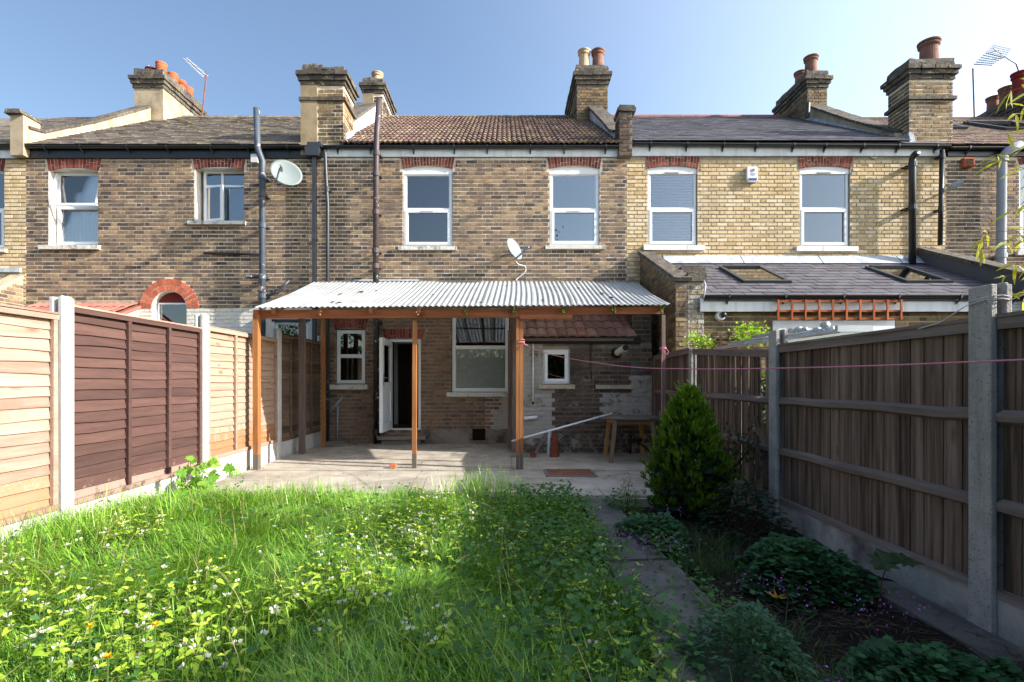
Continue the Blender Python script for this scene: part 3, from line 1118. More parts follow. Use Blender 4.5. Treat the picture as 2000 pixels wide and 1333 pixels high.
# ------------------------------------------------------------------ ground
def ground_f(m):
    m.quad((-90, -70, -.16), (90, -70, -.16), (90, 120, -.16), (-90, 120, -.16))


one('ground', ground_f, M['earth'], kind='structure')

# concrete patio of several pours, each a slab with joints between
pat = one('patio', lambda m: m.box(-3.45, 2.42, 5.45, 10.12, -.155, -.03), M['concrete'], kind='structure')
for (xa, xb, ya, yb, dz) in ((-3.44, -1.1, 5.5, 7.0, 0), (-1.09, 1.05, 5.48, 6.98, .002), (1.06, 2.41, 5.5, 6.99, -.004),
                             (-3.44, .1, 7.01, 10.1, .006), (.11, 2.41, 7.0, 10.1, .003)):
    def slab(m):
        nx, ny = 10, 8
        b = len(m.v)
        for j in range(ny + 1):
            for i in range(nx + 1):
                m.v.append((xa + (xb - xa) * i / nx + (random.uniform(-.012, .012) if i in (0, nx) and ya < 6 else 0),
                            ya + (yb - ya) * j / ny + (random.uniform(-.03, .03) if j == 0 and ya < 6 else 0), dz + random.uniform(-.002, .002)))
        for j in range(ny):
            for i in range(nx):
                q = b + j * (nx + 1) + i
                m.face([q, q + 1, q + nx + 2, q + nx + 1])
        for i in range(nx):
            b2 = len(m.v)
            p0, p1 = m.v[b + i], m.v[b + i + 1]
            m.v.extend([(p0[0], p0[1], -.1), (p1[0], p1[1], -.1)])
            m.face([b2, b2 + 1, b + i + 1, b + i])
    one('slab', slab, M['concrete'], pat)

path = one('garden_path', lambda m: m.box(.66, 1.1, -3, 5.44, -.155, -.09), M['concrete_path'], kind='structure')
for (c, z) in (([(.68, 3.56), (1.12, 3.6), (1.1, 5.44), (.8, 5.43)], -.018), ([(.63, 1.9), (1.13, 1.92), (1.125, 3.5), (.69, 3.46)], .0),
               ([(.6, -.5), (1.14, -.5), (1.13, 1.88), (.63, 1.86)], -.012)):
    def ps(m):
        m.hexa([(x, y, -.12) for x, y in c] + [(x, y, z + random.uniform(-.004, .004)) for x, y in c])
    one('slab', ps, M['concrete_path'], path)


one('concrete_footing', lambda m: (m.rbox(2.2, 2.45, 2.35, 3.3, -.15, -.055, .012),), M['concrete_path'], kind='structure')


def bed_f(m):
    n = 40
    b = len(m.v)
    xs = np.linspace(1.12, 2.5, 22)
    ys = np.linspace(-1, 5.5, 70)
    for y in ys:
        for x in xs:
            m.v.append((x, y, -.1 + .035 * math.sin(x * 7 + y * 3) * math.sin(y * 4.1) + random.uniform(-.012, .012) - .02 * (x < 1.2)))
    for j in range(len(ys) - 1):
        for i in range(len(xs) - 1):
            q = b + j * len(xs) + i
            m.face([q, q + 1, q + len(xs) + 1, q + len(xs)])


one('flower_bed', bed_f, M['soil'], kind='structure')


def lawn_f(m):
    b = len(m.v)
    xs = np.linspace(-3.46, .66, 30)
    ys = np.linspace(-1, 5.5, 45)
    for y in ys:
        for x in xs:
            m.v.append((x, y, -.03 + .025 * math.sin(x * 2.3) * math.sin(y * 1.7) + random.uniform(-.006, .006)))
    for j in range(len(ys) - 1):
        for i in range(len(xs) - 1):
            q = b + j * len(xs) + i
            m.face([q, q + 1, q + len(xs) + 1, q + len(xs)])


one('lawn_soil', lawn_f, M['earth'], kind='structure')


# ------------------------------------------------------------------ house front builder
def upper_opening(pxa, pxb, py_top, py_bot, Y=YW):
    return (PX(pxa, Y), PX(pxb, Y), PZ(py_bot, Y), PZ(py_top, Y))


ARCH_TOP = PZ(301, YW)


def house_wall(h, x0, x1, z1, holes, blocked, brick, mortar, budget, tonef=tone_brown, paintf=None, circle=None, visible=None, phase=0., z0=-.1):
    w = one('wall', lambda m: wall_mesh(m, x0, x1, z0, z1, YW, holes, paintf=paintf), M[mortar], h)

    def inter(a, b):
        iv = [(x0, x1)]
        hs = [(p[0], p[1]) for p in holes + blocked if p[2] < b - .012 and p[3] > a + .012]
        if circle:
            xc, zc, r = circle
            zz = (a + b) / 2 - zc
            if 0 < zz < r:
                d = math.sqrt(r * r - zz * zz) + .008
                hs.append((xc - d, xc + d))
        return cut(iv, hs)
    brickwork(w, (0, YW, 0), (1, 0, 0), (0, -1, 0), z0, z1, inter, M[brick], budget, tonef, paintf, visible=visible, phase=phase)
    return w


TONE_Y = lambda: random.betavariate(2.2, 1.8)

# ================================================================== house far left: pale bricks
hA = thing('terraced_house', (-12.2, YW, 0), 'pale brick terraced house at the far left, cut off by the photo edge', 'house', 'row of terraced houses')
ax1 = PX(51, YW)
oA = (PX(-85, YW), PX(9, YW), PZ(487, YW), PZ(331, YW))
bA = [(oA[0] - .08, oA[1] + .02, oA[3] - .05, ARCH_TOP + .02)]
wA = house_wall(hA, -15.0, ax1, 5.55, [oA], bA, 'brick_yellow', 'mortar_yellow', 120, TONE_Y, visible=lambda b: b[0] > -9.8)
flat_arch(wA, oA[0], oA[1], oA[3] - .04, .05, ARCH_TOP, 12, M['brick_red'])
window(hA, oA[0], oA[1], oA[2], oA[3], YW + .05, split=(oA[2] + oA[3]) / 2, vent=None)
sill(hA, oA[0] - .05, oA[1] + .06, oA[2] - .07, oA[2])
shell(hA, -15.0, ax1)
rA = roof_base(hA, -15.0, ax1 - .1, 'slate_old')
pane_tiles(rA, 'slate', -12, ax1 - .12, (YE, ZE), (YR, ZR), .25, .3, M['slate_old'], budget=60)
one('fascia', lambda m: m.box(-15, ax1 - .03, YW - .043, YW - .015, 5.5, 5.7), M['fascia_white'], hA)
gutter(hA, -15, ax1 - .05, YW - .045, 5.705, nbr=4, r=.048)
# its rear extension: a low roof behind a coped brick side wall
eA = one('extension_wall', lambda m: m.prism([(YW, 0), (YW, 3.18), (9.2, 2.57), (8.6, 2.2), (8.6, 0)], -9.5, -9.3), M['mortar_yellow'], hA)
brickwork(eA, (-9.3, 8.6, 0), (0, 1, 0), (1, 0, 0), 1.4, 3.1, lambda a, b: [(max(0, (b - 2.2) / .66), 1.49)], M['brick_brown'], 0)
one('coping', lambda m: m.beam((-9.4, YW - .02, 3.22), (-9.4, 8.55, 2.2), .26, .07), M['render'], hA)
one('extension_roof', lambda m: m.prism([(YW, 3.12), (YW, 3.2), (8.55, 2.2), (8.55, 2.12)], -12.5, -9.53), M['slate_old'], hA)
one('roof_flashing', lambda m: m.box(-12.5, PX(43, YW), YW - .05, YW - .011, 3.3, 3.38), M['lead'], hA)

# ================================================================== house left: brown bricks
hB = thing('terraced_house', (-6.4, YW, 0), 'brown brick terraced house with an arched ground floor window', 'house', 'row of terraced houses')
bx1 = PX(620, YW)
o1 = (PX(95, YW), PX(192, YW), PZ(480, YW), PZ(329, YW))
o2 = (PX(380, YW), PX(477, YW), PZ(433, YW), PZ(327, YW))
ac, az, ar0, ar1 = PX(331, YW), PZ(603, YW), .335, .575
o3 = (ac - ar0, ac + ar0, PZ(690, YW), az + ar0)
o4 = (PX(536, YW), PX(601, YW), PZ(690, YW), PZ(627, YW))
blkB = [(o1[0] - .05, o1[1] + .05, o1[3] - .06, ARCH_TOP + .02), (o2[0] - .05, o2[1] + .05, o2[3] - .06, ARCH_TOP + .02),
        (ac - ar1 - .01, ac - ar0 + .01, az - .3, az)][:2]
wB = house_wall(hB, ax1, bx1, 5.6, [o1, o2, o3, o4], blkB, 'brick_brown', 'mortar', 300,
                paintf=lambda x, z: 1. if z < az - .02 and x > ac - 1.0 else 0., circle=(ac, az, ar1),
                visible=lambda b: b[2] > 1.9)
flat_arch(wB, o1[0], o1[1] + .03, o1[3] - .045, .05, ARCH_TOP, 15, M['brick_red'])
flat_arch(wB, o2[0], o2[1], o2[3] - .04, .045, ARCH_TOP, 15, M['brick_red'])
round_arch(wB, ac, az, ar0 + .015, ar1, 17, M['brick_orange'])


def corner_fill(m):
    for sx in (-1, 1):
        pts = [(ac + sx * (ar0 + .03), az), (ac + sx * (ar0 + .03), az + ar0 + .03), (ac, az + ar0 + .03)]
        for k in range(7):
            t = math.pi / 2 * (1 - k / 6)
            pts.append((ac + sx * ar0 * math.cos(t), az + ar0 * math.sin(t)))
        m.prismy(pts if sx > 0 else pts[::-1], YW - .002, YW + .2)


one('arch_reveal', corner_fill, M['white_render'], hB)
# reveals painted white
for o in (o1, o2, o3):
    one('reveal', lambda m: (m.box(o[0] - .001, o[0] + .012, YW - .004, YW + .2, o[2], o[3] - (0 if o is not o3 else ar0)),
                             m.box(o[0] + .013, o[1], YW + .0, YW + .2, o[3] - .02, o[3] + .003) if o is not o3 else None), M['white_render'], hB)
y1 = YW + .15
w1 = window(hB, o1[0] + .03, o1[1], o1[2] + .02, o1[3] - .02, y1, split=PZ(404, y1), vent=None, fw=.05, glass='glass_mid',
            label='white window with its tilted upper sash over lace curtains')
curtain(hB, o1[0], o1[1] + .05, o1[2] - .1, o1[3] + .05, y1 + .055, amp=.012)
sill(hB, PX(82, YW), PX(197, YW), PZ(489, YW), PZ(480, YW), out=.09)
# the upper sash hangs tilted outwards
tl = one('tilted_sash', lambda m: (m.beam((o1[0] + .05, y1 - .02, o1[3] - .06), (o1[0] + .05, y1 - .15, PZ(405, y1)), .05, .04, (1, 0, 0)),
                                   m.beam((o1[1] - .03, y1 - .02, o1[3] - .06), (o1[1] - .03, y1 - .15, PZ(405, y1)), .05, .04, (1, 0, 0)),
                                   m.beam((o1[0] + .03, y1 - .15, PZ(405, y1)), (o1[1] - .01, y1 - .15, PZ(405, y1)), .04, .05)), M['upvc'], hB)
# window 2: two lights over two, the left casement ajar
mb = MB()
xm, zm = PX(434, y1), PZ(364, y1)
xa, xb, za, zb = o2[0] + .09, o2[1], o2[2] + .02, o2[3] - .02
ring(mb, xa, xb, za, zb, .04, y1, y1 + .07)
mb.box(xm - .02, xm + .02, y1 + .002, y1 + .07, za + .04, zb - .04)
mb.box(xa + .04, xb - .04, y1 + .004, y1 + .07, zm - .02, zm + .02)
w2 = obj('window', mb, M['upvc'], hB, label='small four light window with its lower left casement ajar')
for (a, b, c, d) in ((xa + .04, xm - .02, zm + .02, zb - .04), (xm + .02, xb - .04, zm + .02, zb - .04), (xm + .02, xb - .04, za + .04, zm - .02)):
    one('pane', lambda m: m.box(a, b, y1 + .03, y1 + .034, c, d), M['glass'], w2)


def casement(m):
    ang = R(14)
    for (u0, u1, v0, v1) in ((0, .04, za + .02, zm - .01), (.36, .40, za + .02, zm - .01), (.04, .36, za + .02, za + .06), (.04, .36, zm - .05, zm - .01)):
        c = []
        for z in (v0, v1):
            for u, d in ((u0, 0), (u1, 0), (u1, .04), (u0, .04)):
                c.append((xa + .03 + u * math.cos(ang) + d * math.sin(ang), y1 - u * math.sin(ang) + d * math.cos(ang) - .02, z))
        m.hexa(c)


one('casement', casement, M['upvc'], w2)
one('pane', lambda m: m.hexa([(xa + .07, y1 - .015, za + .06), (xa + .03 + .36 * .97, y1 - .02 - .087, za + .06), (xa + .03 + .36 * .97, y1 - .016 - .087, za + .06), (xa + .07, y1 - .011, za + .06),
                              (xa + .07, y1 - .015, zm - .05), (xa + .03 + .36 * .97, y1 - .02 - .087, zm - .05), (xa + .03 + .36 * .97, y1 - .016 - .087, zm - .05), (xa + .07, y1 - .011, zm - .05)]), M['glass'], w2)
sill(hB, PX(371, YW), PX(481, YW), PZ(441, YW), PZ(433, YW), out=.09)
# arched window: red panel above a white framed pane
y3 = YW + .12
w3 = one('window', lambda m: ring(m, o3[0] + .03, o3[1], o3[2], PZ(592, y3), .03, y3, y3 + .06), M['upvc'], hB, label='arched window with a red head panel')
one('pane', lambda m: m.box(o3[0] + .06, o3[1] - .03, y3 + .02, y3 + .024, o3[2] + .03, PZ(592, y3) - .03), M['glass_dark'], w3)
one('head_panel', lambda m: m.box(o3[0], o3[1], y3 + .01, y3 + .05, PZ(591, y3), o3[3] + .02), surf('red_board', ['#5e1f18', '#74291f'], bump=.1), w3)
w4 = one('window', lambda m: ring(m, o4[0], o4[1], o4[2], o4[3] - .02, .045, YW + .05, YW + .11), M['upvc'], hB)
one('pane', lambda m: m.box(o4[0] + .045, o4[1] - .045, YW + .07, YW + .074, o4[2], o4[3] - .06), M['glass_dark'], w4)
one('lintel', lambda m: m.box(o4[0] - .05, o4[1] + .05, YW - .014, YW + .03, o4[3] - .015, o4[3] + .03), M['black_plastic'], hB)
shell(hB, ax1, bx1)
rB = roof_base(hB, ax1, bx1 + .05, 'slate_old')
pane_tiles(rB, 'slate', ax1 + .02, PX(590, YW), (YE, ZE), (YR, ZR), .17, .26, M['slate_old'], budget=300, lift=.005)
one('ridge_tiles', lambda m: [m.prism([(YR - .12, ZR - .05), (YR, ZR + .06), (YR + .12, ZR - .05)], x, x + .28, random.random()) for x in np.arange(-8.8, -3.8, .3)], M['slate_old'], rB)
one('fascia', lambda m: m.box(ax1 + .03, bx1 - .2, YW - .043, YW - .012, 5.5, 5.69), M['black_plastic'], hB)
gutter(hB, ax1 + .02, bx1 - .06, YW - .045, 5.70, -.0, r=.05, nbr=7)
# parapet and the stub column between the two left houses
parapet(hB, PX(36, YW), PX(62, YW), [(10.03, 5.55, 6.05), (10.35, 5.7, 6.12), (11.6, 6.5, 6.93), (13.5, 7.7, 8.28)], 'render')
col = one('stub_column', lambda m: m.box(PX(36, YW), PX(61, YW) + .0, 9.93, 10.3, 5.5, 6.28), M['render'], hB)
one('coping', lambda m: m.hexa([(PX(30, YW), 9.86, 6.27), (PX(63, YW), 9.86, 6.27), (PX(63, YW), 10.34, 6.27), (PX(30, YW), 10.34, 6.27),
                                (PX(32, YW), 9.88, 6.36), (PX(58, YW), 9.88, 6.36), (PX(58, YW), 10.32, 6.36), (PX(32, YW), 10.32, 6.36)]), M['cap_stone'], col)
c1 = chimney(hB, -9.6, -8.85, 13.55, 15.35, 7.4, 9.3, 'brick_brown', rendered=True, cap_h=.5, top=[(0, .5, .02), (.5, 1, 0)])
for px in (315, 337.5, 353, 367.5):
    yy = -9.05 * 1020 / (px - 985)
    pot(c1, -9.05, yy, 9.28, .3, .13, 'pot_orange', 'louvre')
pot(c1, -9.32, 13.8, 9.2, .24, .13, 'pot_deep')

# lean-to with red tiles beside the arched window
lt = one('lean_to_wall', lambda m: (m.prism([(YW - .01, 0), (YW - .01, 2.62), (9.3, 2.28), (9.3, 0)], PX(215, 9.35), PX(262, YW)), m.box(-9.0, PX(215, 9.35), 9.32, 9.4, 0, 2.25)), M['white_render'], hB)
lr = one('lean_to_roof', lambda m: m.prism([(YW - .02, 2.66), (9.2, 2.3), (9.2, 2.26), (YW - .02, 2.6)], -9.0, PX(240, 9.6)), M['tile_red'], hB)
pane_tiles(lr, 'roof_tile', -9.0, PX(240, 9.6), (9.18, 2.30), (YW - .02, 2.68), .3, .3, M['tile_red'], thick=.014, budget=60, wave=.035, roll=.15, stagger=0)
one('flashing', lambda m: m.box(-9.0, PX(262, YW), YW - .06, YW - .012, 2.68, 2.74), M['render'], hB)

# soil pipe, waste pipes and downpipe of the left house
yp = YW - .22
sx = PX(511, yp)
pipe(hB, [(PX(501, yp), yp, PZ(212, yp)), (PX(503, yp), yp, PZ(288, yp)), (PX(505, yp), yp, PZ(296, yp)), (PX(512, yp), yp + .02, PZ(316, yp)), (sx, yp + .03, PZ(330, yp)),
          (sx, yp + .03, .1)], .058, 'peeling_pipe', [(sx, yp + .03, z) for z in (PZ(345, yp), PZ(380, yp), PZ(440, yp), PZ(541, yp), PZ(578, yp), 1.4)], name='soil_pipe')
pipe(hB, [(PX(401, YW), YW - .05, PZ(496, YW)), (sx, YW - .05, PZ(499, YW))], .022, 'black_plastic', name='waste_pipe')
mb = MB()
for k in range(8):
    x = PX(480 + k * 3.2, yp)
    mb.lathe([(.03, -.012), (.042, 0), (.03, .012)], (x, yp + .05, PZ(540, yp)), 10, axis=(1, 0, 0))
mb.tube([(PX(478, yp), yp + .05, PZ(540, yp)), (sx, yp + .03, PZ(540, yp))], .03, 10)
obj('waste_pipe', mb, M['peeling_pipe'], hB)
pipe(hB, [(sx, yp + .04, PZ(578, yp)), (PX(548, YW), YW - .1, PZ(573, YW)), (PX(556, YW), YW - .09, PZ(562, YW)), (PX(568, YW), YW - .06, PZ(549, YW))], .026, 'black_pipe', name='waste_pipe')
yh = YW - .07
hop = one('hopper', lambda m: (m.prismy([(PX(602, yh), PZ(309, yh)), (PX(626, yh), PZ(309, yh)), (PX(628, yh), PZ(292, yh)), (PX(599, yh), PZ(292, yh))], yh - .13, yh + .06),
                               m.box(PX(604, yh), PX(632, yh), yh - .12, yh + .05, PZ(292, yh), PZ(283, yh))), M['black_pipe'], hB)
one('drainpipe', lambda m: (m.box(PX(612, yh), PX(619, yh), yh - .07, yh, .05, PZ(309, yh)), [m.box(PX(611, yh), PX(620, yh), yh - .078, yh + .05, z, z + .05) for z in (2.6, 3.9, 1.3)]), M['black_pipe'], hB)

# ================================================================== house centre: ours
hC = thing('terraced_house', (-.6, YW, 0), 'brown brick terraced house with red-brown tiled roof behind the white canopy', 'house', 'row of terraced houses')
cx1 = PX(1224, YW)
k1 = (PX(787, YW), PX(884, YW), PZ(482, YW), PZ(326, YW))
k2 = (PX(1073, YW), PX(1171, YW), PZ(480, YW), PZ(326, YW))
k3 = (PX(656, YW), PX(713, YW), PZ(750, YW), PZ(643, YW))
k4 = (PX(760, YW), PX(822, YW), PZ(841, YW), PZ(663, YW))
k5 = (PX(882, YW), PX(996, YW), PZ(766, YW), PZ(606, YW))
k6 = (PX(923, YW), PX(948, YW), PZ(861, YW), PZ(838, YW))
blk = [(k1[0] - .06, k1[1] + .06, k1[3] - .05, ARCH_TOP + .02), (k2[0] - .06, k2[1] + .06, k2[3] - .05, ARCH_TOP + .02),
       (k3[0] - .06, k3[1] + .06, k3[3] - .05, PZ(622, YW)), (PX(748, YW), PX(832, YW), k4[3] - .02, PZ(642, YW))]


def paintC(x, z):
    px = VX + x * FPX / YW
    py = VY - (z - EYE) * FPX / YW
    if 955 < px < 1010 and 770 < py < 850: return .6 if px > 965 + (850 - py) * .1 else .35
    if 640 < px < 735 and 795 < py: return .25
    if 935 < py - 0 and px > 0: return .2
    if 822 < px < 870 and 660 < py < 700: return .1
    return 0.


def tone_low(): return random.choice([random.uniform(0, .4), random.uniform(.3, .9)])


SPL = 41 * .0755 - .1
wC = house_wall(hC, bx1, cx1, 5.52, [k1, k2], blk[:2], 'brick_brown', 'mortar', 170, phase=.3, z0=SPL)
house_wall(hC, bx1, cx1, SPL, [k3, k4, k5, k6], blk[2:], 'brick_low', 'mortar_low', 130, paintf=paintC, phase=.3, visible=lambda b: b[2] > .25)
for k in (k1, k2):
    flat_arch(wC, k[0] - .01, k[1] + .01, k[3] - .035, .055, ARCH_TOP, 17, M['brick_red'])
    head_piece(hC, k[0], k[1], k[3] - .14, k[3] - .03, .05, YW + .02)
flat_arch(wC, k3[0] - .02, k3[1] + .02, k3[3] - .02, .05, PZ(623, YW), 11, M['brick_red'])
flat_arch(wC, PX(752, YW), PX(826, YW), k4[3] + .0, .03, PZ(643, YW), 13, M['brick_red'])
yf = YW + .035
window(hC, k1[0] + .01, k1[1] - .01, k1[2] + .005, k1[3] - .1, yf, split=PZ(410, yf), fw=.05, glass='glass_dark')
window(hC, k2[0] + .01, k2[1] - .01, k2[2] + .005, k2[3] - .1, yf, split=PZ(410, yf), fw=.05, glass='glass')
one('blind', lambda m: m.box(k1[0] + .06, k1[1] - .06, yf + .2, yf + .21, k1[2], k1[3] - .1), M['blind_dark'], hC)
window(hC, k3[0] + .01, k3[1] - .01, k3[2] + .005, k3[3] - .02, yf, split=PZ(696, yf), fw=.05, glass='glass_dark', vent=None, lower_frame=False)
window(hC, k5[0] + .01, k5[1] - .02, k5[2] + .005, k5[3] - .02, yf, split=PZ(679, yf), fw=.055, glass='glass_clear', vent=None, lower_frame=False)
one('blind', lambda m: m.box(k5[0] + .05, k5[1] - .05, yf + .045, yf + .05, k5[2], (k5[2] + k5[3]) / 2 + .1), surf('net_blind', ['#b0b3b0', '#bfc2bf'], bump=0), hC)
sill(hC, PX(779, YW), PX(892, YW), PZ(490, YW), PZ(482, YW))
sill(hC, PX(1065, YW), PX(1181, YW), PZ(488, YW), PZ(480, YW))
sill(hC, PX(643, YW), PX(720, YW), PZ(761, YW), PZ(751, YW), out=.1)
sill(hC, PX(873, YW), PX(998, YW), PZ(775, YW), PZ(766, YW), out=.08)
# doorway
dz0, dz1 = k4[2], k4[3]
df = one('door_frame', lambda m: (m.box(k4[0], k4[0] + .05, YW + .01, YW + .09, dz0, dz1), m.box(k4[1] - .05, k4[1], YW + .01, YW + .09, dz0, dz1),
                                  m.box(k4[0] + .05, k4[1] - .05, YW + .01, YW + .09, dz1 - .05, dz1), m.box(k4[0] + .05, k4[1] - .05, YW - .0, YW + .1, dz0, dz0 + .035)), M['upvc'], hC)
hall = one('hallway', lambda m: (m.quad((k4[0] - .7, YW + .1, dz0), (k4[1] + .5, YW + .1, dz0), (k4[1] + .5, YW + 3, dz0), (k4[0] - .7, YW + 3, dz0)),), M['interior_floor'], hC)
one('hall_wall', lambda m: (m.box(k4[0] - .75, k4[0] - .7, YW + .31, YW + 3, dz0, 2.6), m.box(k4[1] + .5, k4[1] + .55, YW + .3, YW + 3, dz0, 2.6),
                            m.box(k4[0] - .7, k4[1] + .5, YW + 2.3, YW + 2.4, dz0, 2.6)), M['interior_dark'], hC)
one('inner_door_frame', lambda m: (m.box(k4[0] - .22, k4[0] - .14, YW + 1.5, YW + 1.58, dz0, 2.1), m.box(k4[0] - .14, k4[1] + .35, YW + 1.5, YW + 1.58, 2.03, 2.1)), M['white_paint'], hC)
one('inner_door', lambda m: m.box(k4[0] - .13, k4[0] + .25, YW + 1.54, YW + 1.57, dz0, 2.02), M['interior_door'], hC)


def hinged(m, u0, u1, d0, d1, z0, z1, hx, hy, ang, tone=.5):
    c = []
    for z in (z0, z1):
        for u, d in ((u0, d0), (u1, d0), (u1, d1), (u0, d1)):
            c.append((hx - u * math.sin(ang) * 1 + d * math.cos(ang), hy - u * math.cos(ang) - d * math.sin(ang), z))
    m.hexa(c, tone)


DA = R(.6)
hx, hy = k4[0] + .005, YW + .0
H = lambda m, *a: hinged(m, *a, hx, hy, DA)
dw, t = .78, .06
zb0, zt0 = dz0 + .03, dz1 - .03
dr = one('door', lambda m: (H(m, 0, .12, 0, t, zb0, zt0), H(m, dw - .12, dw, 0, t, zb0, zt0), H(m, .12, dw - .12, 0, t, zt0 - .12, zt0),
                            H(m, .12, dw - .12, 0, t, zb0, zb0 + .16), H(m, .12, dw - .12, 0, t, zb0 + .74, zb0 + .9),
                            H(m, .12, dw - .12, .02, t - .02, zb0 + .16, zb0 + .74)), M['upvc'], hC, label='white half glazed back door standing open outwards')
one('pane', lambda m: H(m, .12, dw - .12, .025, .035, zb0 + .9, zt0 - .12), M['glass_dark'], dr)
one('handle', lambda m: (H(m, dw - .08, dw - .05, t, t + .012, zb0 + .84, zb0 + 1.06), H(m, dw - .17, dw - .055, t + .04, t + .055, zb0 + .97, zb0 + .99), H(m, dw - .075, dw - .055, t, t + .05, zb0 + .97, zb0 + .99)), M['metal'], dr)
one('doorstep', lambda m: (m.rbox(PX(738, 9.85), PX(832, 9.85), 9.78, YW - .01, .1, .165, .004), m.rbox(PX(746, 9.9), PX(822, 9.9), 9.86, YW - .01, -.02, .1, .003)), M['stone_slab'], hC)
one('air_vent', lambda m: (m.box(k6[0], k6[1], YW + .02, YW + .06, k6[2], k6[3]), [m.box(k6[0] - .01, k6[1] + .01, YW - .012, YW - .002, z, z + .012) for z in (k6[2] + .06, k6[2] + .14, k6[3] - .02)]), M['near_black'], hC)
nx = 40
plm = [MB(), MB()]
for i in range(nx):          # cement plinth under the big window, lumpy top
    a = PX(826, YW) + (PX(1000, YW) - PX(826, YW)) * i / nx
    b = PX(826, YW) + (PX(1000, YW) - PX(826, YW)) * (i + 1) / nx
    if b > k6[0] - .02 and a < k6[1] + .02: continue
    plm[0 if b < k6[0] else 1].hexa([(a, YW - .03, 0), (b, YW - .03, 0), (b, YW, 0), (a, YW, 0), (a, YW - .014, .25 + .03 * math.sin(i * .9)), (b, YW - .014, .25 + .03 * math.sin(i * .9 + .9)), (b, YW, .27), (a, YW, .27)])
CEM = (surf('cement', ['#6d6259', '#857a70', '#978c82'], ns=4, tone=0, bump=.8, bs=40, blot=('#433c37', .7), blot_scale=3))
for mb in plm: obj('plinth', mb, CEM, hC)
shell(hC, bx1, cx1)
rC = roof_base(hC, bx1 + .06, cx1 - .05, 'tile_brown')
pane_tiles(rC, 'roof_tile', bx1 + .45, cx1 - .1, (YE, ZE), (YR, ZR), .34, .3, M['tile_brown'], thick=.02, budget=300, wave=.035, roll=.1, stagger=0, lift=.004)
one('ridge_tiles', lambda m: [m.prism([(YR - .13, ZR - .05), (YR, ZR + .07), (YR + .13, ZR - .05)], x, x + .42, random.random()) for x in np.arange(-3.2, 1.9, .45)], M['slate_old'], rC)
one('fascia', lambda m: m.box(bx1 + .2, cx1 - .15, YW - .046, YW - .015, 5.525, 5.7), M['fascia_white'], hC)
gutter(hC, bx1 + .02, cx1 - .1, YW - .048, 5.70, nbr=8, r=.048)
c5 = chimney(hC, -3.9, -3.1, 10.08, 10.72, 5.55, 7.32, 'brick_stock', cap_h=.42, band=6.6, strip=(0, PX(620, 10.08)), top=[(0, .5, 0), (.52, 1, -.05)])
c2 = chimney(hC, -3.64, -3.14, 13.5, 14.7, 7.5, 9.05, 'brick_dark', cap_h=.42, strip=(0, -3.38))
pot(c2, -3.4, 14.0, 9.0, .44, .14, 'pot_buff')
parapet(hC, -3.75, -3.32, [(10.7, 5.95, 6.35), (11.6, 6.5, 7.0), (13.5, 7.7, 8.34)], 'lead', cap='cap_stone', cap_t=.06)
one('flashing', lambda m: m.prism([(10.2, 5.7), (10.2, 6.05), (10.72, 6.35), (10.72, 5.9)], -3.3, -3.08), M['lead'], hC)
parapet(hC, PX(1205, YW), PX(1233, YW), [(10.35, 5.7, 6.12), (10.7, 6.0, 6.3), (11.6, 6.6, 6.95), (13.4, 7.7, 8.2)], 'lead', cap_t=.06)
col = one('stub_column', lambda m: m.box(PX(1206, YW), PX(1231, YW), 9.95, 10.3, 5.5, 6.33), M['mortar_dark'], hC)
brickwork(col, (PX(1206, YW), 9.95, 0), (1, 0, 0), (0, -1, 0), 5.5, 6.33, lambda a, b: [(0.005, PX(1231, YW) - PX(1206, YW) - .005)], M['brick_dark'], 0)
brickwork(col, (PX(1206, YW), 10.3, 0), (0, -1, 0), (-1, 0, 0), 5.5, 6.33, lambda a, b: [(0.0, .345)], M['brick_dark'], 0)
one('coping', lambda m: (m.rbox(PX(1203, YW), PX(1237, YW), 9.9, 10.34, 6.33, 6.4, .01), m.rbox(PX(1206, YW), PX(1235, YW), 9.92, 10.32, 6.4, 6.46, .01)), M['cap_stone'], col)
c3 = chimney(hC, 1.85, 2.63, 13.3, 15.1, 7.4, 9.25, 'brick_stock', 'mortar_dark', cap_h=.5)
pot(c3, PX(1141, 13.55), 13.55, 9.2, .56, .145, 'pot_buff')
pot(c3, PX(1168, 13.55), 13.55, 9.2, .56, .155, 'pot_red')
pot(c3, 2.05, 14.5, 9.2, .4, .13, 'pot_red')
# pipes of the centre house
yq = YW - .14
pipe(hC, [(PX(634, yq), yq, 5.6), (PX(635, yq), yq, PZ(300, yq)), (PX(638, yq), yq, PZ(370, yq)), (PX(640, yq), yq, PZ(400, yq)), (PX(640, yq), yq, .05)], .034, 'black_pipe', [(PX(639, yq), yq, PZ(370, yq)), (PX(640, yq), yq, 3.0), (PX(640, yq), yq, 1.2)])
yq = YW - .21
pipe(hC, [(PX(741, yq), yq, PZ(194, yq)), (PX(736, yq), yq, PZ(260, yq)), (PX(735, yq), yq, PZ(300, yq)), (PX(734, yq), yq, 3.25)], .055, 'brown_pipe',
     [(PX(735.5, yq), yq, PZ(300, yq)), (PX(735, yq), yq, PZ(340, yq)), (PX(734.5, yq), yq, PZ(415, yq)), (PX(734, yq), yq, PZ(490, yq)), (PX(734, yq), yq, PZ(520, yq))], name='soil_pipe')
pipe(hC, [(PX(734, yq), yq, 3.25), (PX(735, yq), yq, 2.5), (PX(735, yq), yq, .02)], .056, 'chipped_pipe', [(PX(735, yq), yq, 2.3), (PX(735, yq), yq, .9), (PX(735, yq), yq, .25)], name='soil_pipe')
pipe(hC, [(PX(644, YW), YW - .05, PZ(806, YW)), (PX(671, YW), YW - .06, PZ(776, YW))], .025, 'grey_pipe', name='waste_pipe')
pipe(hC, [(PX(661, YW), YW - .05, PZ(792, YW)), (PX(661, YW), YW - .05, .08)], .018, 'grey_pipe', name='waste_pipe')

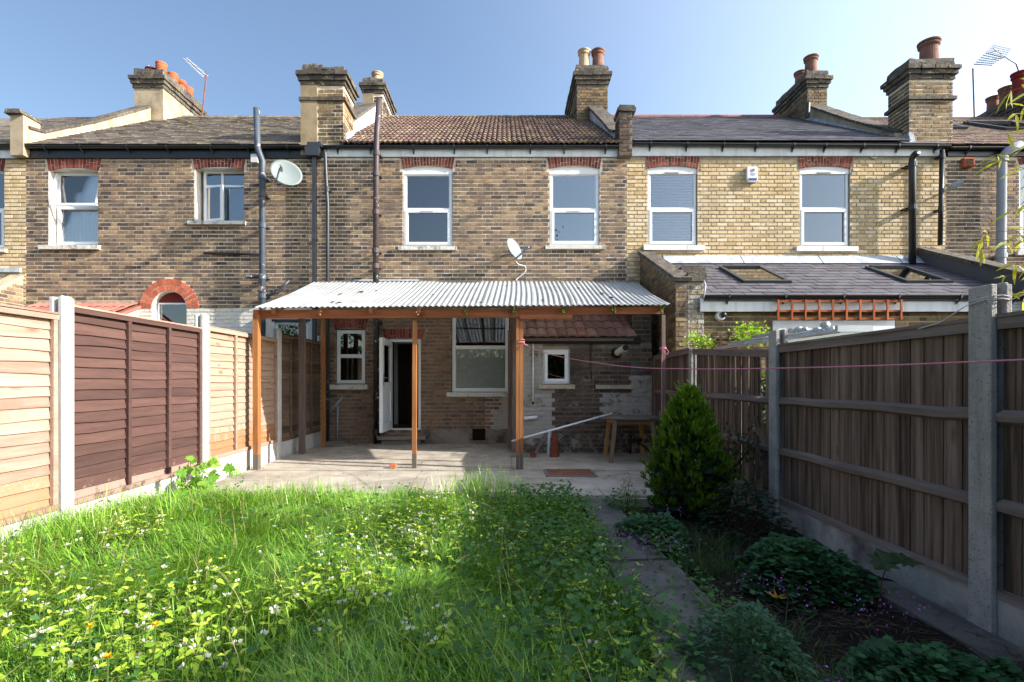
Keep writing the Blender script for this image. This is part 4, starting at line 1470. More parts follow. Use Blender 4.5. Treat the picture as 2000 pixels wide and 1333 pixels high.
# rear outhouse of the centre house
YO = 8.7
ox0, ox1 = PX(1008, YO), PX(1273, YO)
q1 = (PX(1060, YO), PX(1113, YO), PZ(750, YO), PZ(676, YO))
OH = PZ(671, YO)


def paintO(x, z):
    px = VX + x * FPX / YO
    py = VY - (z - EYE) * FPX / YO
    edge = 1058 + max(0, (py - 755)) * .22 - max(0, py - 790) * .0
    if px < edge and py < 860: return .66 + .12 * math.sin(py * .07)
    if px < 1085 and 760 < py < 850: return .7 if px < 1079 + (py - 800) * .1 else .3
    if px > 1232 and 735 < py < 812: return .58
    if 1170 < px < 1240 and 765 < py < 815: return .56
    if 1085 < px < 1165 and 735 < py < 800: return .38
    if py > 845: return .44
    if 1130 < px < 1170 and py < 735: return .3
    return .05


wO = one('outhouse_wall', lambda m: (wall_mesh(m, ox0, ox1, -.1, OH, YO, [q1], paintf=paintO, cell=.12),
                                     m.box(ox1 - .25, ox1, YO + .31, YW - .02, -.1, 2.4)), M['mortar_dark'], hC)
pier_x = PX(1236, YO)


def interO(a, b):
    return cut([(ox0, ox1)], [(p[0], p[1]) for p in (q1, (PX(1200, YO), PX(1224, YO), PZ(699, YO), PZ(676, YO)), (PX(1163, YO), PX(1235, YO), PZ(760, YO), PZ(752, YO))) if p[2] < b - .01 and p[3] > a + .01])


brickwork(wO, (0, YO, 0), (1, 0, 0), (0, -1, 0), -.05, OH, interO, M['brick_dark'], 300, paintf=paintO, name='outhouse_brick')
pr = one('outhouse_pier', lambda m: m.box(pier_x, ox1 - .004, YO + .01, YO + .45, OH, PZ(600, YO)), M['mortar_dark'], hC)
brickwork(pr, (pier_x, YO + .01, 0), (1, 0, 0), (0, -1, 0), OH + .01, PZ(600, YO), lambda a, b: [(.01, ox1 - pier_x - .012)], M['brick_dark'], 0)
brickwork(pr, (pier_x, YO + .45, 0), (0, -1, 0), (-1, 0, 0), OH + .01, PZ(600, YO), lambda a, b: [(.01, .44)], M['brick_dark'], 0)
one('outhouse_side', lambda m: [m.box(ox0 - .03, ox0 - .002, y, y + .15, 0, 2.1 + (y - YO) * .5, random.random()) for y in np.arange(YO, YW - .2, .16)], M['post_grey'], hC)
one('corner_board', lambda m: (m.rbox(PX(1001, YO), PX(1008, YO), YO - .03, YO + .05, .05, PZ(650, YO), .003), m.rbox(PX(992, 8.9), PX(999, 8.9), 8.9, 8.95, .05, PZ(646, 8.9), .003)), M['post_grey'], hC)
window(hC, q1[0], q1[1], q1[2], q1[3] - .06, YO + .03, split=None, fw=.045, glass='glass_dark', vent=None)
one('window_head', lambda m: m.box(q1[0], q1[1], YO + .02, YO + .1, q1[3] - .06, q1[3]), surf('grey_trim', ['#8b8578', '#989284']), hC)
one('outhouse_room', lambda m: (m.box(ox0 + .1, ox1 - .3, YO + 1.2, YO + 1.25, 0, 2.4), m.box(ox0 + .3, ox0 + .32, YO + .3, YO + 1.2, 0, 2.4), m.box(ox0 + .32, ox1 - .3, YO + .3, YO + 1.2, 2.0, 2.02)), M['interior_dark'], hC)
sill(hC, PX(1052, YO), PX(1122, YO), PZ(760, YO), PZ(751, YO), YO, .07, 'stone_sill')
sill(hC, PX(1163, YO), PX(1236, YO), PZ(760, YO), PZ(752, YO), YO, .05, 'stone_sill', name='blocked_window_sill')
one('eaves_board', lambda m: (m.box(PX(1022, YO), PX(1250, YO), YO - .05, YO - .012, OH - .01, PZ(660, YO))), surf('dark_timber', ['#241c1a', '#332826'], bump=.3), hC)
orf = one('outhouse_roof', lambda m: m.prism([(YO - .1, OH + .08), (YW, OH + .9), (YW, OH + .8), (YO - .1, OH + .03)], ox0 + .0, pier_x - .01), M['interior_dark'], hC)
pane_tiles(orf, 'roof_tile', ox0 + .01, pier_x + .02, (YO - .15, OH + .09), (YW - .02, OH + .95), .3, .165, M['tile_pink'], thick=.018, budget=300, wave=.024, roll=.165, stagger=0, lift=.003)
mb = MB()
mb.tube([(PX(1203, YO), YO + .05, PZ(691, YO)), (PX(1219, 8.5), 8.42, PZ(680, 8.42))], [.055, .055], 14)
vp = obj('vent_duct', mb, M['white_paint'], hC)
one('duct_mouth', lambda m: (m.tube([(PX(1219, 8.5), 8.419, PZ(680, 8.42)), (PX(1219, 8.5) + .003, 8.405, PZ(680, 8.42) + .003)], [.05, .05], 14)), M['near_black'], vp)  # black disc on the capped duct end, stands for its dark hollow
one('duct_collar', lambda m: m.tube([(PX(1205, YO), YO - .02, PZ(690, YO)), (PX(1204, YO), YO + .01, PZ(690.5, YO))], [.09, .09], 16), M['near_black'], vp)
pipe(hC, [(PX(1041, YO), YO - .03, PZ(672, YO)), (PX(1041, YO), YO - .03, PZ(790, YO))], .011, 'white_paint', name='conduit', n=8)
pipe(hC, [(PX(1023, YO), YO - .06, PZ(817, YO)), (PX(1049, YO), YO - .06, PZ(815, YO))], .03, 'white_paint', name='waste_pipe')
pipe(hC, [(PX(1041, YO), YO - .03, PZ(790, YO)), (PX(1041, YO), YO - .03, PZ(785, YO))], .014, 'near_black', name='conduit', n=8)
pipe(hC, [(PX(1154, YO), YO - .02, PZ(668, YO)), (PX(1154, YO), YO - .02, PZ(720, YO)), (PX(1156, YO), YO - .02, PZ(745, YO))], .006, 'black_plastic', name='cable', n=6)
# wire mesh fixed over the brickwork right of the blocked window
mb = MB()
for i in range(9):
    x = PX(1233, YO) + i * .028
    mb.beam((x, YO - .02, PZ(730, YO)), (x, YO - .02, PZ(706, YO)), .003, .003, (0, 1, 0))
for i in range(8):
    z = PZ(729, YO) + i * .028
    mb.beam((PX(1233, YO), YO - .022, z), (PX(1233, YO) + .225, YO - .022, z), .003, .003)
obj('wire_mesh', mb, M['metal'], hC)

# ================================================================== house right: yellow bricks
hD = thing('terraced_house', (5.4, YW, 0), 'yellow brick terraced house with grey slate roof and slate roofed extension', 'house', 'row of terraced houses')
dx1 = PX(1846, YW)
d1 = (PX(1265, YW), PX(1362, YW), PZ(480, YW), PZ(325, YW))
d2 = (PX(1562, YW), PX(1660, YW), PZ(482, YW), PZ(325, YW))
blk = [(d[0] - .06, d[1] + .06, d[3] - .06, ARCH_TOP + .03) for d in (d1, d2)]
wD = house_wall(hD, cx1, dx1, 5.55, [d1, d2], blk, 'brick_yellow', 'mortar_yellow', 300, TONE_Y, visible=lambda b: b[2] > 3.5, phase=.6)
for d in (d1, d2):
    flat_arch(wD, d[0] - .01, d[1] + .02, d[3] - .045, .055, PZ(298, YW), 17, M['brick_red'] if d is d1 else M['brick_red'])
    head_piece(hD, d[0], d[1], d[3] - .14, d[3] - .035, .05, YW + .02)
    window(hD, d[0] + .01, d[1] - .01, d[2] + .005, d[3] - .09, yf, split=PZ(409, yf), fw=.045, vent='top', lower_frame=True,
           glass='glass_mid' if d is d1 else 'glass_dark')
    sill(hD, d[0] - .09, d[1] + .12, d[2] - .1, d[2], out=.07, mat='white_paint')
venetian(hD, d1[0] + .05, d1[1] - .05, d1[2], d1[3] - .1, yf + .07)
venetian(hD, d2[0] + .05, d2[1] - .05, (d2[2] + d2[3]) / 2 + .0, d2[3] - .1, yf + .07, 'blind_dark', .03)
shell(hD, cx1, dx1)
rD = roof_base(hD, cx1 + .05, dx1 - .05, 'slate', ze=ZE + .05)
pane_tiles(rD, 'slate', PX(1232, YW) + .03, 7.75, (YE, ZE + .07), (YR, ZR + .02), .22, .3, M['slate'], budget=300, lift=.003)
rt = MB()
for x in np.arange(2.7, 7.7, .42):
    mb = MB()
    mb.prism([(YR - .13, ZR - .05), (YR - .06, ZR + .05), (YR, ZR + .08), (YR + .06, ZR + .05), (YR + .13, ZR - .05)], x, x + .41, random.random())
    obj('ridge_tile', mb, M['ridge_red'], rD)
one('fascia', lambda m: m.box(PX(1231, YW), dx1 - .1, YW - .046, YW - .015, 5.54, 5.76), M['fascia_white'], hD)
gutter(hD, PX(1234, YW), dx1, YW - .048, 5.76, -.05, nbr=9, r=.048)
parapet(hD, 7.74, 8.1, [(10.35, 5.8, 6.12), (11.6, 6.6, 6.95), (13.35, 7.7, 8.22)], 'render', cap_t=.05)
one('flashing', lambda m: m.prism([(10.3, 5.85), (10.3, 6.0), (13.35, 7.98), (13.35, 7.8)], 7.7, 7.735), M['lead'], hD)
one('flashing', lambda m: (m.prism([(10.1, 5.72), (10.1, 5.95), (10.9, 6.3), (10.9, 6.0)], 7.84, 7.89), m.prismy([(7.83, 5.72), (8.02, 5.72), (8.0, 5.8), (7.95, 6.0), (7.86, 6.05)], 10.14, 10.19)), M['lead'], hD)
c4 = chimney(hD, 7.72, 8.22, 13.3, 14.8, 7.4, 9.12, 'brick_stock', 'mortar_dark', cap_h=.45)
pot(c4, PX(1584, 13.55), 13.55, 9.08, .52, .155, 'pot_red')
pot(c4, PX(1563, 14.1), 14.1, 9.08, .45, .14, 'pot_red')
c6 = chimney(hD, 7.9, 8.74, 10.18, 10.75, 5.6, 7.5, 'brick_stock', cap_h=.42, band=6.68)
pot(c6, PX(1816, 10.4), 10.42, 7.46, .5, .17, 'pot_red', n=24)
one('vent_cowl', lambda m: m.tube([(PX(1577, 13.0), 13.0, 7.75), (PX(1576, 13.0), 12.95, 8.1)], .05, 8), M['black_plastic'], hD)
# black soil pipe with an open slanting top
yq = YW - .19
pipe(hD, [(PX(1791, yq - .12), yq - .12, PZ(299, yq - .12)), (PX(1784, yq - .02), yq - .02, PZ(306, yq)), (PX(1782, yq), yq, PZ(315, yq)), (PX(1782, yq), yq, 3.4)], .06, 'black_plastic',
     [(PX(1782, yq), yq, PZ(322, yq)), (PX(1782, yq), yq, 4.5)], name='soil_pipe')
yq = YW - .12
pipe(hD, [(PX(1840, yq), yq, 5.62), (PX(1836, yq), yq, 3.8)], .04, 'black_plastic', [(PX(1838, yq), yq, PZ(410, yq)), (PX(1840, yq), yq, 5.5)])
one('round_vent', lambda m: (m.tube([(PX(1705, YW), YW - .03, PZ(304, YW)), (PX(1705, YW), YW - .001, PZ(304, YW))], [.075, .08], 18),), M['stone_sill'], hD)
one('vent_grille', lambda m: m.tube([(PX(1705, YW), YW - .034, PZ(304, YW)), (PX(1705, YW), YW - .02, PZ(304, YW))], .052, 16), surf('vent_grey', ['#6f6a58', '#827c69'], bump=0), hD)

# rear extension of the yellow house: slate roof, skylights, white fascia
YX = 8.08
ZX0, ZX1 = PZ(582, 7.98), 3.47
xw0 = PX(1372, YX)
eD = one('extension_wall', lambda m: wall_mesh(m, xw0, 9.0, -.1, 2.56, YX, [(PX(1508, YX), PX(1745, YX), 0, PZ(625, YX))]), M['mortar_yellow'], hD)
brickwork(eD, (0, YX, 0), (1, 0, 0), (0, -1, 0), 1.3, 2.4, lambda a, b: cut([(xw0, 9.0)], [(PX(1508, YX), PX(1745, YX))] if a < PZ(629, YX) else []), M['brick_stock'], 0, name='brick')
sd_ = one('side_wall', lambda m: m.prism([(8.0, -.1), (8.0, 2.72), (YW - .02, 3.62), (YW - .02, -.1)], 2.62, 2.8), M['mortar_dark'], hD)
brickwork(sd_, (2.62, YW - .02, 0), (0, -1, 0), (-1, 0, 0), .3, 3.6, lambda a, b: [(max(0.0, (3.62 - .005 - b) / .432 * -1 + 0) if False else max(.005, (3.60 - b) / -.43), min(2.07, (3.60 - b) / .43))] if (3.60 - b) / .43 > .05 else [], M['brick_stock'], 0)
brickwork(sd_, (2.62, 8.0, 0), (1, 0, 0), (0, -1, 0), .0, 2.66, lambda a, b: [(.005, .175)], M['brick_stock'], 0)
one('coping', lambda m: (m.beam((2.72, 7.93, 2.75), (2.72, YW - .02, 3.68), .27, .06)), M['cap_stone'], hD)
pp = one('extension_pier', lambda m: m.box(2.81, xw0 - .0, YX - .06, YX + .3, -.1, 2.72), M['mortar_yellow'], hD)
brickwork(pp, (2.81, YX - .06, 0), (1, 0, 0), (0, -1, 0), .8, 2.7, lambda a, b: [(.005, xw0 - 2.815)], M['brick_stock'], 0, paintf=lambda u, v: .5)
one('pier_cap', lambda m: m.rbox(2.8, xw0 + .03, YX - .1, YX + .34, 2.73, 2.85, .008), M['cap_stone'], hD)
one('ledge', lambda m: m.rbox(2.86, 3.25, YX + .35, YW - .1, 2.95, 3.06, .008), M['cap_stone'], hD)
rX = one('extension_roof', lambda m: m.prism([(7.94, ZX0), (YW - .02, ZX1), (YW - .02, ZX1 - .1), (7.94, ZX0 - .06)], PX(1374, 7.98), 9.0), M['slate_new'], hD)
# parapet on its right climbing with the roof
PR0 = 7.98
pp2 = one('parapet', lambda m: m.prism([(7.6, 2.2), (7.6, 2.62), (YW - .02, 3.72), (YW - .02, 3.3)], PR0, PR0 + .25), surf('felt_dark', ['#4a4a4d', '#626265'], bump=.3, rough=.7), hD)
for i in range(4):
    a, b = i / 4, (i + 1) / 4
    one('coping', lambda m: m.beam((PR0 + .13, 7.55 + 2.53 * a + .004, 2.63 + 1.12 * a), (PR0 + .13, 7.55 + 2.53 * b - .004, 2.63 + 1.12 * b), .32, .06, (0, 0, 1), random.random()), M['cap_stone'], pp2)
pane_tiles(rX, 'extension_slate', PX(1376, 7.98), PR0 - .005, (7.93, ZX0 + .012), (YW - .12, ZX1 - .035), .2, .31, M['slate_new'], thick=.009, budget=300, lift=.004, jx=.005, gap=.009)
one('lead_flashing', lambda m: [m.prism([(YW - .014, 3.46), (YW - .014, 3.63), (YW - .03, 3.62), (YW - .2, ZX1 - .03)], x, x + 1.48) for x in np.arange(3.06, 7.9, 1.5)][:3], M['lead'], hD)
one('fascia', lambda m: m.box(PX(1367, 7.98), 9.0, 7.955, 7.985, PZ(609, 7.98), PZ(583, 7.98)), M['fascia_white'], hD)
gutter(hD, PX(1373, 7.95), 9.0, 7.95, PZ(578, 7.95), r=.045, nbr=7)
pipe(hD, [(PX(1375, 7.9), 7.92, PZ(583, 7.9)), (PX(1378, 7.95), 7.95, PZ(560, 8)), (PX(1374, 8), 8.0, PZ(545, 8))], .012, 'lead', name='flashing_clip', n=6)
sy_, sz_ = (YW - .12 - 7.93), (ZX1 - ZX0 - .047)
LL = math.hypot(sy_, sz_)


def skylight(parent, x0, x1, s0, s1, pe, uy, uz, mat='glass_roof', rise=.07):
    ny, nz = -uz, uy

    def P(x, s, h): return (x, pe[0] + uy * s + ny * h, pe[1] + uz * s + nz * h)

    def bar(m, xa, xb, sa, sb, h0, h1):
        m.hexa([P(xa, sa, h0), P(xb, sa, h0), P(xb, sb, h0), P(xa, sb, h0), P(xa, sa, h1), P(xb, sa, h1), P(xb, sb, h1), P(xa, sb, h1)])
    w = .07
    s = one('skylight', lambda m: (bar(m, x0, x0 + w, s0, s1, 0, rise), bar(m, x1 - w, x1, s0, s1, 0, rise), bar(m, x0 + w, x1 - w, s0, s0 + w, 0, rise), bar(m, x0 + w, x1 - w, s1 - w, s1, 0, rise + .02)),
            surf('skylight_frame', ['#2f3337', '#3d4145'], bump=0, rough=.4, spec=.5), parent)
    one('pane', lambda m: bar(m, x0 + w, x1 - w, s0 + w, s1 - w, rise - .02, rise - .014), M[mat], s)
    one('blind', lambda m: bar(m, x0 + w, x1 - w, s0 + w, s1 - w, .03, .035), M['curtain'], s)
    return s


uy, uz = sy_ / LL, sz_ / LL
skylight(rX, PX(1452, 8.6), PX(1546, 8.6), .75, 1.85, (7.93, ZX0), uy, uz)
skylight(rX, PX(1770, 8.6), PX(1862, 8.6), .75, 1.85, (7.93, ZX0), uy, uz)
dfm = one('patio_door_frame', lambda m: (m.box(PX(1508, YX), PX(1745, YX), YX - .03, YX + .06, PZ(648, YX), PZ(627, YX)), m.box(PX(1508, YX), PX(1518, YX), YX - .03, YX + .06, 0, PZ(648, YX)),
                                         m.box(PX(1735, YX), PX(1745, YX), YX - .03, YX + .06, 0, PZ(648, YX))), M['upvc'], hD)
one('pane', lambda m: m.box(PX(1518, YX), PX(1735, YX), YX + .0, YX + .01, 0, PZ(648, YX)), M['glass_dark'], dfm)
one('interior', lambda m: (m.box(3.2, 7.9, YX + 1.6, YX + 1.65, 0, 2.5), m.box(3.2, 7.9, YX + .31, YX + 1.6, 0, .01)), M['interior_dark'], hD)

# ================================================================== house far right: brown bricks
hE = thing('terraced_house', (11.2, YW, 0), 'dark brown brick terraced house with a pale grey pipe at the far right', 'house', 'row of terraced houses')
e1 = (PX(1990, YW), PX(2090, YW), PZ(492, YW), PZ(318, YW))
wE = house_wall(hE, dx1, 14.5, 5.55, [e1], [(e1[0] - .05, e1[1] + .05, e1[3] - .05, ARCH_TOP)], 'brick_brown', 'mortar', 200, visible=lambda b: b[1] < 10.2 and b[2] > 3.2, phase=.1)
window(hE, e1[0], e1[1], e1[2], e1[3] - .02, YW + .03, split=(e1[2] + e1[3]) / 2, vent=None)
flat_arch(wE, e1[0], e1[1], e1[3] - .04, .05, ARCH_TOP, 15, M['brick_red'])
sill(hE, e1[0] - .08, e1[1] + .08, e1[2] - .08, e1[2])
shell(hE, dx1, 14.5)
rE = roof_base(hE, dx1 + .0, 14.5, 'tile_red', ze=ZE - .02)
pane_tiles(rE, 'roof_tile', 8.3, 14.3, (YE, ZE), (YR, ZR), .26, .25, M['tile_brown'], budget=300, lift=.004)
skylight(rE, 9.9, 10.5, 2.2, 3.1, (YE, ZE + .02), .849, .528)
skylight(rE, 11.2, 12.4, 2.0, 3.3, (YE, ZE + .02), .849, .528)
gutter(hE, dx1 + .02, 14.5, YW - .045, 5.68, nbr=8, r=.048)
one('fascia', lambda m: m.box(dx1 + .02, 14.5, YW - .043, YW - .015, 5.54, 5.67), M['black_plastic'], hE)
yq = YW - .15
pipe(hE, [(PX(1985, yq), yq - .1, PZ(287, yq)), (PX(1965, yq), yq - .02, PZ(296, yq)), (PX(1957, yq), yq, PZ(306, yq)), (PX(1955, yq), yq, PZ(518, yq)), (PX(1955, yq), yq, 2.)], .075, 'grey_pipe', [(PX(1957, yq), yq, PZ(312, yq)), (PX(1955, yq), yq, PZ(500, yq))])
one('extract_vent', lambda m: (m.box(PX(1876, YW), PX(1896, YW), YW - .09, YW - .0, PZ(329, YW), PZ(312, YW))), M['brick_orange'], hE)
one('extract_grille', lambda m: [m.box(PX(1878, YW), PX(1894, YW), YW - .1, YW - .092, PZ(328 - k * 3, YW), PZ(326.5 - k * 3, YW)) for k in range(5)], M['near_black'], hE)
c7 = chimney(hE, 14.0, 14.7, 13.4, 15.6, 7.3, 9.05, 'brick_dark', 'mortar_dark', cap_h=.5)
for px, m_, h, r_ in ((1939, 'pot_red', .5, .15), (1965, 'pot_red', .55, .16), (1991, 'pot_deep', .75, .17)):
    pot(c7, 14.3, 14.3 * 1020 / (px - 985), 9.0, h, r_, m_)
# ================================================================== corrugated canopy on timber posts
cn = thing('lean_to_canopy', (-.6, 7.1, 0), 'white corrugated lean-to canopy on orange-brown timber posts over the patio', 'canopy')
FY, BY = 6.95, YW - .02


def canopy_z(x, s):
    """s: 0 at the front edge, 1 at the wall"""
    zf = 2.18 + .0075 * (x + 3.3)
    return zf + (3.13 - zf) * s - .02 * math.sin(math.pi * s) + .012 * math.sin(x * 2.1 + s * 3) * s * (1 - s) * 3


NS = 9
for i in range(NS):
    u0, u1 = i / NS, (i + 1) / NS + .012
    mb = MB()
    nw = 9
    seg = nw * 8
    rows = 10
    wob = random.uniform(-.03, .03)
    sj = random.uniform(-.02, .02)
    back = 1.0 - random.choice([0, 0, .012, .004])
    for j in range(rows + 1):
        s = j / rows * back
        for k in range(seg + 1):
            u = u0 + (u1 - u0) * k / seg
            xf = -3.33 + 5.47 * u
            xb_ = -3.64 + 6.1 * u
            bow = .03 * math.sin(math.pi * s) * math.sin(u * 9 + 1)
            x = xf + (xb_ - xf) * s + bow
            y = FY + (BY - FY) * s + (sj if j == 0 else 0)
            z = canopy_z(x, s) + .009 * math.cos(2 * math.pi * k / 8) + .004 * i % .004 + (.003 if i % 2 else 0) + .006 * wob * math.sin(s * 6)
            mb.v.append((x, y, z))
    for j in range(rows):
        for k in range(seg):
            q = j * (seg + 1) + k
            mb.face([q, q + 1, q + seg + 2, q + seg + 1], (i * .37) % 1)
    o = obj('corrugated_sheet', mb, M['corrugated'], cn, smooth=True)
    so_ = o.modifiers.new('thickness', 'SOLIDIFY')
    so_.thickness = .0015
# dark flakes laid on the sheets in place of dark holes in them
for px, py, s_ in ((665, 575, .06), (705, 570, .1), (663, 592, .07), (650, 591, .05), (735, 568, .05), (938, 593, .05), (1060, 590, .05), (1176, 573, .07), (1195, 583, .08), (1130, 563, .05), (990, 560, .04), (845, 575, .04)):
    best = min(((abs(PZ(py, FY + (BY - FY) * s) - canopy_z(0, s)), s) for s in np.linspace(0, 1, 60)))
    s = best[1]
    y = FY + (BY - FY) * s
    x = PX(px, y)

    def fl(m):
        n = 7
        b = len(m.v)
        for zz in (0, .006):
            for k in range(n):
                t = 2 * math.pi * k / n
                rr = s_ * random.uniform(.3, .6)
                m.v.append((x + rr * math.cos(t), y + 1.6 * rr * math.sin(t), canopy_z(x, s + 1.6 * rr * math.sin(t) / 3.1) + .014 + zz))
        m.face([b + n + k for k in range(n)])
        for k in range(n):
            m.face([b + k, b + (k + 1) % n, b + n + (k + 1) % n, b + n + k])
    one('hole_patch', fl, M['soil'], cn)
one('front_beam', lambda m: m.beam((-3.36, 7.12, 2.112), (.2, 7.12, 2.125), .05, .115), M['beam_brown'], cn)
one('front_beam', lambda m: m.beam((.2, 7.115, 2.145), (2.16, 7.115, 2.165), .05, .1), M['beam_brown'], cn)
one('front_beam', lambda m: m.beam((.21, 7.06, 2.065), (.92, 7.06, 2.07), .045, .055), M['beam_brown'], cn)
one('side_beam', lambda m: m.beam((-3.34, 7.0, 2.11), (-3.52, 9.9, 2.45), .05, .1), M['beam_brown'], cn)
raf = [535, 628, 724, 818, 911, 1003, 1100, 1197, 1290]
for i, px in enumerate(raf):
    xr = PX(px, 7.04)
    u = (xr + 3.33) / 5.47
    xbk = -3.64 + 6.1 * u
    r_ = one('rafter', lambda m: m.beam((xr, 7.0, canopy_z(xr, .015) - .055), (xbk, YW - .03, canopy_z(xbk, .98) - .085), .038, .075, (0, 0, 1), i / 9), M['rafter_wood'], cn)
    if i in (1, 3) or i > 3:
        mb = MB()
        n = 3 if i < 4 else (9 if i > 4 else 5)
        for k in range(n * 2):
            c = (xr + random.uniform(-.025, .025), 6.985 + random.uniform(-.02, .03), canopy_z(xr, 0) - .05 + random.uniform(-.06, .04))
            rr = random.uniform(.009, .018)
            mb.lathe([(.001, -rr), (rr, -rr * .3), (rr * .8, rr * .5), (.001, rr)], c, 5, random.random())
        obj('moss_tuft', mb, M['moss'] if i > 3 else M['rafter_wood'], r_, kind='stuff')
for s in (.33, .66):
    one('purlin', lambda m: m.beam((-3.45, FY + 3.13 * s, canopy_z(0, s) - .06 + .0), (2.3, FY + 3.13 * s, canopy_z(0, s) - .05), .05, .035), M['rafter_wood'], cn)
one('wall_plate', lambda m: m.box(-3.6, 2.4, YW - .06, YW - .012, 2.98, 3.08), M['rafter_wood'], cn)
one('wall_flashing', lambda m: [m.prism([(YW - .013, 3.165), (YW - .013, 3.14), (YW - .06, 3.13), (YW - .055, 3.145)], x, x + .62) for x in np.arange(-2.9, -1.9, .63)], M['lead'], cn)
0 and one('end_trim', lambda m: m.beam((1.9, YW - .08, 3.2), (2.46, YW - .12, 3.19), .02, .05), M['lead'], cn)


def post_paint(z): return max(0, 1 - z / .55)


def timber_post(px0, px1, Y, ztop, mat, d=.07, lean=0., foot=True, zb=0., nseg=10):
    mb = MB()
    a, b = PX(px0, Y), PX(px1, Y)
    for i in range(nseg):
        z0_, z1_ = zb + (ztop - zb) * i / nseg, zb + (ztop - zb) * (i + 1) / nseg
        l0, l1 = lean * z0_, lean * z1_
        mb.hexa([(a + l0, Y, z0_), (b + l0, Y, z0_), (b + l0, Y + d, z0_), (a + l0, Y + d, z0_), (a + l1, Y, z1_), (b + l1, Y, z1_), (b + l1, Y + d, z1_), (a + l1, Y + d, z1_)],
                .5, post_paint((z0_ + z1_) / 2) if foot else 0, (0, 1) if 0 < i < nseg - 1 else ())
    return obj('post', mb, M[mat], cn)


timber_post(493.5, 503.5, 7.02, 2.1, 'post_orange', .09)
timber_post(804.5, 812.5, 7.15, 2.03, 'post_orange', .065, lean=.004)
timber_post(1008, 1014.5, 7.07, 2.06, 'post_orange', .08)
timber_post(1015.2, 1022, 7.08, 2.06, 'post_orange', .08)
timber_post(1293, 1300, 7.08, 2.1, 'post_grey', .05, foot=False)
timber_post(583, 593, 8.55, 2.3, 'post_grey', .09, foot=False)
timber_post(626, 634, 9.45, 2.4, 'post_orange', .07, foot=False)

# ================================================================== left fence
lf = thing('lap_fence', (-3.5, 6.0, 0), 'sunlit lap panel fence with white concrete posts along the left of the garden', 'fence')
XL = -3.5


def conc_post(parent, x, y, z0, z1, mat, sgn=1, a=.105, b=.12):
    """slotted concrete post; sgn +1: garden on its +x side"""
    h = a / 2
    f = b / 2
    poly = [(x - h, y - f), (x + h, y - f), (x + h, y - .02), (x + h - .03, y - .02 + 0)]
    mb = MB()
    # H section: two flanges and a web
    mb.box(x - h, x - h + .034, y - f, y + f, z0, z1)
    mb.box(x + h - .034, x + h, y - f, y + f, z0, z1)
    mb.box(x - h + .034, x + h - .034, y - .022, y + .022, z0, z1 - .004)
    b0 = [(x + h - .034 + .004, y - f + .008), (x + h - .004, y - f + .008), (x + h - .004, y + f - .008), (x + h - .03, y + f - .008)]
    mb.hexa([(p[0], p[1], z1 + .0005) for p in b0] + [(p[0] + (.004 if i in (0, 3) else -.006), p[1] + (.008 if i < 2 else -.008), z1 + .012) for i, p in enumerate(b0)])
    o = obj('concrete_post', mb, M[mat], parent)
    bv = o.modifiers.new('bevel', 'BEVEL')
    bv.width = .006
    bv.segments = 2
    return o


for y, zt in ((2.15, 1.84), (4.13, 1.86), (6.04, 1.97), (8.03, 2.01), (9.97, 2.06)):
    conc_post(lf, XL + .0, y, -.15, zt, 'concrete_post' if y > 4 else 'concrete_post')


def lap_panel(y0, y1, z0, z1, mat, battens, rows=17, worn=False, topmat=None):
    def fr(m):
        for yb in battens:
            m.rbox(XL + .012, XL + .04, yb - .019, yb + .019, z0 + .05, z1 - .012, .003, random.random(), 0)
        m.rbox(XL + .014, XL + .045, y0 + .0, y1, z1 - .045, z1 - .004, .004, random.random())
        m.rbox(XL + .012, XL + .04, y0 + .0, y1, z0, z0 + .045, .003, random.random(), .55 if worn else 0)
        m.rbox(XL - .04, XL - .012, y0, y0 + .04, z0, z1, .003, .3)
        m.rbox(XL - .04, XL - .012, y1 - .04, y1, z0, z1, .003, .3)
    p = one('fence_panel', fr, M[mat], lf)
    one('capping', lambda m: m.rbox(XL - .03, XL + .035, y0, y1, z1 + .0, z1 + .014, .003), M[topmat or mat], p)
    zz0, zz1 = z0 + .02, z1 - .03
    ph = (zz1 - zz0) / rows
    for i in range(rows):
        a = zz0 + i * ph
        n = 9
        mb = MB()
        t = random.random()
        ws = [random.uniform(-.009, .009) for _ in range(n + 1)]
        ws = [(ws[max(0, k - 1)] + ws[k] * 2 + ws[min(n, k + 1)]) / 3 for k in range(n + 1)]
        gap = random.uniform(0, .007)
        for k in range(n):
            ya, yb = y0 + .003 + (y1 - y0 - .006) * k / n, y0 + .003 + (y1 - y0 - .006) * (k + 1) / n
            la, lb = a + ws[k], a + ws[k + 1]
            bow0 = gap * math.sin(math.pi * k / n * 2)
            bow1 = gap * math.sin(math.pi * (k + 1) / n * 2)
            pt = 0
            if mat in ('pine', 'pine_orange') and i < 4: pt = .8 - .12 * i
            if worn: pt = max(0, min(1, (1 - (a - z0) / .22))) * .6 + .08
            mb.hexa([(XL + .001 + bow0, ya, la), (XL + .013 + bow0, ya, la), (XL + .013 + bow1, yb, lb), (XL + .001 + bow1, yb, lb),
                     (XL - .010, ya, a + ph * 1.18), (XL - .004, ya, a + ph * 1.18), (XL - .004, yb, a + ph * 1.18), (XL - .010, yb, a + ph * 1.18)],
                    t, pt, (2, 4) if 0 < k < n - 1 else ())
        obj('slat', mb, M[mat], p)
    return p


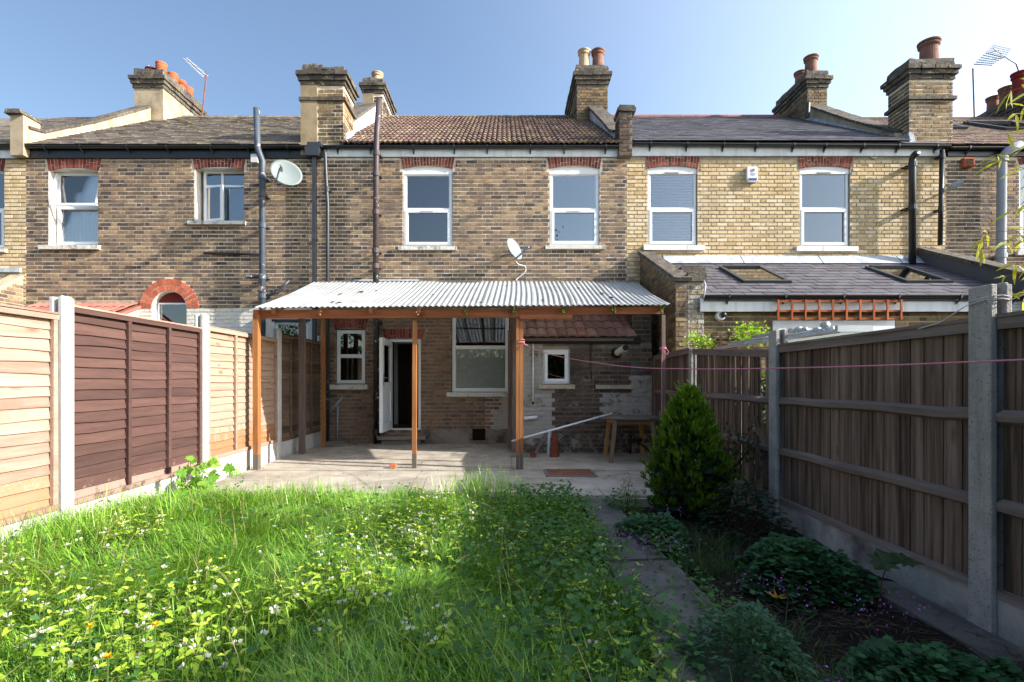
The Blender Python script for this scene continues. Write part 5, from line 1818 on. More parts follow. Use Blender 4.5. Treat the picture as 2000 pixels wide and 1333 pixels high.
lap_panel(2.22, 4.06, .2, 1.72, 'pine', [2.26, 2.85, 3.45, 4.03], 17)
lap_panel(4.2, 5.97, .2, 1.80, 'pine_brown', [4.83, 5.41, 5.955], 17, worn=True, topmat='pine')
lap_panel(6.11, 7.96, .27, 1.84, 'pine_orange', [6.13, 6.75, 7.35, 7.94], 17)
lap_panel(8.1, 9.92, .26, 1.93, 'pine_grey', [8.5, 9.1, 9.4], 17)
for ya, yb, zt in ((2.21, 4.07, .2), (4.19, 5.98, .2), (6.1, 7.97, .265), (8.09, 9.93, .255)):
    one('gravel_board', lambda m: m.box(XL - .02, XL + .022, ya, yb, -.15, zt - .003), M['gravel_board'], lf)

# ================================================================== right fence
rf = thing('closeboard_fence', (2.5, 5.0, -.1), 'weathered grey closeboard fence in shadow along the right of the garden', 'fence')
XR = 2.45
posts = [(-1.3, 1.6), (.67, 1.62), (2.69, 1.69), (4.77, 1.66), (6.92, 1.63), (8.58, 1.62)]
for i, (y, zt) in enumerate(posts):
    if i == 5:
        one('timber_post', lambda m: m.rbox(XR - .0, XR + .07, y, y + .07, -.1, 1.62, .004), M['post_grey'], rf)
        continue
    conc_post(rf, XR + .05, y, -.3, zt, 'concrete_aggr', a=.11 if i < 4 else .09, b=.13 if i < 4 else .08)
bays = [(-1.24, .61, 1.5, 1.5), (.73, 2.62, 1.5, 1.51), (2.76, 4.7, 1.508, 1.508), (4.84, 6.87, 1.47, 1.60), (6.97, 8.57, 1.62, 1.6)]
for bi, (ya, yb, za, zb) in enumerate(bays):
    def topz(y): return za + (zb - za) * (y - ya) / (yb - ya)
    gt = .12
    one('gravel_board', lambda m: m.box(XR + .03, XR + .07, ya - .03, yb + .03, -.32, gt - .012), M['gravel_board_old'], rf)
    one('rail', lambda m: m.rbox(XR + .02, XR + .075, ya, yb, gt - .01, gt + .03, .003, random.random()), M['rail_grey'], rf)
    for zr in (.575, 1.03):
        def rail(m):
            n = 8
            dz = [random.uniform(-.006, .006) for _ in range(n + 1)]
            for k in range(n):
                a, b = ya + (yb - ya) * k / n, ya + (yb - ya) * (k + 1) / n
                m.hexa([(XR + .02, a, zr - .028 + dz[k]), (XR + .055, a, zr - .045 + dz[k]), (XR + .055, b, zr - .045 + dz[k + 1]), (XR + .02, b, zr - .028 + dz[k + 1]),
                        (XR + .012, a, zr + .01 + dz[k]), (XR + .055, a, zr + .03 + dz[k]), (XR + .055, b, zr + .03 + dz[k + 1]), (XR + .012, b, zr + .01 + dz[k + 1])], .5, 0, (2, 4) if 0 < k < n - 1 else ())
        one('rail', rail, M['rail_grey'], rf)
    one('rail', lambda m: m.beam((XR + .04, ya, topz(ya) - .02), (XR + .04, yb, topz(yb) - .02), .035, .06), M['rail_grey'], rf)
    one('capping', lambda m: m.beam((XR + .05, ya - .0, topz(ya) + .018), (XR + .05, yb, topz(yb) + .018), .075, .018), M['rail_grey'], rf)
    y = ya
    broken = bi == 3
    while y < yb - .02:
        w = random.uniform(.085, .14) if not broken else random.uniform(.05, .11)
        e = min(y + w, yb)
        if broken and 4.98 < y < 5.12:
            y = 5.13
            continue
        top = topz((y + e) / 2) - .005 + random.uniform(-.003, .003)
        bot = gt + .03
        if broken and 5.13 <= y < 5.3: bot += .0
        sk = random.uniform(-.004, .004) if not broken else random.uniform(-.02, .02)
        xo = XR + .058 + (random.uniform(0, .012) if broken else 0)
        t = random.random()
        mb = MB()
        ov = .006 if broken else .014
        mb.hexa([(xo, y, bot), (xo + .013, y, bot), (xo + .018, e + ov, bot), (xo + .008, e + ov, bot),
                 (xo, y + sk, top), (xo + .013, y + sk, top), (xo + .018, e + ov + sk, top), (xo + .008, e + ov + sk, top)], t)
        obj('board', mb, M['board_grey'], rf)
        y = e + (random.uniform(.0, .008) if broken else 0)
mb = MB()
mb.beam((XR + .05, 5.18, .85), (XR + .045, 4.95, .2), .012, .11, (1, 0, .2), .3)
obj('loose_board', mb, M['board_grey'], rf)
mb = MB()
mb.beam((XR + .05, 5.02, .5), (XR + .03, 5.12, .15), .012, .08, (1, 0, .2), .8)
obj('loose_board', mb, M['board_grey'], rf)
# wire twisted round the near post
mb = MB()
yy, zz = 2.69, 1.62
ring_ = []
for k in range(26):
    t = 2 * math.pi * k / 12
    ring_.append((XR + .05 + .068 * math.cos(t) * 1.1, yy + .078 * math.sin(t), 1.6 + .0012 * k + .006 * math.sin(k)))
mb.tube(ring_, .003, 5)
mb.tube([(XR + .1, yy - .06, 1.61), (XR + .13, yy - .1, 1.63), (XR + .1, yy - .14, 1.6)], .003, 5)
mb.tube([(XR - .02, yy + .05, 1.6), (XR - .0, yy + .25, 1.53), (XR + .0, yy + .4, 1.51)], .003, 5)
obj('tie_wire', mb, M['wire'], rf)
# ================================================================== washing line
def catmull(pts, n=10):
    pts = [Vector(p) for p in pts]
    P = [pts[0] * 2 - pts[1]] + pts + [pts[-1] * 2 - pts[-2]]
    out = []
    for i in range(1, len(P) - 2):
        for k in range(n):
            t = k / n
            a, b, c, d = P[i - 1], P[i], P[i + 1], P[i + 2]
            out.append(.5 * ((2 * b) + (c - a) * t + (2 * a - 5 * b + 4 * c - d) * t * t + (3 * b - a - 3 * c + d) * t ** 3))
    out.append(pts[-1])
    return out


def coil(x, y, z, r, n, h):
    return [(x + r * math.cos(2 * math.pi * k / 10), y + r * math.sin(2 * math.pi * k / 10), z + h * k / (10 * n)) for k in range(10 * n + 1)]


px3 = .213
rope = MB()
line = [(px3 + .05, 7.06, 1.70)]
for px, py, Y in ((1060, 688, 6.6), (1120, 702, 6.05), (1230, 717, 4.95), (1350, 721, 4.15), (1500, 720, 3.42), (1700, 715, 2.8), (1880, 708, 2.42), (2000, 703, 2.22), (2150, 697, 2.0)):
    line.append((PX(px, Y), Y, PZ(py, Y)))
line.append((2.47, 1.8, PZ(692, 1.8)))
rope.tube(catmull(line, 8), .0042, 6)
cl = obj('washing_line', rope, M['rope'], label='thin pink washing line tied to the middle canopy post and sagging to the right', cat='washing line')
one('knot', lambda m: (m.tube([(px3 + .062 * math.cos(a) + .0, 7.115 + .062 * math.sin(a), 1.705 + .008 * math.sin(a * 1.5) + a * .003) for a in np.linspace(0, 6 * math.pi, 50)], .0042, 6),
                       m.tube([(px3 + .05, 7.05, 1.705), (px3 + .08, 7.04, 1.69), (px3 + .1, 7.03, 1.685)], .008, 6)), M['rope'], cl)
cord = MB()
xr4 = PX(1297, 7.05)
cord.tube(coil(xr4, 7.1, 1.63, .045, 3, .03), .004, 6)
cord.tube(catmull([(xr4 + .02, 7.04, 1.64), (xr4 + .05, 7.03, 1.6), (xr4 + .03, 7.03, 1.56), (xr4 + .0, 7.03, 1.6), (xr4 - .02, 7.04, 1.62)], 6), .0045, 6)
cord.tube(catmull([(xr4 - .03, 7.04, 1.63), (xr4 - .035, 7.04, 1.3), (xr4 - .03, 7.05, 1.0), (xr4 - .04, 7.06, .7)], 6), .004, 6)
obj('hanging_cord', cord, M['rope'], label='loose pale pink cord looped round the thin grey corner post of the canopy', cat='cord')

# ================================================================== table
tb = thing('garden_table', (1.85, 8.0, 0), 'weathered wooden table with splayed legs beside the outhouse wall', 'table')
th = .66
outl = [(1.36, 8.02), (1.5, 7.72), (1.78, 7.6), (2.12, 7.6), (2.36, 7.78), (2.38, 8.25), (2.1, 8.42), (1.55, 8.4)]


def top_f(m):
    n = len(outl)
    b = len(m.v)
    for z in (th - .022, th):
        for x, y in outl: m.v.append((x, y, z))
    m.face([b + k for k in range(n)][::-1])
    m.face([b + n + k for k in range(n)])
    for k in range(n): m.face([b + k, b + (k + 1) % n, b + n + (k + 1) % n, b + n + k])


one('table_top', top_f, M['table_wood'], tb)
one('apron', lambda m: (m.box(1.62, 2.2, 7.72, 7.745, th - .1, th - .025, .3), m.box(1.62, 2.2, 8.25, 8.275, th - .1, th - .025, .9), m.box(1.62, 1.645, 7.75, 8.25, th - .1, th - .025, .9),
                        m.box(2.175, 2.2, 7.75, 8.25, th - .1, th - .025, .9)), M['table_leg'], tb)
for (x0_, y0_, x1_, y1_, t) in ((1.64, 7.72, 1.56, 7.64, .1), (2.18, 7.72, 2.24, 7.64, .1), (1.66, 8.25, 1.6, 8.3, 1.), (2.16, 8.25, 2.2, 8.3, 1.)):
    one('leg', lambda m: m.beam((x0_, y0_, th - .025), (x1_, y1_, .005), .055, .05, (0, 1, 0), t), M['table_leg'], tb)
one('dark_bracket', lambda m: (m.beam((1.98, 8.3, .25), (2.1, 8.0, .3), .03, .06), m.beam((2.02, 8.2, .3), (2.25, 8.1, .12), .02, .02), m.beam((2.0, 8.25, .35), (1.99, 8.26, .05), .02, .03)), M['near_black'], tb)
# white pole propped from the post to the table
pole = MB()
pole.tube([(PX(1000, 7.25), 7.25, PZ(862, 7.25)), (PX(1190, 8.2), 8.0, th + .045)], .014, 10)
obj('propped_pole', pole, M['white_paint'], label='thin white pole propped diagonally between the canopy post and the table top', cat='pole', smooth=True)
# stack of terracotta pots, upside down
pots = []
for i in range(3):
    z0_ = .004 + i * .11
    mb = MB()
    mb.lathe([(.078 - .006 * i, 0), (.08 - .006 * i, 0), (.08 - .006 * i, .035), (.07 - .006 * i, .04), (.058 - .006 * i, .14), (.012, .142), (.01, .13), (.052 - .006 * i, .13), (.066 - .006 * i, .0)], (PX(1083, 8.3), 8.3, z0_), 18, random.random())
    obj('flower_pot', mb, M['terracotta'], label=('terracotta pot at the bottom of the upturned stack', 'middle terracotta pot of the upturned stack', 'topmost terracotta pot of the upturned stack')[i], cat='plant pot', group='upturned terracotta pots')
lp = MB()
lp.beam((PX(1043, 8.35), 8.3, .02), (PX(1069, 8.6), 8.62, .36), .05, .02, (0, -1, .4), .4)
obj('leaning_plank', lp, M['post_grey'], label='short grey plank leaning diagonally on the outhouse wall beside the pots', cat='plank')
lp = MB()
lp.beam((PX(1071, 8.4), 8.45, .0), (PX(1073, 8.62), 8.64, .4), .035, .02, (0, -1, .4), .4)
obj('leaning_strip', lp, M['galv'], label='upright narrow metal strip leaning between the plank and the terracotta pots', cat='metal strip')
lp = MB()
lp.rbox(PX(1000, 8.3), PX(1032, 8.3), 8.2, 8.36, .006, .06, .006, .5)
obj('kerb_block', lp, M['stone_slab'], label='low grey concrete block at the corner of the outhouse', cat='block')
lp = MB()
lp.rbox(PX(1036, 8.25), PX(1046, 8.25), 8.2, 8.3, .006, .07, .004, .5)
obj('broken_brick', lp, M['brick_red'], label='piece of red brick by the outhouse corner behind the double post', cat='brick')
lp = MB()
lp.rbox(PX(764, 7.25), PX(776, 7.25), 7.13, 7.2, .008, .06, .005, .5)
obj('loose_brick', lp, M['brick_orange'], label='half orange brick lying on the patio edge left of the thin post', cat='brick')
lp = MB()
b = 0
pts = [(PX(633, 9.6), 9.55), (PX(650, 9.4), 9.45), (PX(672, 9.5), 9.52), (PX(670, 9.7), 9.75), (PX(640, 9.8), 9.8)]
lp.v = [(x, y, .008 + .01 * (y - 9.4)) for x, y in pts] + [(x, y, .035 + .1 * (y - 9.4)) for x, y in pts]
n = len(pts)
lp.face([n + k for k in range(n)])
for k in range(n): lp.face([k, (k + 1) % n, n + (k + 1) % n, n + k])
obj('broken_slab', lp, M['stone_slab'], label='broken grey slab lying against the house wall in the left corner', cat='slab')
lp = MB()
lp.tube([(PX(664, 9.9), 9.95, .14), (PX(697, 9.7), 9.7, .015)], .01, 6)
obj('thin_stick', lp, M['table_wood'], label='thin stick lying by the wall right of the broken slab', cat='stick')
# drain cover
dc = thing('drain_cover', (.85, 6.8, 0), 'rusty rectangular drain cover set in the patio', 'drain cover')
one('frame', lambda m: ring_flat(m, .53, 1.16, 6.55, 7.02), M['metal'], dc) if False else None
one('cover_frame', lambda m: (m.box(.53, 1.17, 6.54, 6.57, .0, .016), m.box(.53, 1.17, 7.0, 7.03, .0, .02), m.box(.53, .56, 6.57, 7.0, .0, .018), m.box(1.14, 1.17, 6.57, 7.0, .0, .018)), M['stone_slab'], dc)
one('lid', lambda m: m.box(.565, 1.135, 6.575, 6.995, .0, .014), M['rust'], dc)

# ================================================================== satellite dishes, alarm box, lamps
def sat_dish(px, py, Yd, nrm, rx, ry, label, wall_px, wall_py, arm_dir, group='satellite dishes on the house walls', roll=0.):
    C_ = Vector((PX(px, Yd), Yd, PZ(py, Yd)))
    nv = Vector(nrm).normalized()
    up = Vector((math.sin(roll), 0, math.cos(roll)))
    r = up.cross(nv).normalized()
    u = nv.cross(r).normalized()
    root = thing('satellite_dish', tuple(C_), label, 'satellite dish', group)
    mb = MB()
    n, k_ = 36, 7
    for side, off in ((0, 0), (1, -.006)):
        for i in range(k_ + 1):
            f = i / k_
            for k in range(n):
                t = 2 * math.pi * k / n
                p = C_ + r * (rx * f * math.cos(t)) + u * (ry * f * math.sin(t)) + nv * (.055 * f * f + off)
                mb.v.append(tuple(p))
    N1 = (k_ + 1) * n
    for side in (0, 1):
        for i in range(k_):
            for k in range(n):
                a, b, c, d = i * n + k, i * n + (k + 1) % n, (i + 1) * n + (k + 1) % n, (i + 1) * n + k
                q = [a, b, c, d] if side == 0 else [d, c, b, a]
                mb.face([side * N1 + v for v in q])
    for k in range(n):
        a, b = k_ * n + k, k_ * n + (k + 1) % n
        mb.face([a, b, N1 + b, N1 + a])
    obj('reflector', mb, M['dish'], root, smooth=True)
    bot = C_ - u * ry * .95 + nv * .05
    lnb = C_ + nv * .3 - u * ry * .55
    one('feed_arm', lambda m: m.beam(bot - nv * .04, lnb - u * .04, .018, .03, tuple(u)), M['metal'], root)
    one('feed_head', lambda m: (m.tube([lnb - nv * .02, lnb - nv * .06], [.026, .03], 10), m.tube([lnb - nv * .02, lnb + nv * .06 - u * .03], .018, 8), m.box(lnb.x - .02, lnb.x + .02, lnb.y - .02, lnb.y + .02, lnb.z - .08, lnb.z - .02)), M['metal'], root)
    W_ = Vector((PX(wall_px, YW), YW, PZ(wall_py, YW)))
    one('wall_bracket', lambda m: (m.tube([C_ - nv * .03, C_ - nv * .09, (W_.x, C_.y + .1, W_.z), (W_.x, YW - .01, W_.z)], .016, 8), m.box(W_.x - .06, W_.x + .06, YW - .02, YW - .001, W_.z - .08, W_.z + .08)), M['metal'], root)
    return root


sat_dish(559, 341, 9.72, (.42, -.85, .34), .29, .265, 'larger satellite dish on the brown wall between the soil pipe and the hopper', 548, 352, None, roll=.7)
d2_ = sat_dish(1001, 489, 9.8, (.86, -.62, .42), .215, .225, 'smaller satellite dish just above the corrugated canopy', 1003, 490, None, roll=.3)
one('cable', lambda m: m.tube(catmull([(PX(1005, 9.8), 9.8, PZ(505, 9.8)), (PX(1012, 9.95), 9.95, PZ(516, 9.95)), (PX(1026, 10.05), 10.05, PZ(521, 10.05)), (PX(1025, 10.06), 10.06, PZ(532, 10.06)), (PX(1010, 10.05), 10.05, PZ(545, 10.05)), (PX(1009, 10.0), 10.0, PZ(549, 10.0))], 5), .007, 6), M['white_paint'], d2_)
bx = MB()
bx.box(PX(493, YW), PX(506, YW), YW - .07, YW - .012, PZ(320, YW), PZ(304, YW))
obj('junction_box', bx, M['white_paint'], label='small white box on the brown wall below the gutter beside the soil pipe', cat='junction box')
ab = thing('alarm_box', (PX(1466, YW), YW, PZ(343, YW)), 'white burglar alarm box with blue band on the yellow brick wall', 'alarm box')
xa_, xb_, za_, zb_ = PX(1456, YW), PX(1476, YW), PZ(358, YW), PZ(329, YW)
mb = MB()
mb.prismy([(xa_ + .015, za_), (xb_ - .015, za_), (xb_, za_ + .03), (xb_, zb_ - .03), (xb_ - .015, zb_), (xa_ + .015, zb_), (xa_, zb_ - .03), (xa_, za_ + .03)], YW - .085, YW - .01)
obj('cover', mb, M['white_paint'], ab)
one('strobe_band', lambda m: m.box(xa_ + .02, xb_ - .02, YW - .09, YW - .084, za_ + .02, za_ + .062), M['blue'], ab)


def emblem(m):
    cx, cz, r = (xa_ + xb_) / 2, zb_ - .075, .035
    n = 20
    for k in range(n):
        if k in (4, 5, 14, 15): continue
        t0, t1 = 2 * math.pi * k / n, 2 * math.pi * (k + 1) / n
        m.beam((cx + r * math.cos(t0), YW - .088, cz + r * math.sin(t0)), (cx + r * math.cos(t1), YW - .088, cz + r * math.sin(t1)), .002, .006, (0, 1, 0))
    s = [(.014, .016), (-.006, .02), (-.014, .008), (0, 0), (.014, -.008), (.004, -.02), (-.014, -.016)]
    for p, q in zip(s, s[1:]):
        m.beam((cx + p[0], YW - .088, cz + p[1]), (cx + q[0], YW - .088, cz + q[1]), .002, .007, (0, 1, 0))
    for row, (w, zz) in enumerate(((.05, -.06), (.035, -.075), (.055, -.09), (.03, -.108))):
        x = cx - w
        while x < cx + w:
            l = random.uniform(.006, .014)
            m.box(x, x + l, YW - .0875, YW - .0845, cz + zz, cz + zz + .006)
            x += l + .006


one('printed_emblem', emblem, M['ink'], ab)
fl_ = thing('flood_light', (PX(1868, YW), YW - .1, PZ(360, YW)), 'small white lamp fixed to the dark brick wall at far right', 'lamp')
one('lamp_head', lambda m: m.tube([(PX(1858, 9.9), 9.98, PZ(366, 9.9)), (PX(1866, 9.85), 9.9, PZ(362, 9.85)), (PX(1881, 9.8), 9.8, PZ(354, 9.8))], [.03, .06, .05], 10), M['galv'], fl_)
one('bracket', lambda m: m.tube([(PX(1858, 9.9), 9.98, PZ(366, 9.9)), (PX(1857, YW), YW - .012, PZ(369, YW))], .02, 8), M['galv'], fl_)
wl_ = thing('wall_lamp', (PX(1404, YX), YX - .05, PZ(618, YX)), 'round white lamp with dark lens below the white fascia of the slate roofed extension', 'lamp')
one('housing', lambda m: m.lathe([(.03, 0), (.075, .0), (.08, .03), (.07, .075), (.05, .085), (.048, .07), (.001, .07)], (PX(1404, YX), YX - .012, PZ(618, YX)), 18, .5, (0, -1, 0)), M['white_paint'], wl_, smooth=True)
one('lens', lambda m: m.lathe([(.045, .0), (.042, .04), (.03, .055), (.001, .06)], (PX(1406, YX) + .01, YX - .08, PZ(617, YX)), 14, .5, (.5, -1, 0.1)), M['black_plastic'], wl_, smooth=True)

# ================================================================== trellises, spare poles on the neighbour's side
tr = thing('trellis_strip', (PX(1518, 7.92), 7.92, PZ(625, 7.92)), 'orange wooden trellis strip fixed over the white fascia of the right extension', 'trellis')
xa_, xb_ = PX(1518, 7.9), PX(1757, 7.9)
zt_, zm_, zb_ = PZ(589, 7.9), PZ(608, 7.9), PZ(623, 7.9)
for i in range(10):
    x = xa_ + (xb_ - xa_) * i / 9
    one('lath', lambda m: m.rbox(x - .014, x + .014, 7.86, 7.876, zb_ - .02, zt_ + .02, .002, random.random()), M['trellis'], tr)
for z in (zt_, zm_, zb_):
    one('lath', lambda m: m.rbox(xa_ - .02, xb_ + .02, 7.878, 7.9, z - .014, z + .014, .002, random.random()), M['trellis'], tr)
t2 = thing('garden_trellis', (PX(1415, 7.9), 7.95, 1.3), 'dark brown trellis on the brick wall behind the fence, beside bright climber leaves', 'trellis')
for k in range(4):
    x = PX(1392 + k * 16, 7.95)
    one('lath', lambda m: m.rbox(x - .014, x + .014, 7.96, 7.975, 1.2, PZ(652 + k * 2, 7.95), .003), surf('trellis_dark', ['#3c231a', '#54321f'], bump=.1) if k == 0 else bpy.data.materials['trellis_dark'], t2)
for k in range(2):
    z = PZ(664 + 14 * k, 7.95)
    one('lath', lambda m: m.rbox(PX(1388, 7.95), PX(1444, 7.95), 7.976, 7.99, z - .012, z + .012, .003), bpy.data.materials['trellis_dark'], t2)
X5 = 2.66
ax_ = thing('spare_poles', (X5, 5.4, 1.6), 'pale grey metal poles laid along the top of the right fence behind it', 'poles')
for dx, dz, ya, yb in ((0, 0, 6.6, 4.15), (.05, .035, 6.3, 4.3), (.0, .06, 5.6, 4.6)):
    one('pole', lambda m: (m.tube([(X5 + dx, ya, 1.615 + dz), (X5 + dx, yb, 1.60 + dz)], .018, 10), [m.tube([(X5 + dx, y_, 1.607 + dz), (X5 + dx, y_ + .06, 1.607 + dz)], .026, 10) for y_ in (ya - .9, ya - 1.3, yb + .2)]), M['galv'], ax_, smooth=True)
one('cross_tube', lambda m: m.box(X5 - .03, X5 + .25, 4.12, 4.16, 1.59, 1.64), M['galv'], ax_)

# ================================================================== aerials
def aerial(label, mast, boom, nel, el, loc, group='television aerials on the roofs', side=(0, 0, 1)):
    a = thing('tv_aerial', loc, label, 'aerial', group)
    one('mast', lambda m: m.tube(mast, .018, 8), M['rust'], a)
    mb = MB()
    p, q = Vector(boom[0]), Vector(boom[1])
    mb.tube([p, q], .014, 6)
    obj('boom', mb, M['metal'], a)
    el_ = MB()
    s = Vector(side).normalized()
    for i in range(nel):
        c = p + (q - p) * (i + .5) / nel
        L = el * (.6 + .4 * i / nel)
        el_.tube([c - s * L, c + s * L], .006, 4)
    obj('elements', el_, M['metal'], a)
    return a


Ya = 14.6
A1 = aerial('television aerial on a rusty mast right of the leftmost chimney stack', [(PX(394, Ya), Ya, PZ(236, Ya)), (PX(403, Ya), Ya, PZ(146, Ya))],
            [(PX(361, 14.0), 14.0, PZ(113, 14.0)), (PX(402, Ya), Ya, PZ(150, Ya))], 15, .1, (PX(394, Ya), Ya, 8.5), side=(.5, .6, .45))
one('reflector_arms', lambda m: [m.tube([(PX(399 + k, Ya), Ya, PZ(150 - k, Ya)), (PX(398 + k, Ya) + .05, Ya, PZ(137 + k * 3, Ya))], .008, 4) for k in range(4)], M['metal'], A1)
Yb = 15.6
aerial('short aerial behind the orange pots of the leftmost chimney', [(PX(300, Yb), Yb, 8.3), (PX(301, Yb), Yb, PZ(138, Yb))],
       [(PX(287, Yb), Yb, PZ(128, Yb)), (PX(305, Yb), Yb, PZ(142, Yb))], 6, .08, (PX(300, Yb), Yb, 8.3), side=(.4, .6, .5))
Yc = 14.6
A3 = aerial('large grid aerial at the upper right of the photo', [(PX(1903, Yc), Yc, PZ(232, Yc)), (PX(1900, Yc), Yc, PZ(134, Yc))],
            [(PX(1940, 14.2), 14.2, PZ(95, 14.2)), (PX(1966, Yc), Yc, PZ(113, Yc))], 2, .05, (PX(1903, Yc), Yc, 8.5))
mb = MB()


def PP(px, py, Y=14.3): return Vector((PX(px, Y), Y, PZ(py, Y)))


for (a, b, c, d, n1, n2) in ((PP(1940, 88), PP(1975, 96), PP(1925, 104), PP(1962, 114), 5, 8), (PP(1925, 104), PP(1962, 113, 14.1), PP(1902, 126), PP(1938, 128, 14.1), 5, 9)):
    for i in range(n1 + 1):
        f = i / n1
        mb.tube([a.lerp(c, f), b.lerp(d, f)], .011, 4)
    for i in range(n2 + 1):
        f = i / n2
        mb.tube([a.lerp(b, f), c.lerp(d, f)], .009, 4)
obj('grid_reflector', mb, M['metal'], A3)
one('support_arm', lambda m: (m.tube([PP(1966, 113), PP(1985, 125, 14.5), PP(1990, 140, 14.6)], .02, 6), m.tube([PP(1938, 116), PP(1966, 113)], .014, 6)), M['metal'], A3)
# ================================================================== vegetation helpers
def rot_frames(N, dirs, roll=None):
    """rows: x axis = dir, with a random roll; returns (n,3,3) columns x,y,z"""
    d = dirs / np.linalg.norm(dirs, axis=1, keepdims=True)
    a = np.cross(d, np.array([0, 0, 1.]))
    bad = np.linalg.norm(a, axis=1) < 1e-3
    a[bad] = (1, 0, 0)
    a /= np.linalg.norm(a, axis=1, keepdims=True)
    b = np.cross(a, d)
    if roll is not None:
        c, s = np.cos(roll)[:, None], np.sin(roll)[:, None]
        a, b = a * c + b * s, b * c - a * s
    return np.stack([d, a, b], axis=2)


T_QUAD = (np.array([(0, 0, 0), (.45, -.22, .05), (1, 0, -.04), (.45, .22, .05)], float), np.array([(0, 1, 2, 3)]))
T_LEAF = (np.array([(0, 0, 0), (.25, -.27, .05), (.65, -.24, .05), (1, 0, -.08), (.65, .24, .05), (.25, .27, .05), (.45, 0, -.01)], float),
          np.array([(0, 1, 2, 6), (6, 2, 3, 4), (0, 6, 4, 5)]))
_t = [2 * math.pi * k / 10 for k in range(10)]
T_ROUND = (np.array([(.5, 0, -.06)] + [(.5 + (.5 if k % 2 == 0 else .4) * math.cos(t), (.5 if k % 2 == 0 else .4) * math.sin(t), .04 * math.cos(2 * t)) for k, t in enumerate(_t)], float),
           np.array([(0, 1 + 2 * k, 1 + (2 * k + 1) % 10, 1 + (2 * k + 2) % 10) for k in range(5)]))
T_NEEDLE = (np.array([(0, -.07, 0), (.6, -.16, .02), (1, 0, 0), (.6, .16, .02)], float), np.array([(0, 1, 2, 3)]))
T_BAMBOO = (np.array([(0, -.01, 0), (.3, -.075, .02), (.7, -.055, -.02), (1, 0, -.12), (.7, .055, -.02), (.3, .075, .02), (.5, 0, 0)], float),
            np.array([(0, 1, 2, 6), (6, 2, 3, 4), (0, 6, 4, 5)]))


T_NETTLE = (np.array([(0, 0, 0), (.16, -.25, .07), (.5, -.2, .09), (1, 0, -.14), (.5, .2, .09), (.16, .25, .07), (.4, 0, -.03)], float),
            np.array([(0, 1, 2, 6), (6, 2, 3, 4), (0, 6, 4, 5)]))


class Cloud:
    def __init__(s):
        s.V, s.F, s.T, s.n = [], [], [], 0

    def add(s, P, dirs, size, tone, tpl, roll=None, aspect=None):
        P = np.asarray(P, float).reshape(-1, 3)
        N = len(P)
        if not N: return
        tv, tf = tpl
        M3 = rot_frames(N, np.asarray(dirs, float), roll)
        sc = np.asarray(size, float).reshape(-1, 1, 1) * np.ones((N, 1, 1))
        t = tv[None] * sc
        if aspect is not None:
            t = t * np.array([1, aspect, 1])
        W = np.einsum('nij,nkj->nki', M3, t) + P[:, None]
        k = len(tv)
        s.V.append(W.reshape(-1, 3))
        s.F.append((tf[None] + (np.arange(N) * k)[:, None, None] + s.n).reshape(-1, 4))
        s.T.append(np.repeat(np.clip(np.asarray(tone, float) * np.ones(N), 0, 1), len(tf)))
        s.n += N * k

    def strips(s, P, dirs, lean, h, w, tone, lv=4, curl=1.6):
        """grass blades"""
        P = np.asarray(P, float)
        N = len(P)
        side = np.stack([-dirs[:, 1], dirs[:, 0], np.zeros(N)], 1)
        D = np.stack([dirs[:, 0], dirs[:, 1], np.zeros(N)], 1)
        rows = []
        for i in range(lv):
            f = i / (lv - 1)
            z = h * (f - .35 * lean * f ** 2.2)
            out = h * lean * f ** curl
            c = P + D * out[:, None] + np.stack([np.zeros(N), np.zeros(N), z], 1)
            ww = (w * (1 - f ** 1.6) + .0005)[:, None]
            rows.append(c - side * ww)
            rows.append(c + side * ww)
        W = np.stack(rows, 1)
        k = 2 * lv
        tf = np.array([(2 * i, 2 * i + 1, 2 * i + 3, 2 * i + 2) for i in range(lv - 1)])
        s.V.append(W.reshape(-1, 3))
        s.F.append((tf[None] + (np.arange(N) * k)[:, None, None] + s.n).reshape(-1, 4))
        s.T.append(np.repeat(np.clip(tone, 0, 1), lv - 1))
        s.n += N * k

    def build(s, name, material, **k):
        return fast_obj(name, np.concatenate(s.V), np.concatenate(s.F), np.concatenate(s.T), material, **k)


def U(a, b, n): return rng.uniform(a, b, n)


def rdir(n, zlo=-.2, zhi=1.):
    t = U(0, 2 * math.pi, n)
    z = U(zlo, zhi, n)
    r = np.sqrt(np.maximum(.02, 1 - z * z))
    return np.stack([r * np.cos(t), r * np.sin(t), z], 1)


L_grass = leaf_mat('grass_blade', ['#325718', '#5f9029', '#98c244', '#cae07c'], .3, .36, .55, tcol='#a2cc3c')
L_nettle = leaf_mat('nettle_leaf', ['#40691f', '#7aa632', '#b0c844', '#d6dc64'], .42, .55, .3, tcol='#b4c83a')
L_clover = leaf_mat('clover_leaf', ['#2b4a22', '#3d6430', '#52803c'], .3, .6, .3)
L_ger = leaf_mat('geranium_leaf', ['#1f4024', '#2c5630', '#3f7040'], .25, .6, .35, tcol='#4f8f3a')
L_con = leaf_mat('conifer_spray', ['#1c340d', '#345413', '#5a7c1e', '#93a636'], .28, .6, .25, tcol='#90b020')
L_dark = leaf_mat('dark_leaf', ['#16261a', '#213626', '#2f4a30'], .2, .6, .3)
L_fern = leaf_mat('feathery_leaf', ['#2c4c34', '#416748', '#5c8059'], .3, .6, .25)
L_climb = leaf_mat('climber_leaf', ['#6f9a1e', '#8fb52c', '#b0c846'], .45, .5, .3)
L_maple = leaf_mat('maple_leaf', ['#4c7a22', '#6d9c30', '#93b548'], .4, .5, .35)
L_mapled = leaf_mat('maple_leaf_dark', ['#2a3c22', '#38502c'], .3, .5, .3)
L_bamboo = leaf_mat('bamboo_leaf', ['#93982a', '#b5b53a', '#c9c458', '#8aa338'], .45, .5, .3, tcol='#d6cf3a')
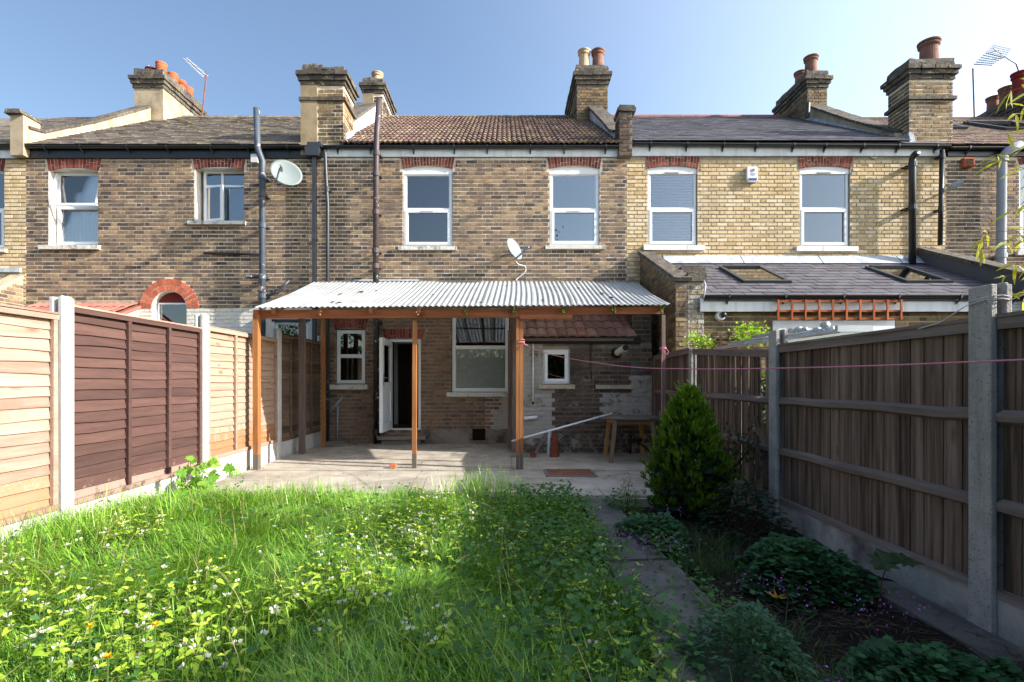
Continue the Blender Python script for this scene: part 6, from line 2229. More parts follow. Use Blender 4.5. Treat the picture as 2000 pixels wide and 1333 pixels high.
L_tree = leaf_mat('tree_leaf', ['#24371a', '#354f22', '#4c6a2e'], .3, .6, .2)
F_white = leaf_mat('white_petal', ['#c9c8b4', '#dedccb'], .3, .6, .2, tcol='#e8e6d4')
F_purple = leaf_mat('purple_petal', ['#a050b4', '#c078cc', '#d49adc'], .3, .6, .2, tcol='#b070c0')
F_pink = leaf_mat('pink_petal', ['#a8688f', '#c08aa8'], .3, .6, .2, tcol='#c890b0')
F_yel = leaf_mat('yellow_petal', ['#d99a12', '#e6b41c'], .2, .6, .2, tcol='#e8b820')
STEM = surf('green_stem', ['#3d5a26', '#55702f'], bump=0)
STEM_R = surf('red_stem', ['#4a2a22', '#5f3a2c'], bump=0)
BARK = surf('bark', ['#3a2c22', '#54402f'], bump=.8, bs=30)


def hfield(x, y):
    """how tall the lawn has grown: tufty"""
    return (.55 + .25 * np.sin(x * 3.1 + 1.3 * np.sin(y * 1.9)) * np.sin(y * 2.7 + x) + .22 * np.sin(x * 7.3 + 2.0) * np.sin(y * 6.1 + 1.0))


PATCH = [(-1.75, 2.35, .55), (-2.1, 2.05, .5), (-1.2, 2.0, .3), (-.75, 3.5, .55), (-.6, 4.1, .5), (-.75, 2.6, .28), (.3, 3.6, .45), (.42, 2.6, .33), (.42, 2.0, .3), (.25, 4.6, .5), (-2.9, 2.6, .3), (-2.6, 3.6, .25), (-1.0, 2.9, .22), (-.35, 2.25, .18), (.5, 1.6, .3)]


def patch_w(x, y):
    w = np.zeros_like(x)
    for cx, cy, r in PATCH:
        w = np.maximum(w, np.exp(-((x - cx) ** 2 + (y - cy) ** 2) / (r * r) * 1.3))
    return w


def lawn_edge_y(x):
    return 5.42 + .1 * np.sin(x * 4.) + .07 * np.sin(x * 11.) - .25 * np.exp(-((x + 3.0) / .4) ** 2) * 0


# ------------------------------------------------------------------ grass
N = 125000
y = 1.25 + (5.5 - 1.25) * rng.random(N) ** .95
x = U(-3.46, .74, N)
keep = (y < lawn_edge_y(x)) & (x < .62 + .14 * np.sin(y * 5) * .5 + .05 * np.sin(y * 17))
x, y = x[keep], y[keep]
pw = patch_w(x, y)
keep = rng.random(len(x)) > pw * .35
x, y, pw = x[keep], y[keep], pw[keep]
n = len(x)
hf = hfield(x, y)
clump_t = .5 + .5 * np.sin(x * 9 + 3 * np.sin(y * 4)) * np.sin(y * 8 + 1)
ang = 2.2 * np.sin(x * 2.3 + y * 1.1) + 1.5 * np.sin(y * 3.7 - x * 1.9) + rng.normal(0, .75, n)
gd = np.stack([np.cos(ang), np.sin(ang)], 1)
h = (.07 + .18 * np.clip(hf, .1, 1.1)) * U(.55, 1.5, n)
edge = np.clip((lawn_edge_y(x) - y) / .35, .35, 1)
h *= edge * np.clip(1.1 - (x + .6) * .75, .55, 1)
gr = Cloud()
gr.strips(np.stack([x, y, np.full(n, -.03)], 1), gd, U(.3, 1.7, n), h, U(.0013, .003, n) * (1 + .25 * (y < 2.2)), .1 + .55 * clump_t * U(.4, 1, n) + U(-.3, .5, n), 5)
# long tufts along the fence foot and the patio edge
for cx, cy, s_, nn, hh in ((-3.3, 4.0, .2, 500, .3), (-3.3, 4.6, .3, 500, .3), (-3.25, 3.7, .25, 500, .34), (-.35, 5.5, .25, 160, .3), (-.2, 5.35, .2, 140, .36), (-3.42, 6.6, .06, 60, .26), (-3.42, 7.1, .05, 25, .15),
                           (-1.5, 7.1, .02, 12, .08), (-1.4, 7.18, .02, 10, .07), (.05, 5.2, .2, 160, .3), (-1.9, 5.1, .35, 600, .24), (-2.3, 4.9, .3, 400, .24), (-.3, 2.4, .35, 900, .2), (-.8, 1.8, .4, 1100, .22), (.05, 1.8, .3, 800, .2)):
    xx, yy = rng.normal(cx, s_, nn), rng.normal(cy, s_ * .7, nn)
    a = U(0, 6.28, nn)
    gr.strips(np.stack([xx, yy, np.full(nn, -.02)], 1), np.stack([np.cos(a), np.sin(a)], 1), U(.1, .8, nn), hh * U(.5, 1.2, nn), U(.002, .004, nn), U(.2, .9, nn), 5)
gr.build('lawn_grass', L_grass, kind='stuff', label='long unmown grass covering the garden left of the path')
# dry stems
dn = 650
xx, yy = U(-3.3, .5, dn), U(1.6, 5.2, dn)
a = U(0, 6.28, dn)
dg = Cloud()
dg.strips(np.stack([xx, yy, np.full(dn, .02)], 1), np.stack([np.cos(a), np.sin(a)], 1), U(.4, 1.4, dn), U(.15, .35, dn), U(.001, .002, dn), U(0, 1, dn), 5)
dg.build('dry_grass', leaf_mat('dry_stem', ['#8d8052', '#ac9d6b'], .2, tcol='#b0a060'), kind='stuff', label='dry straw stems scattered through the long grass')

# ------------------------------------------------------------------ clover and low broad leaves between the blades
cn_ = 21000
x, y = U(-3.45, .85, cn_), U(1.3, 5.4, cn_)
w = patch_w(x, y)
wr = np.exp(-((x - .35) / .42) ** 2)
keep = ((rng.random(cn_) < .07 + .2 * w + .7 * wr * (y > 1.5))) & (y < lawn_edge_y(x)) & (x < .72 + .09 * np.sin(y * 6) + .06 * np.sin(y * 19))
x, y = x[keep], y[keep]
n = len(x)
z = .02 + (.06 + .16 * np.clip(hfield(x, y), 0, 1)) * U(.3, 1.1, n) * np.clip((lawn_edge_y(x) - y) / .3, .3, 1)
cl_ = Cloud()
d = rdir(n, -.1, .5)
cl_.add(np.stack([x, y, z], 1), d, U(.02, .048, n), U(0, 1, n), T_ROUND, U(-.6, .6, n))
cl_.build('low_weeds', L_clover, kind='stuff', label='low round leaved weeds between the grass and along the path')

# ------------------------------------------------------------------ white dead-nettles
nl, fl, st = Cloud(), Cloud(), MB()
pl = []
for cx, cy, r in PATCH:
    k = int(62 * r / .4)
    if r < .25: k = 9
    for _ in range(k):
        pl.append((random.gauss(cx, r * .62), random.gauss(cy, r * .62)))
for _ in range(30):
    pl.append((random.uniform(-3.3, .6), random.uniform(1.7, 5.2)))
for x, y in pl:
    if x < -3.38 or x > .74 + .05 * math.sin(y * 9) or y > 5.35 or y < 1.45: continue
    near_edge = x > .5
    H_ = random.uniform(.17, .3) * (1 - .25 * (y > 4.6)) * (.55 if x > -.25 else 1)
    lx, ly = random.uniform(-.07, .07), random.uniform(-.07, .07)
    nodes_ = int(H_ / .045)
    a0 = random.uniform(0, 6.28)
    lum = random.uniform(.2, .75)
    for k in range(nodes_):
        f = (k + 1) / nodes_
        if f < .25: continue
        p = (x + lx * f, y + ly * f, H_ * f)
        s_ = (.052 if y < 3 else .045) * (1.15 - .6 * f ** 3) * random.uniform(.75, 1.25)
        for q in range(2):
            aa = a0 + k * math.pi / 2 + q * math.pi + random.uniform(-.25, .25)
            droop = -.9 + 1.2 * f + random.uniform(-.35, .35)
            nl.add([p], [(math.cos(aa), math.sin(aa), droop)], [s_], [lum * .6 + .5 * f * f + random.uniform(-.12, .12)], T_NETTLE, np.array([random.uniform(-.5, .5)]))
        if f > .55 and f < .97 and random.random() < .34:
            for q in range(random.randint(3, 7)):
                aa = random.uniform(0, 6.28)
                fl.add([(p[0] + .008 * math.cos(aa), p[1] + .008 * math.sin(aa), p[2] + .006)], [(math.cos(aa), math.sin(aa), random.uniform(.4, 1.3))], [random.uniform(.012, .02)], [random.random()], T_LEAF, np.array([random.uniform(-1, 1)]), 1.6)
    st.tube([(x, y, 0), (x + lx * .5, y + ly * .5, H_ * .5), (x + lx, y + ly, H_)], [.003, .0025, .0015], 4, cap=False)
nt_ = nl.build('dead_nettle', L_nettle, kind='stuff', label='patches of white flowering dead-nettle growing through the grass')
fl.build('nettle_flowers', F_white, parent=nt_, kind='stuff')
obj('nettle_stems', st, STEM, nt_, kind='stuff')
# dandelions
for i, (px, py) in enumerate(((755, 765), (530, 752), (600, 822), (430, 905))):
    pass
for i, (x, y, z) in enumerate(((-1.30, 1.93, .3), (-1.58, 1.98, .27), (-1.36, 1.78, .26), (-.7, 4.35, .3), (-.86, 5.0, .18))):
    d_ = thing('dandelion', (x, y, 0), ('yellow dandelion head brightest in the left foreground weeds', 'small yellow dandelion left of the brightest one in the foreground', 'low yellow dandelion nearest the bottom edge of the photo',
                                        'yellow dandelion among the nettles in mid lawn', 'yellow dandelion at the patio edge of the lawn')[i], 'dandelion', 'dandelions in the lawn')
    one('stem', lambda m: m.tube([(x, y, 0), (x + .01, y, z)], .003, 5), STEM, d_)
    c = Cloud()
    k = 26
    a = U(0, 6.28, k)
    c.add(np.tile((x + .01, y, z), (k, 1)), np.stack([np.cos(a), np.sin(a), U(.1, 1.2, k)], 1), U(.014, .02, k), U(0, 1, k), T_LEAF, None, .7)
    c.build('flower_head', F_yel, parent=d_)
# pink clover heads
ph = Cloud()
for x, y, z in [(random.uniform(-3.2, -2.2), random.uniform(2.6, 3.6), random.uniform(.18, .3)) for _ in range(7)] + [(-.35, 4.5, .3), (-.2, 4.7, .26), (-.45, 4.8, .22), (.1, 4.4, .25), (-.1, 4.9, .2)]:
    k = 10
    ph.add(np.tile((x, y, z), (k, 1)), rdir(k, 0, 1), U(.01, .016, k), U(0, 1, k), T_LEAF)
ph.build('clover_flowers', F_pink, kind='stuff', label='scattered pink clover flowers in the lawn')

# ------------------------------------------------------------------ mounds of leaves on the right
def mound(name, x, y, rx, ry, h, nleaf, size, material, label, tpl=T_ROUND, cat='plant', group=None, z0=-.1, stems=True, tone=(0, 1), flowers=None, drop=.35):
    root = thing(name, (x, y, z0), label, cat, group)
    c = Cloud()
    t = U(0, 6.283, nleaf)
    r = np.sqrt(rng.random(nleaf))
    lump = 1 + .18 * np.sin(t * 3 + x * 5) + .12 * np.sin(t * 7 + y)
    px_ = x + rx * r * np.cos(t) * lump
    py_ = y + ry * r * np.sin(t) * lump
    top = h * (1 - r ** 2.4) + .04
    pz_ = z0 + top * (1 - drop * rng.random(nleaf)) + .02 * np.sin(px_ * 23) * np.sin(py_ * 19)
    d = np.stack([np.cos(t) * (.3 + r) + U(-.7, .7, nleaf), np.sin(t) * (.3 + r) + U(-.7, .7, nleaf), U(-.25, .5, nleaf)], 1)
    c.add(np.stack([px_, py_, pz_], 1) - d / np.linalg.norm(d, axis=1, keepdims=True) * size * .5, d, size * U(.6, 1.3, nleaf), U(tone[0], tone[1], nleaf), tpl, U(-.4, .4, nleaf))
    c.build('foliage', material, parent=root)
    if stems:
        mb = MB()
        for k in range(26):
            i = random.randrange(nleaf)
            mb.tube([(x + (px_[i] - x) * .2, y + (py_[i] - y) * .2, z0 - .02), (float(px_[i]), float(py_[i]), float(pz_[i]) - .01)], .0025, 4, cap=False)
        obj('stems', mb, STEM_R if name != 'fern_clump' else STEM, root)
    if flowers:
        f = Cloud()
        for fx, fy, fz, k, sp in flowers:
            P = np.stack([rng.normal(fx, sp, k), rng.normal(fy, sp, k), fz + U(-.04, .05, k)], 1)
            f.add(P, rdir(k, .2, 1), U(.007, .015, k), U(0, 1, k), T_LEAF, U(0, 3, k), 1.3)
        f.build('flowers', F_purple, parent=root, kind='stuff')
    return root


mound('geranium', 1.18, 4.15, .3, .38, .2, 1300, .04, L_ger, 'leafy geranium mound left of the conifer foot, edged with purple flowers', group='geraniums in the shady bed',
      flowers=[(.87, 4.05, .0, 130, .07), (1.02, 3.78, .02, 170, .08), (1.2, 3.7, .05, 60, .1), (1.25, 4.2, .16, 30, .1)])
mound('geranium', 1.85, 3.3, .36, .44, .26, 1700, .045, L_ger, 'large geranium mound against the concrete board in the middle of the bed', group='geraniums in the shady bed',
      flowers=[(1.5, 3.1, .0, 50, .07), (1.62, 2.95, .02, 60, .07), (1.95, 2.75, .0, 55, .08), (2.15, 2.8, .02, 20, .06)])
mound('geranium', 1.74, 2.1, .4, .28, .17, 1500, .042, L_ger, 'geranium mound in the bottom right corner of the photo', group='geraniums in the shady bed',
      flowers=[(1.28, 2.0, .02, 60, .05), (1.34, 1.88, .02, 40, .05)])
mound('fern_clump', 1.04, 2.22, .27, .32, .3, 3600, .03, L_fern, 'feathery grey-green clump hanging over the edge of the path slab', tpl=T_QUAD)
mound('dark_shrub', 2.05, 4.5, .32, .4, .42, 1100, .045, L_dark, 'low dark shrub between the conifer and the broken fence bay', tpl=T_LEAF)
mound('small_shrub', 1.18, 5.05, .17, .2, .36, 900, .035, L_con, 'small yellow-green conifer sprout left of the big conifer', tpl=T_NEEDLE, drop=.9)
# grassy tufts and litter in the bed
bg_ = Cloud()
for cx, cy, s_, nn, hh in ((1.3, 3.5, .16, 500, .2), (1.45, 4.0, .2, 400, .22), (1.15, 1.9, .2, 700, .24), (1.6, 2.1, .3, 260, .16), (1.3, 2.5, .12, 160, .2), (.95, 1.5, .2, 300, .2), (2.35, 2.0, .1, 160, .2)):
    xx, yy = rng.normal(cx, s_, nn), rng.normal(cy, s_ * .7, nn)
    a = U(0, 6.28, nn)
    k = (xx < 2.42) & (xx > .95)
    xx, yy, a = xx[k], yy[k], a[k]
    m_ = len(xx)
    bg_.strips(np.stack([xx, yy, np.full(m_, -.12)], 1), np.stack([np.cos(a), np.sin(a)], 1), U(.3, 1.1, m_), hh * U(.5, 1.2, m_), U(.0015, .003, m_), U(0, .6, m_), 5)
bg_.build('bed_grass', leaf_mat('shade_toned_grass', ['#1f3315', '#2f4a1c', '#456a2a'], .3), kind='stuff', label='grass tufts coloured darker for the shade of the flower bed')  # darker copy of the grass: the bed's shade is put into its colour
lt_ = Cloud()
k = 1500
lx_, ly_ = U(1.2, 2.4, k), U(1.5, 3.2, k)
lt_.add(np.stack([lx_, ly_, np.full(k, -.075) + U(0, .015, k)], 1), np.stack([U(-1, 1, k), U(-1, 1, k), U(-.15, .15, k)], 1), U(.03, .12, k), U(0, 1, k), T_NEEDLE, None, .22)
lt_.build('bed_litter', leaf_mat('litter', ['#2a2018', '#4a3b2c', '#6d5b45'], .05), kind='stuff', label='dry twigs and litter over the bare soil of the bed')
yl = MB()
for k in range(5):
    a = k * 1.2
    yl.hexa([(1.56 + .0, 2.98, -.03), (1.56 + .03 * math.cos(a), 2.98 + .03 * math.sin(a), -.03), (1.56 + .07 * math.cos(a + .2), 2.98 + .07 * math.sin(a + .2), -.01), (1.56 + .03 * math.cos(a + .5), 2.98 + .03 * math.sin(a + .5), -.03),
             (1.56 + .0, 2.98, -.028), (1.56 + .03 * math.cos(a), 2.98 + .03 * math.sin(a), -.027), (1.56 + .07 * math.cos(a + .2), 2.98 + .07 * math.sin(a + .2), -.008), (1.56 + .03 * math.cos(a + .5), 2.98 + .03 * math.sin(a + .5), -.027)])
obj('fallen_leaf', yl, surf('yellow_leaf', ['#8a6a12', '#a88418'], bump=0), label='yellow fallen leaf on the dark soil of the bed', cat='leaf')

# ------------------------------------------------------------------ conifer
cx, cy, cb, ch = 1.76, 5.0, -.1, 1.15
cf = thing('conifer', (cx, cy, cb), 'bushy bright green conifer standing in the shady bed by the path', 'tree')
one('trunk', lambda m: m.tube([(cx, cy, cb - .05), (cx + .01, cy, cb + .5), (cx, cy, cb + 1.0)], [.04, .03, .01], 8), BARK, cf)
c = Cloud()
NS_ = 2300
f = rng.random(NS_) ** 1.15
t = U(0, 6.283, NS_)
prof = np.interp(f, [0, .12, .35, .6, .8, .93, 1.0], [.26, .31, .32, .235, .145, .075, .015])
lump = .93 + .16 * np.sin(t * 4 + f * 11) + .15 * np.sin(t * 9 - f * 23) + .1 * np.sin(t * 3 - f * 37) + np.abs(rng.normal(0, .13, NS_))
rr = prof * lump * (1 - .4 * rng.random(NS_) ** 1.5)
P = np.stack([cx + rr * np.cos(t), cy + rr * np.sin(t), cb + .06 + ch * f], 1)
out = np.stack([np.cos(t), np.sin(t), np.zeros(NS_)], 1)
clt = .5 + .5 * np.sin(t * 5 + f * 14)
for k in range(9):
    d = out * U(.2, .9, NS_)[:, None] + np.stack([U(-.5, .5, NS_), U(-.5, .5, NS_), U(.5, 1.3, NS_)], 1)
    d /= np.linalg.norm(d, axis=1, keepdims=True)
    q = P + d * U(0, .03, NS_)[:, None]
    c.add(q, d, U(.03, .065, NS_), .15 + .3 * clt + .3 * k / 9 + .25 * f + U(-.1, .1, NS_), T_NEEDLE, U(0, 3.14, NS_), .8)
for _ in range(170):
    f_ = random.uniform(.05, 1.0)
    t_ = random.uniform(0, 6.28)
    r0_ = float(np.interp(f_, [0, .35, .6, .8, 1.0], [.26, .33, .25, .16, .03]))
    L_ = random.uniform(.05, .13)
    o_ = Vector((math.cos(t_) * .7, math.sin(t_) * .7, random.uniform(.5, 1.2))).normalized()
    for q in range(9):
        p_ = Vector((cx + r0_ * math.cos(t_), cy + r0_ * math.sin(t_), cb + .06 + ch * f_)) + o_ * L_ * q / 8
        c.add([tuple(p_)], [(o_.x + random.uniform(-.6, .6), o_.y + random.uniform(-.6, .6), o_.z + random.uniform(-.2, .4))], [random.uniform(.025, .045)], [random.uniform(.5, 1)], T_NEEDLE, np.array([random.uniform(0, 3)]))
c.build('crown', L_con, parent=cf)
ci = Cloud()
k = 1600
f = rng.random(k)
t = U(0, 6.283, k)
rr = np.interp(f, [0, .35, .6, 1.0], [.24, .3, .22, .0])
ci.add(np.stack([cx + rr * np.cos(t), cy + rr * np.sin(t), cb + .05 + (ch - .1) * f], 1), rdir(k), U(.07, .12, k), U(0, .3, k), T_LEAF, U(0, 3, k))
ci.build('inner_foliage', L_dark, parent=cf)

# ------------------------------------------------------------------ rose by the broken bay
rb = thing('rose_bush', (2.2, 5.15, -.1), 'thin dark rose bush with sparse leaves behind the conifer, against the broken fence bay', 'bush')
rs, rl = MB(), Cloud()
for k in range(9):
    a = random.uniform(-.6, .6)
    e = (2.15 + random.uniform(-.18, .28) * 1., 5.15 + random.uniform(-.55, .4), random.uniform(.35, .85))
    mid = (2.2 + (e[0] - 2.2) * .3, 5.15 + (e[1] - 5.15) * .4, e[2] * .6)
    rs.tube([(2.2, 5.15, -.12), mid, e], [.008, .006, .003], 5, cap=False)
    for j in range(34):
        f_ = random.uniform(.4, 1)
        p = Vector(mid).lerp(Vector(e), (f_ - .4) / .6)
        rl.add([tuple(p + Vector((random.gauss(0, .05), random.gauss(0, .05), random.gauss(0, .04))))], rdir(1), [random.uniform(.03, .05)], [random.random()], T_LEAF, np.array([random.uniform(0, 3)]))
obj('stems', rs, STEM_R, rb)
rl.build('leaves', L_dark, parent=rb)

# ------------------------------------------------------------------ maple seedlings: every leaf its own part
def maple_leaf(parent, base, tip_dir, size, mat, nrm=(0, -.4, 1), tone=.5):
    d = Vector(tip_dir).normalized()
    n_ = Vector(nrm)
    s = d.cross(n_).normalized()
    n_ = s.cross(d)
    outl_ = [(0, 0), (.02, .18), (.02, .42), (.3, .34), (.38, .56), (.52, .3), (.7, .34), (.74, .18), (1.05, 0)]
    pts = [(u, v) for u, v in outl_] + [(u, -v) for u, v in outl_[::-1][1:-1]]
    mb = MB()
    c_ = Vector(base) + d * size * .42 - n_ * size * .05
    mb.v.append(tuple(c_))
    for u, v in pts:
        mb.v.append(tuple(Vector(base) + d * u * size + s * v * size + n_ * (size * (.05 * math.sin(u * 6) - .12 * abs(v)))))
    m_ = len(pts)
    for k in range(m_):
        mb.face([0, 1 + k, 1 + (k + 1) % m_], tone)
    return obj('leaf', mb, mat, parent)


ms = thing('maple_seedling', (-3.25, 5.4, -.05), 'bright green maple seedling at the foot of the dark brown fence panel', 'seedling', 'maple seedlings')
sm = MB()
random.seed(21)
for k in range(34):
    bx_ = -3.27 + random.uniform(-.1, .22)
    by_ = 5.4 + random.uniform(-.32, .38)
    bz_ = random.uniform(.08, .46) * (1 - .9 * abs(by_ - 5.4))
    a = random.uniform(-1.2, 1.2)
    dirn = (.5 + .3 * math.cos(a), -.6 + 1. * math.sin(a), random.uniform(-.9, .3))
    L_ = random.uniform(.08, .15)
    maple_leaf(ms, (bx_, by_, bz_), dirn, L_, L_maple, (.8, -.9, .5), random.random())
    sm.tube([(-3.27, 5.4 + (by_ - 5.4) * .3, -.03), (-3.27 + (bx_ + 3.27) * .5, 5.4 + (by_ - 5.4) * .7, bz_ * .7), (bx_, by_, bz_)], [.004, .003, .002], 4, cap=False)
obj('stems', sm, STEM_R, ms)
m2 = thing('maple_seedling', (2.05, 2.78, -.1), 'tall single stemmed dark seedling with three broad leaves near the right fence', 'seedling', 'maple seedlings')
one('stem', lambda m: m.tube([(2.07, 2.9, -.12), (2.08, 2.88, .1), (2.1, 2.84, .25)], [.004, .003, .002], 5), STEM_R, m2)
maple_leaf(m2, (2.09, 2.84, .25), (-.9, -.5, -.35), .15, L_mapled, (0, -.3, 1), .3)
maple_leaf(m2, (2.1, 2.84, .25), (.8, -.5, -.1), .14, L_mapled, (0, -.3, 1), .6)
maple_leaf(m2, (2.1, 2.85, .24), (.1, .9, .1), .12, L_mapled, (0, .3, 1), .8)

# ------------------------------------------------------------------ neighbour's climbers and bamboo
def leafy(name, pts, n_, size, mat, label, cat, spread, tpl=T_LEAF, tone=(0, 1)):
    root = thing(name, pts[0], label, cat)
    c = Cloud()
    mb = MB()
    for p in pts:
        k = n_ // len(pts)
        P = rng.normal(p, spread, (k, 3))
        c.add(P, rdir(k, -.5, .8), size * U(.6, 1.3, k), U(*tone, k), tpl, U(0, 3, k))
        mb.tube([(p[0], p[1], p[2] - .5), p], .006, 5)
    c.build('leaves', mat, parent=root)
    obj('stems', mb, STEM_R, root)
    return root


leafy('climber', [(PX(1372, 7.7), 7.7, PZ(668, 7.7)), (PX(1358, 7.6), 7.7, PZ(664, 7.7)), (PX(1385, 7.6), 7.7, PZ(674, 7.7))], 160, .06, L_climb, 'bright green climber leaves behind the fence next to the brick pier', 'climber', (.07, .08, .05))
leafy('climber', [(PX(1450, 7.6), 7.6, PZ(650, 7.6)), (PX(1470, 7.6), 7.6, PZ(644, 7.6)), (PX(1480, 7.6), 7.6, PZ(656, 7.6)), (PX(1460, 7.6), 7.6, PZ(660, 7.6))], 320, .055, L_climb, 'larger yellow-green climber behind the fence right of the small trellis', 'climber', (.09, .1, .06))
bm = thing('bamboo', (3.5, 2.9, -.1), 'yellow leaved bamboo leaning in at the right edge of the photo', 'bamboo')
bc, bs_ = Cloud(), MB()
for k in range(9):
    x0_, y0_ = 3.48 + random.uniform(-.1, .5), 2.9 + random.uniform(-.3, .5)
    hh = random.uniform(2.4, 3.1)
    ex, ey = x0_ - random.uniform(.05, .3), y0_ + random.uniform(-.2, .2)
    bs_.tube([(x0_, y0_, -.1), (x0_ - .02, y0_, hh * .6), (ex, ey, hh)], [.009, .007, .003], 6, cap=False)
    for j in range(26):
        f_ = random.uniform(.5, 1)
        p = Vector((x0_ - .02, y0_, hh * .6)).lerp(Vector((ex, ey, hh)), (f_ - .5) * 2)
        tw = p + Vector((random.uniform(-.22, .1), random.uniform(-.15, .15), random.uniform(-.05, .08)))
        bs_.tube([p, tw], .0018, 4, cap=False)
        for q in range(3):
            bc.add([tuple(tw)], [(random.uniform(-1, .5), random.uniform(-.6, .6), random.uniform(-.8, .1))], [random.uniform(.09, .15)], [random.random()], T_BAMBOO, np.array([random.uniform(-1, 1)]))
obj('culms', bs_, surf('culm', ['#7d7a3a', '#93893f'], bump=0), bm)
bc.build('leaves', L_bamboo, parent=bm)

# ------------------------------------------------------------------ what stands behind the photographer: seen in the window panes, and bushes added for shade
def broad_tree(x, y, h, r, label, n_=2600, seed=0):
    root = thing('garden_tree', (x, y, -.1), label, 'tree', 'trees at the far end of the gardens')
    mb = MB()
    mb.tube([(x, y, -.2), (x + .1, y, h * .35), (x, y + .1, h * .8)], [.28, .2, .05], 8)
    g = np.random.default_rng(seed)
    cen = []
    for k in range(16):
        a, b = g.uniform(0, 6.28), g.uniform(.35, .97)
        rr_ = r * math.sin(math.pi * min(1, (b - .2) * 1.15)) * g.uniform(.4, .95)
        e = (x + rr_ * math.cos(a), y + rr_ * math.sin(a), h * b)
        mb.tube([(x + .05, y, h * b * .6), e], [.08, .02], 5, cap=False)
        cen.append(e)
    obj('trunk', mb, BARK, root)
    c = Cloud()
    for e in cen:
        k = n_ // 16
        c.add(g.normal(e, (r * .22, r * .22, r * .2), (k, 3)), rdir(k), U(.16, .34, k), U(0, 1, k), T_LEAF, U(0, 3, k))
    c.build('crown', L_tree, parent=root)


broad_tree(4.5, -20, 12.0, 3.4, 'broad green tree behind the photographer, reflected in the right upstairs pane', seed=1)
broad_tree(-6, -24, 11.0, 3.6, 'broad green tree at the far left end of the gardens behind the photographer', seed=2)
broad_tree(-14, -18, 10.5, 3.4, 'broad green tree leftmost behind the photographer, reflected in the arched window', seed=3)
broad_tree(0.3, -27, 10.0, 3.2, 'smaller green tree centrally behind the photographer', seed=4)
hd = Cloud()
k = 16000
hd.add(np.stack([U(-16, 14, k), -10 + U(-.5, .5, k), 3.1 * rng.random(k) ** .8], 1), rdir(k), U(.15, .3, k), U(0, 1, k), T_LEAF, U(0, 3, k))
hd.build('garden_hedge', L_tree, label='clipped green hedge closing the gardens behind the photographer', cat='hedge')
sh = thing('shade_bush', (3.3, .7, -.1), 'unseen bush added over the right fence beside the photographer, shading the near lawn', 'bush')  # unseen bush, placed and shaped to cast shade on the near lawn
ls = Cloud()
k = 17000
t = U(0, 6.283, k)
r_ = np.sqrt(rng.random(k))
zz = U(.3, 1, k)
ls.add(np.stack([3.2 + .55 * r_ * np.cos(t), .85 + 1.45 * r_ * np.sin(t), 2.4 * zz * (1 - .28 * r_ ** 2) - .0], 1), rdir(k), U(.08, .13, k), U(0, 1, k), T_LEAF, U(0, 3, k))
ls.build('leaves', L_dark, parent=sh)
one('stems', lambda m: [m.tube([(3.2, .6, -.1), (3.2 + .4 * math.cos(a), .6 + .7 * math.sin(a), 1.6)], [.03, .012], 6) for a in np.arange(0, 6, 1.)], BARK, sh)

nb = thing('gap_filler_bush', (3.1, 5.3, -.1), 'dark bush added behind the broken fence bay to darken its gap', 'bush')  # added so that no sunlit ground shows through the fence gap
c = Cloud()
k = 2600
t = U(0, 6.283, k)
r_ = np.sqrt(rng.random(k))
zz = U(0, 1, k)
c.add(np.stack([3.1 + .38 * r_ * np.cos(t), 5.35 + .8 * r_ * np.sin(t), 1.35 * zz - .05], 1), rdir(k), U(.07, .12, k), U(0, .5, k), T_LEAF, U(0, 3, k))
c.build('leaves', L_dark, parent=nb)
one('stems', lambda m: [m.tube([(3.1, 5.3, -.15), (3.1 + .2 * math.cos(a), 5.3 + .5 * math.sin(a), 1.0)], [.02, .008], 5) for a in np.arange(0, 6, 1.2)], BARK, nb)
hc = MB()
hc.box(-16, 14, -10.25, -9.8, -.15, 2.6)
obj('hedge_core', hc, M['soil'], bpy.data.objects['garden_hedge'])  # solid dark box added to block sky between the hedge leaves

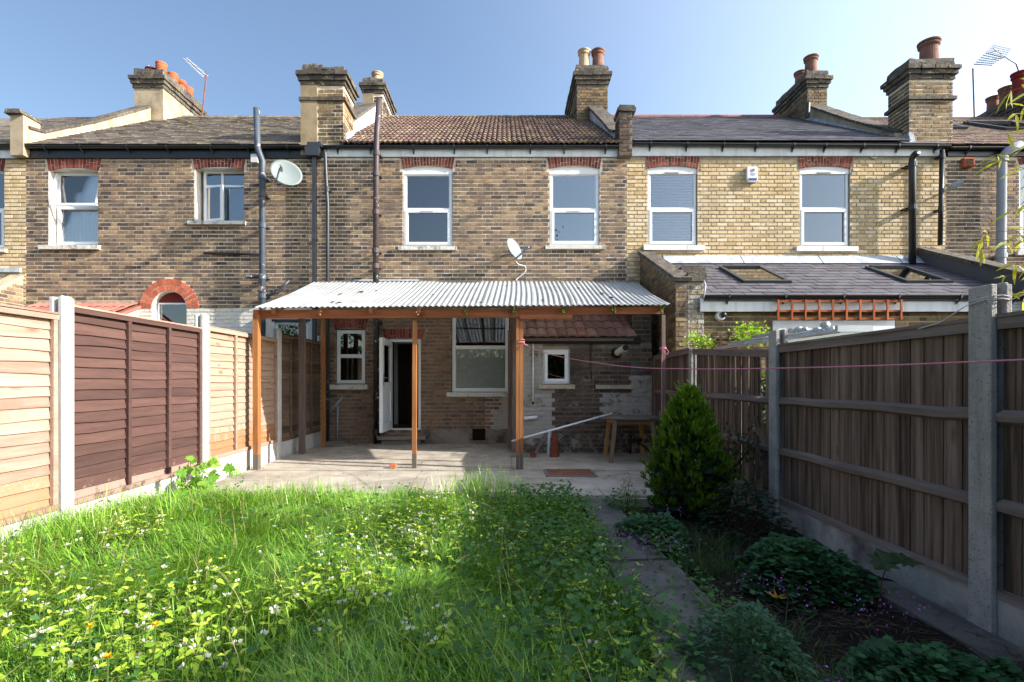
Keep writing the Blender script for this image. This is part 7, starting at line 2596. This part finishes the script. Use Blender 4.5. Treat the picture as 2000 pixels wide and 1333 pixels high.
# ------------------------------------------------------------------ litter and cracks on the patio, weeds along the path edge
lt = Cloud()
k = 420
lx_, ly_ = U(-3.4, 2.3, k), 5.6 + 4.4 * rng.random(k) ** .6
lt.add(np.stack([lx_, ly_, np.full(k, .012)], 1), np.stack([U(-1, 1, k), U(-1, 1, k), U(-.1, .2, k)], 1), U(.01, .035, k), U(0, 1, k), T_LEAF, U(-.4, .4, k))
k = 260
lx_ = U(-3.4, 2.3, k)
lt.add(np.stack([lx_, np.where(lx_ > .2, 8.6, 9.95) - np.abs(rng.normal(0, .12, k)), np.full(k, .014)], 1), np.stack([U(-1, 1, k), U(-1, 1, k), U(-.1, .3, k)], 1), U(.015, .045, k), U(0, 1, k), T_LEAF, U(-.4, .4, k))
lt.build('leaf_litter', leaf_mat('dead_leaf', ['#241c16', '#3e3126', '#5c4835'], .05), kind='stuff', label='dead leaves and crumbs scattered over the patio')
cr = MB()
for pts in ([(-2.2, 5.7), (-1.9, 5.95), (-1.72, 5.98), (-1.5, 6.2), (-1.3, 6.3)], [(1.2, 6.3), (1.35, 6.6), (1.33, 6.9)], [(-.5, 8.2), (-.35, 8.5), (-.45, 8.8), (-.2, 9.2)], [(-3.0, 6.2), (-2.7, 6.4), (-2.6, 6.7)]):
    for (a, b), (c_, d) in zip(pts, pts[1:]):
        w_ = .004
        n_ = 4
        for q in range(n_):
            x0_, y0_ = a + (c_ - a) * q / n_, b + (d - b) * q / n_
            x1_, y1_ = a + (c_ - a) * (q + 1) / n_, b + (d - b) * (q + 1) / n_
            j0, j1 = .012 * math.sin(x0_ * 90), .012 * math.sin(x1_ * 90)
            cr.box(0, 0, 0, 0, 0, 0) if False else cr.quad((x0_, y0_ - w_ + j0, .0125), (x1_, y1_ - w_ + j1, .0125), (x1_, y1_ + w_ + j1, .0125), (x0_, y0_ + w_ + j0, .0125))
obj('cracks', cr, M['soil'], bpy.data.objects['patio'], kind='stuff')
pw_ = Cloud()
k = 3600
x, y = np.where(rng.random(k) < .45, rng.normal(1.1, .07, k), rng.normal(.72, .07, k)), U(1.4, 5.4, k)
keep = rng.random(k) < .6 + .4 * np.sin(y * 5.3)
x, y = x[keep], y[keep]
k = len(x)
pw_.add(np.stack([x, y, U(-.02, .09, k)], 1), rdir(k, -.1, .7), U(.015, .035, k), U(0, 1, k), T_ROUND, U(-.6, .6, k))
k = 900
x, y = rng.normal(.95, .16, k), rng.normal(5.35, .18, k)
a = U(0, 6.28, k)
pw_.strips(np.stack([x, y, np.full(k, -.02)], 1), np.stack([np.cos(a), np.sin(a)], 1), U(.2, 1., k), U(.03, .12, k), U(.0015, .003, k), U(0, 1, k), 4) if False else None
pw_.build('path_weeds', L_clover, kind='stuff', label='small weeds creeping over both edges of the path')
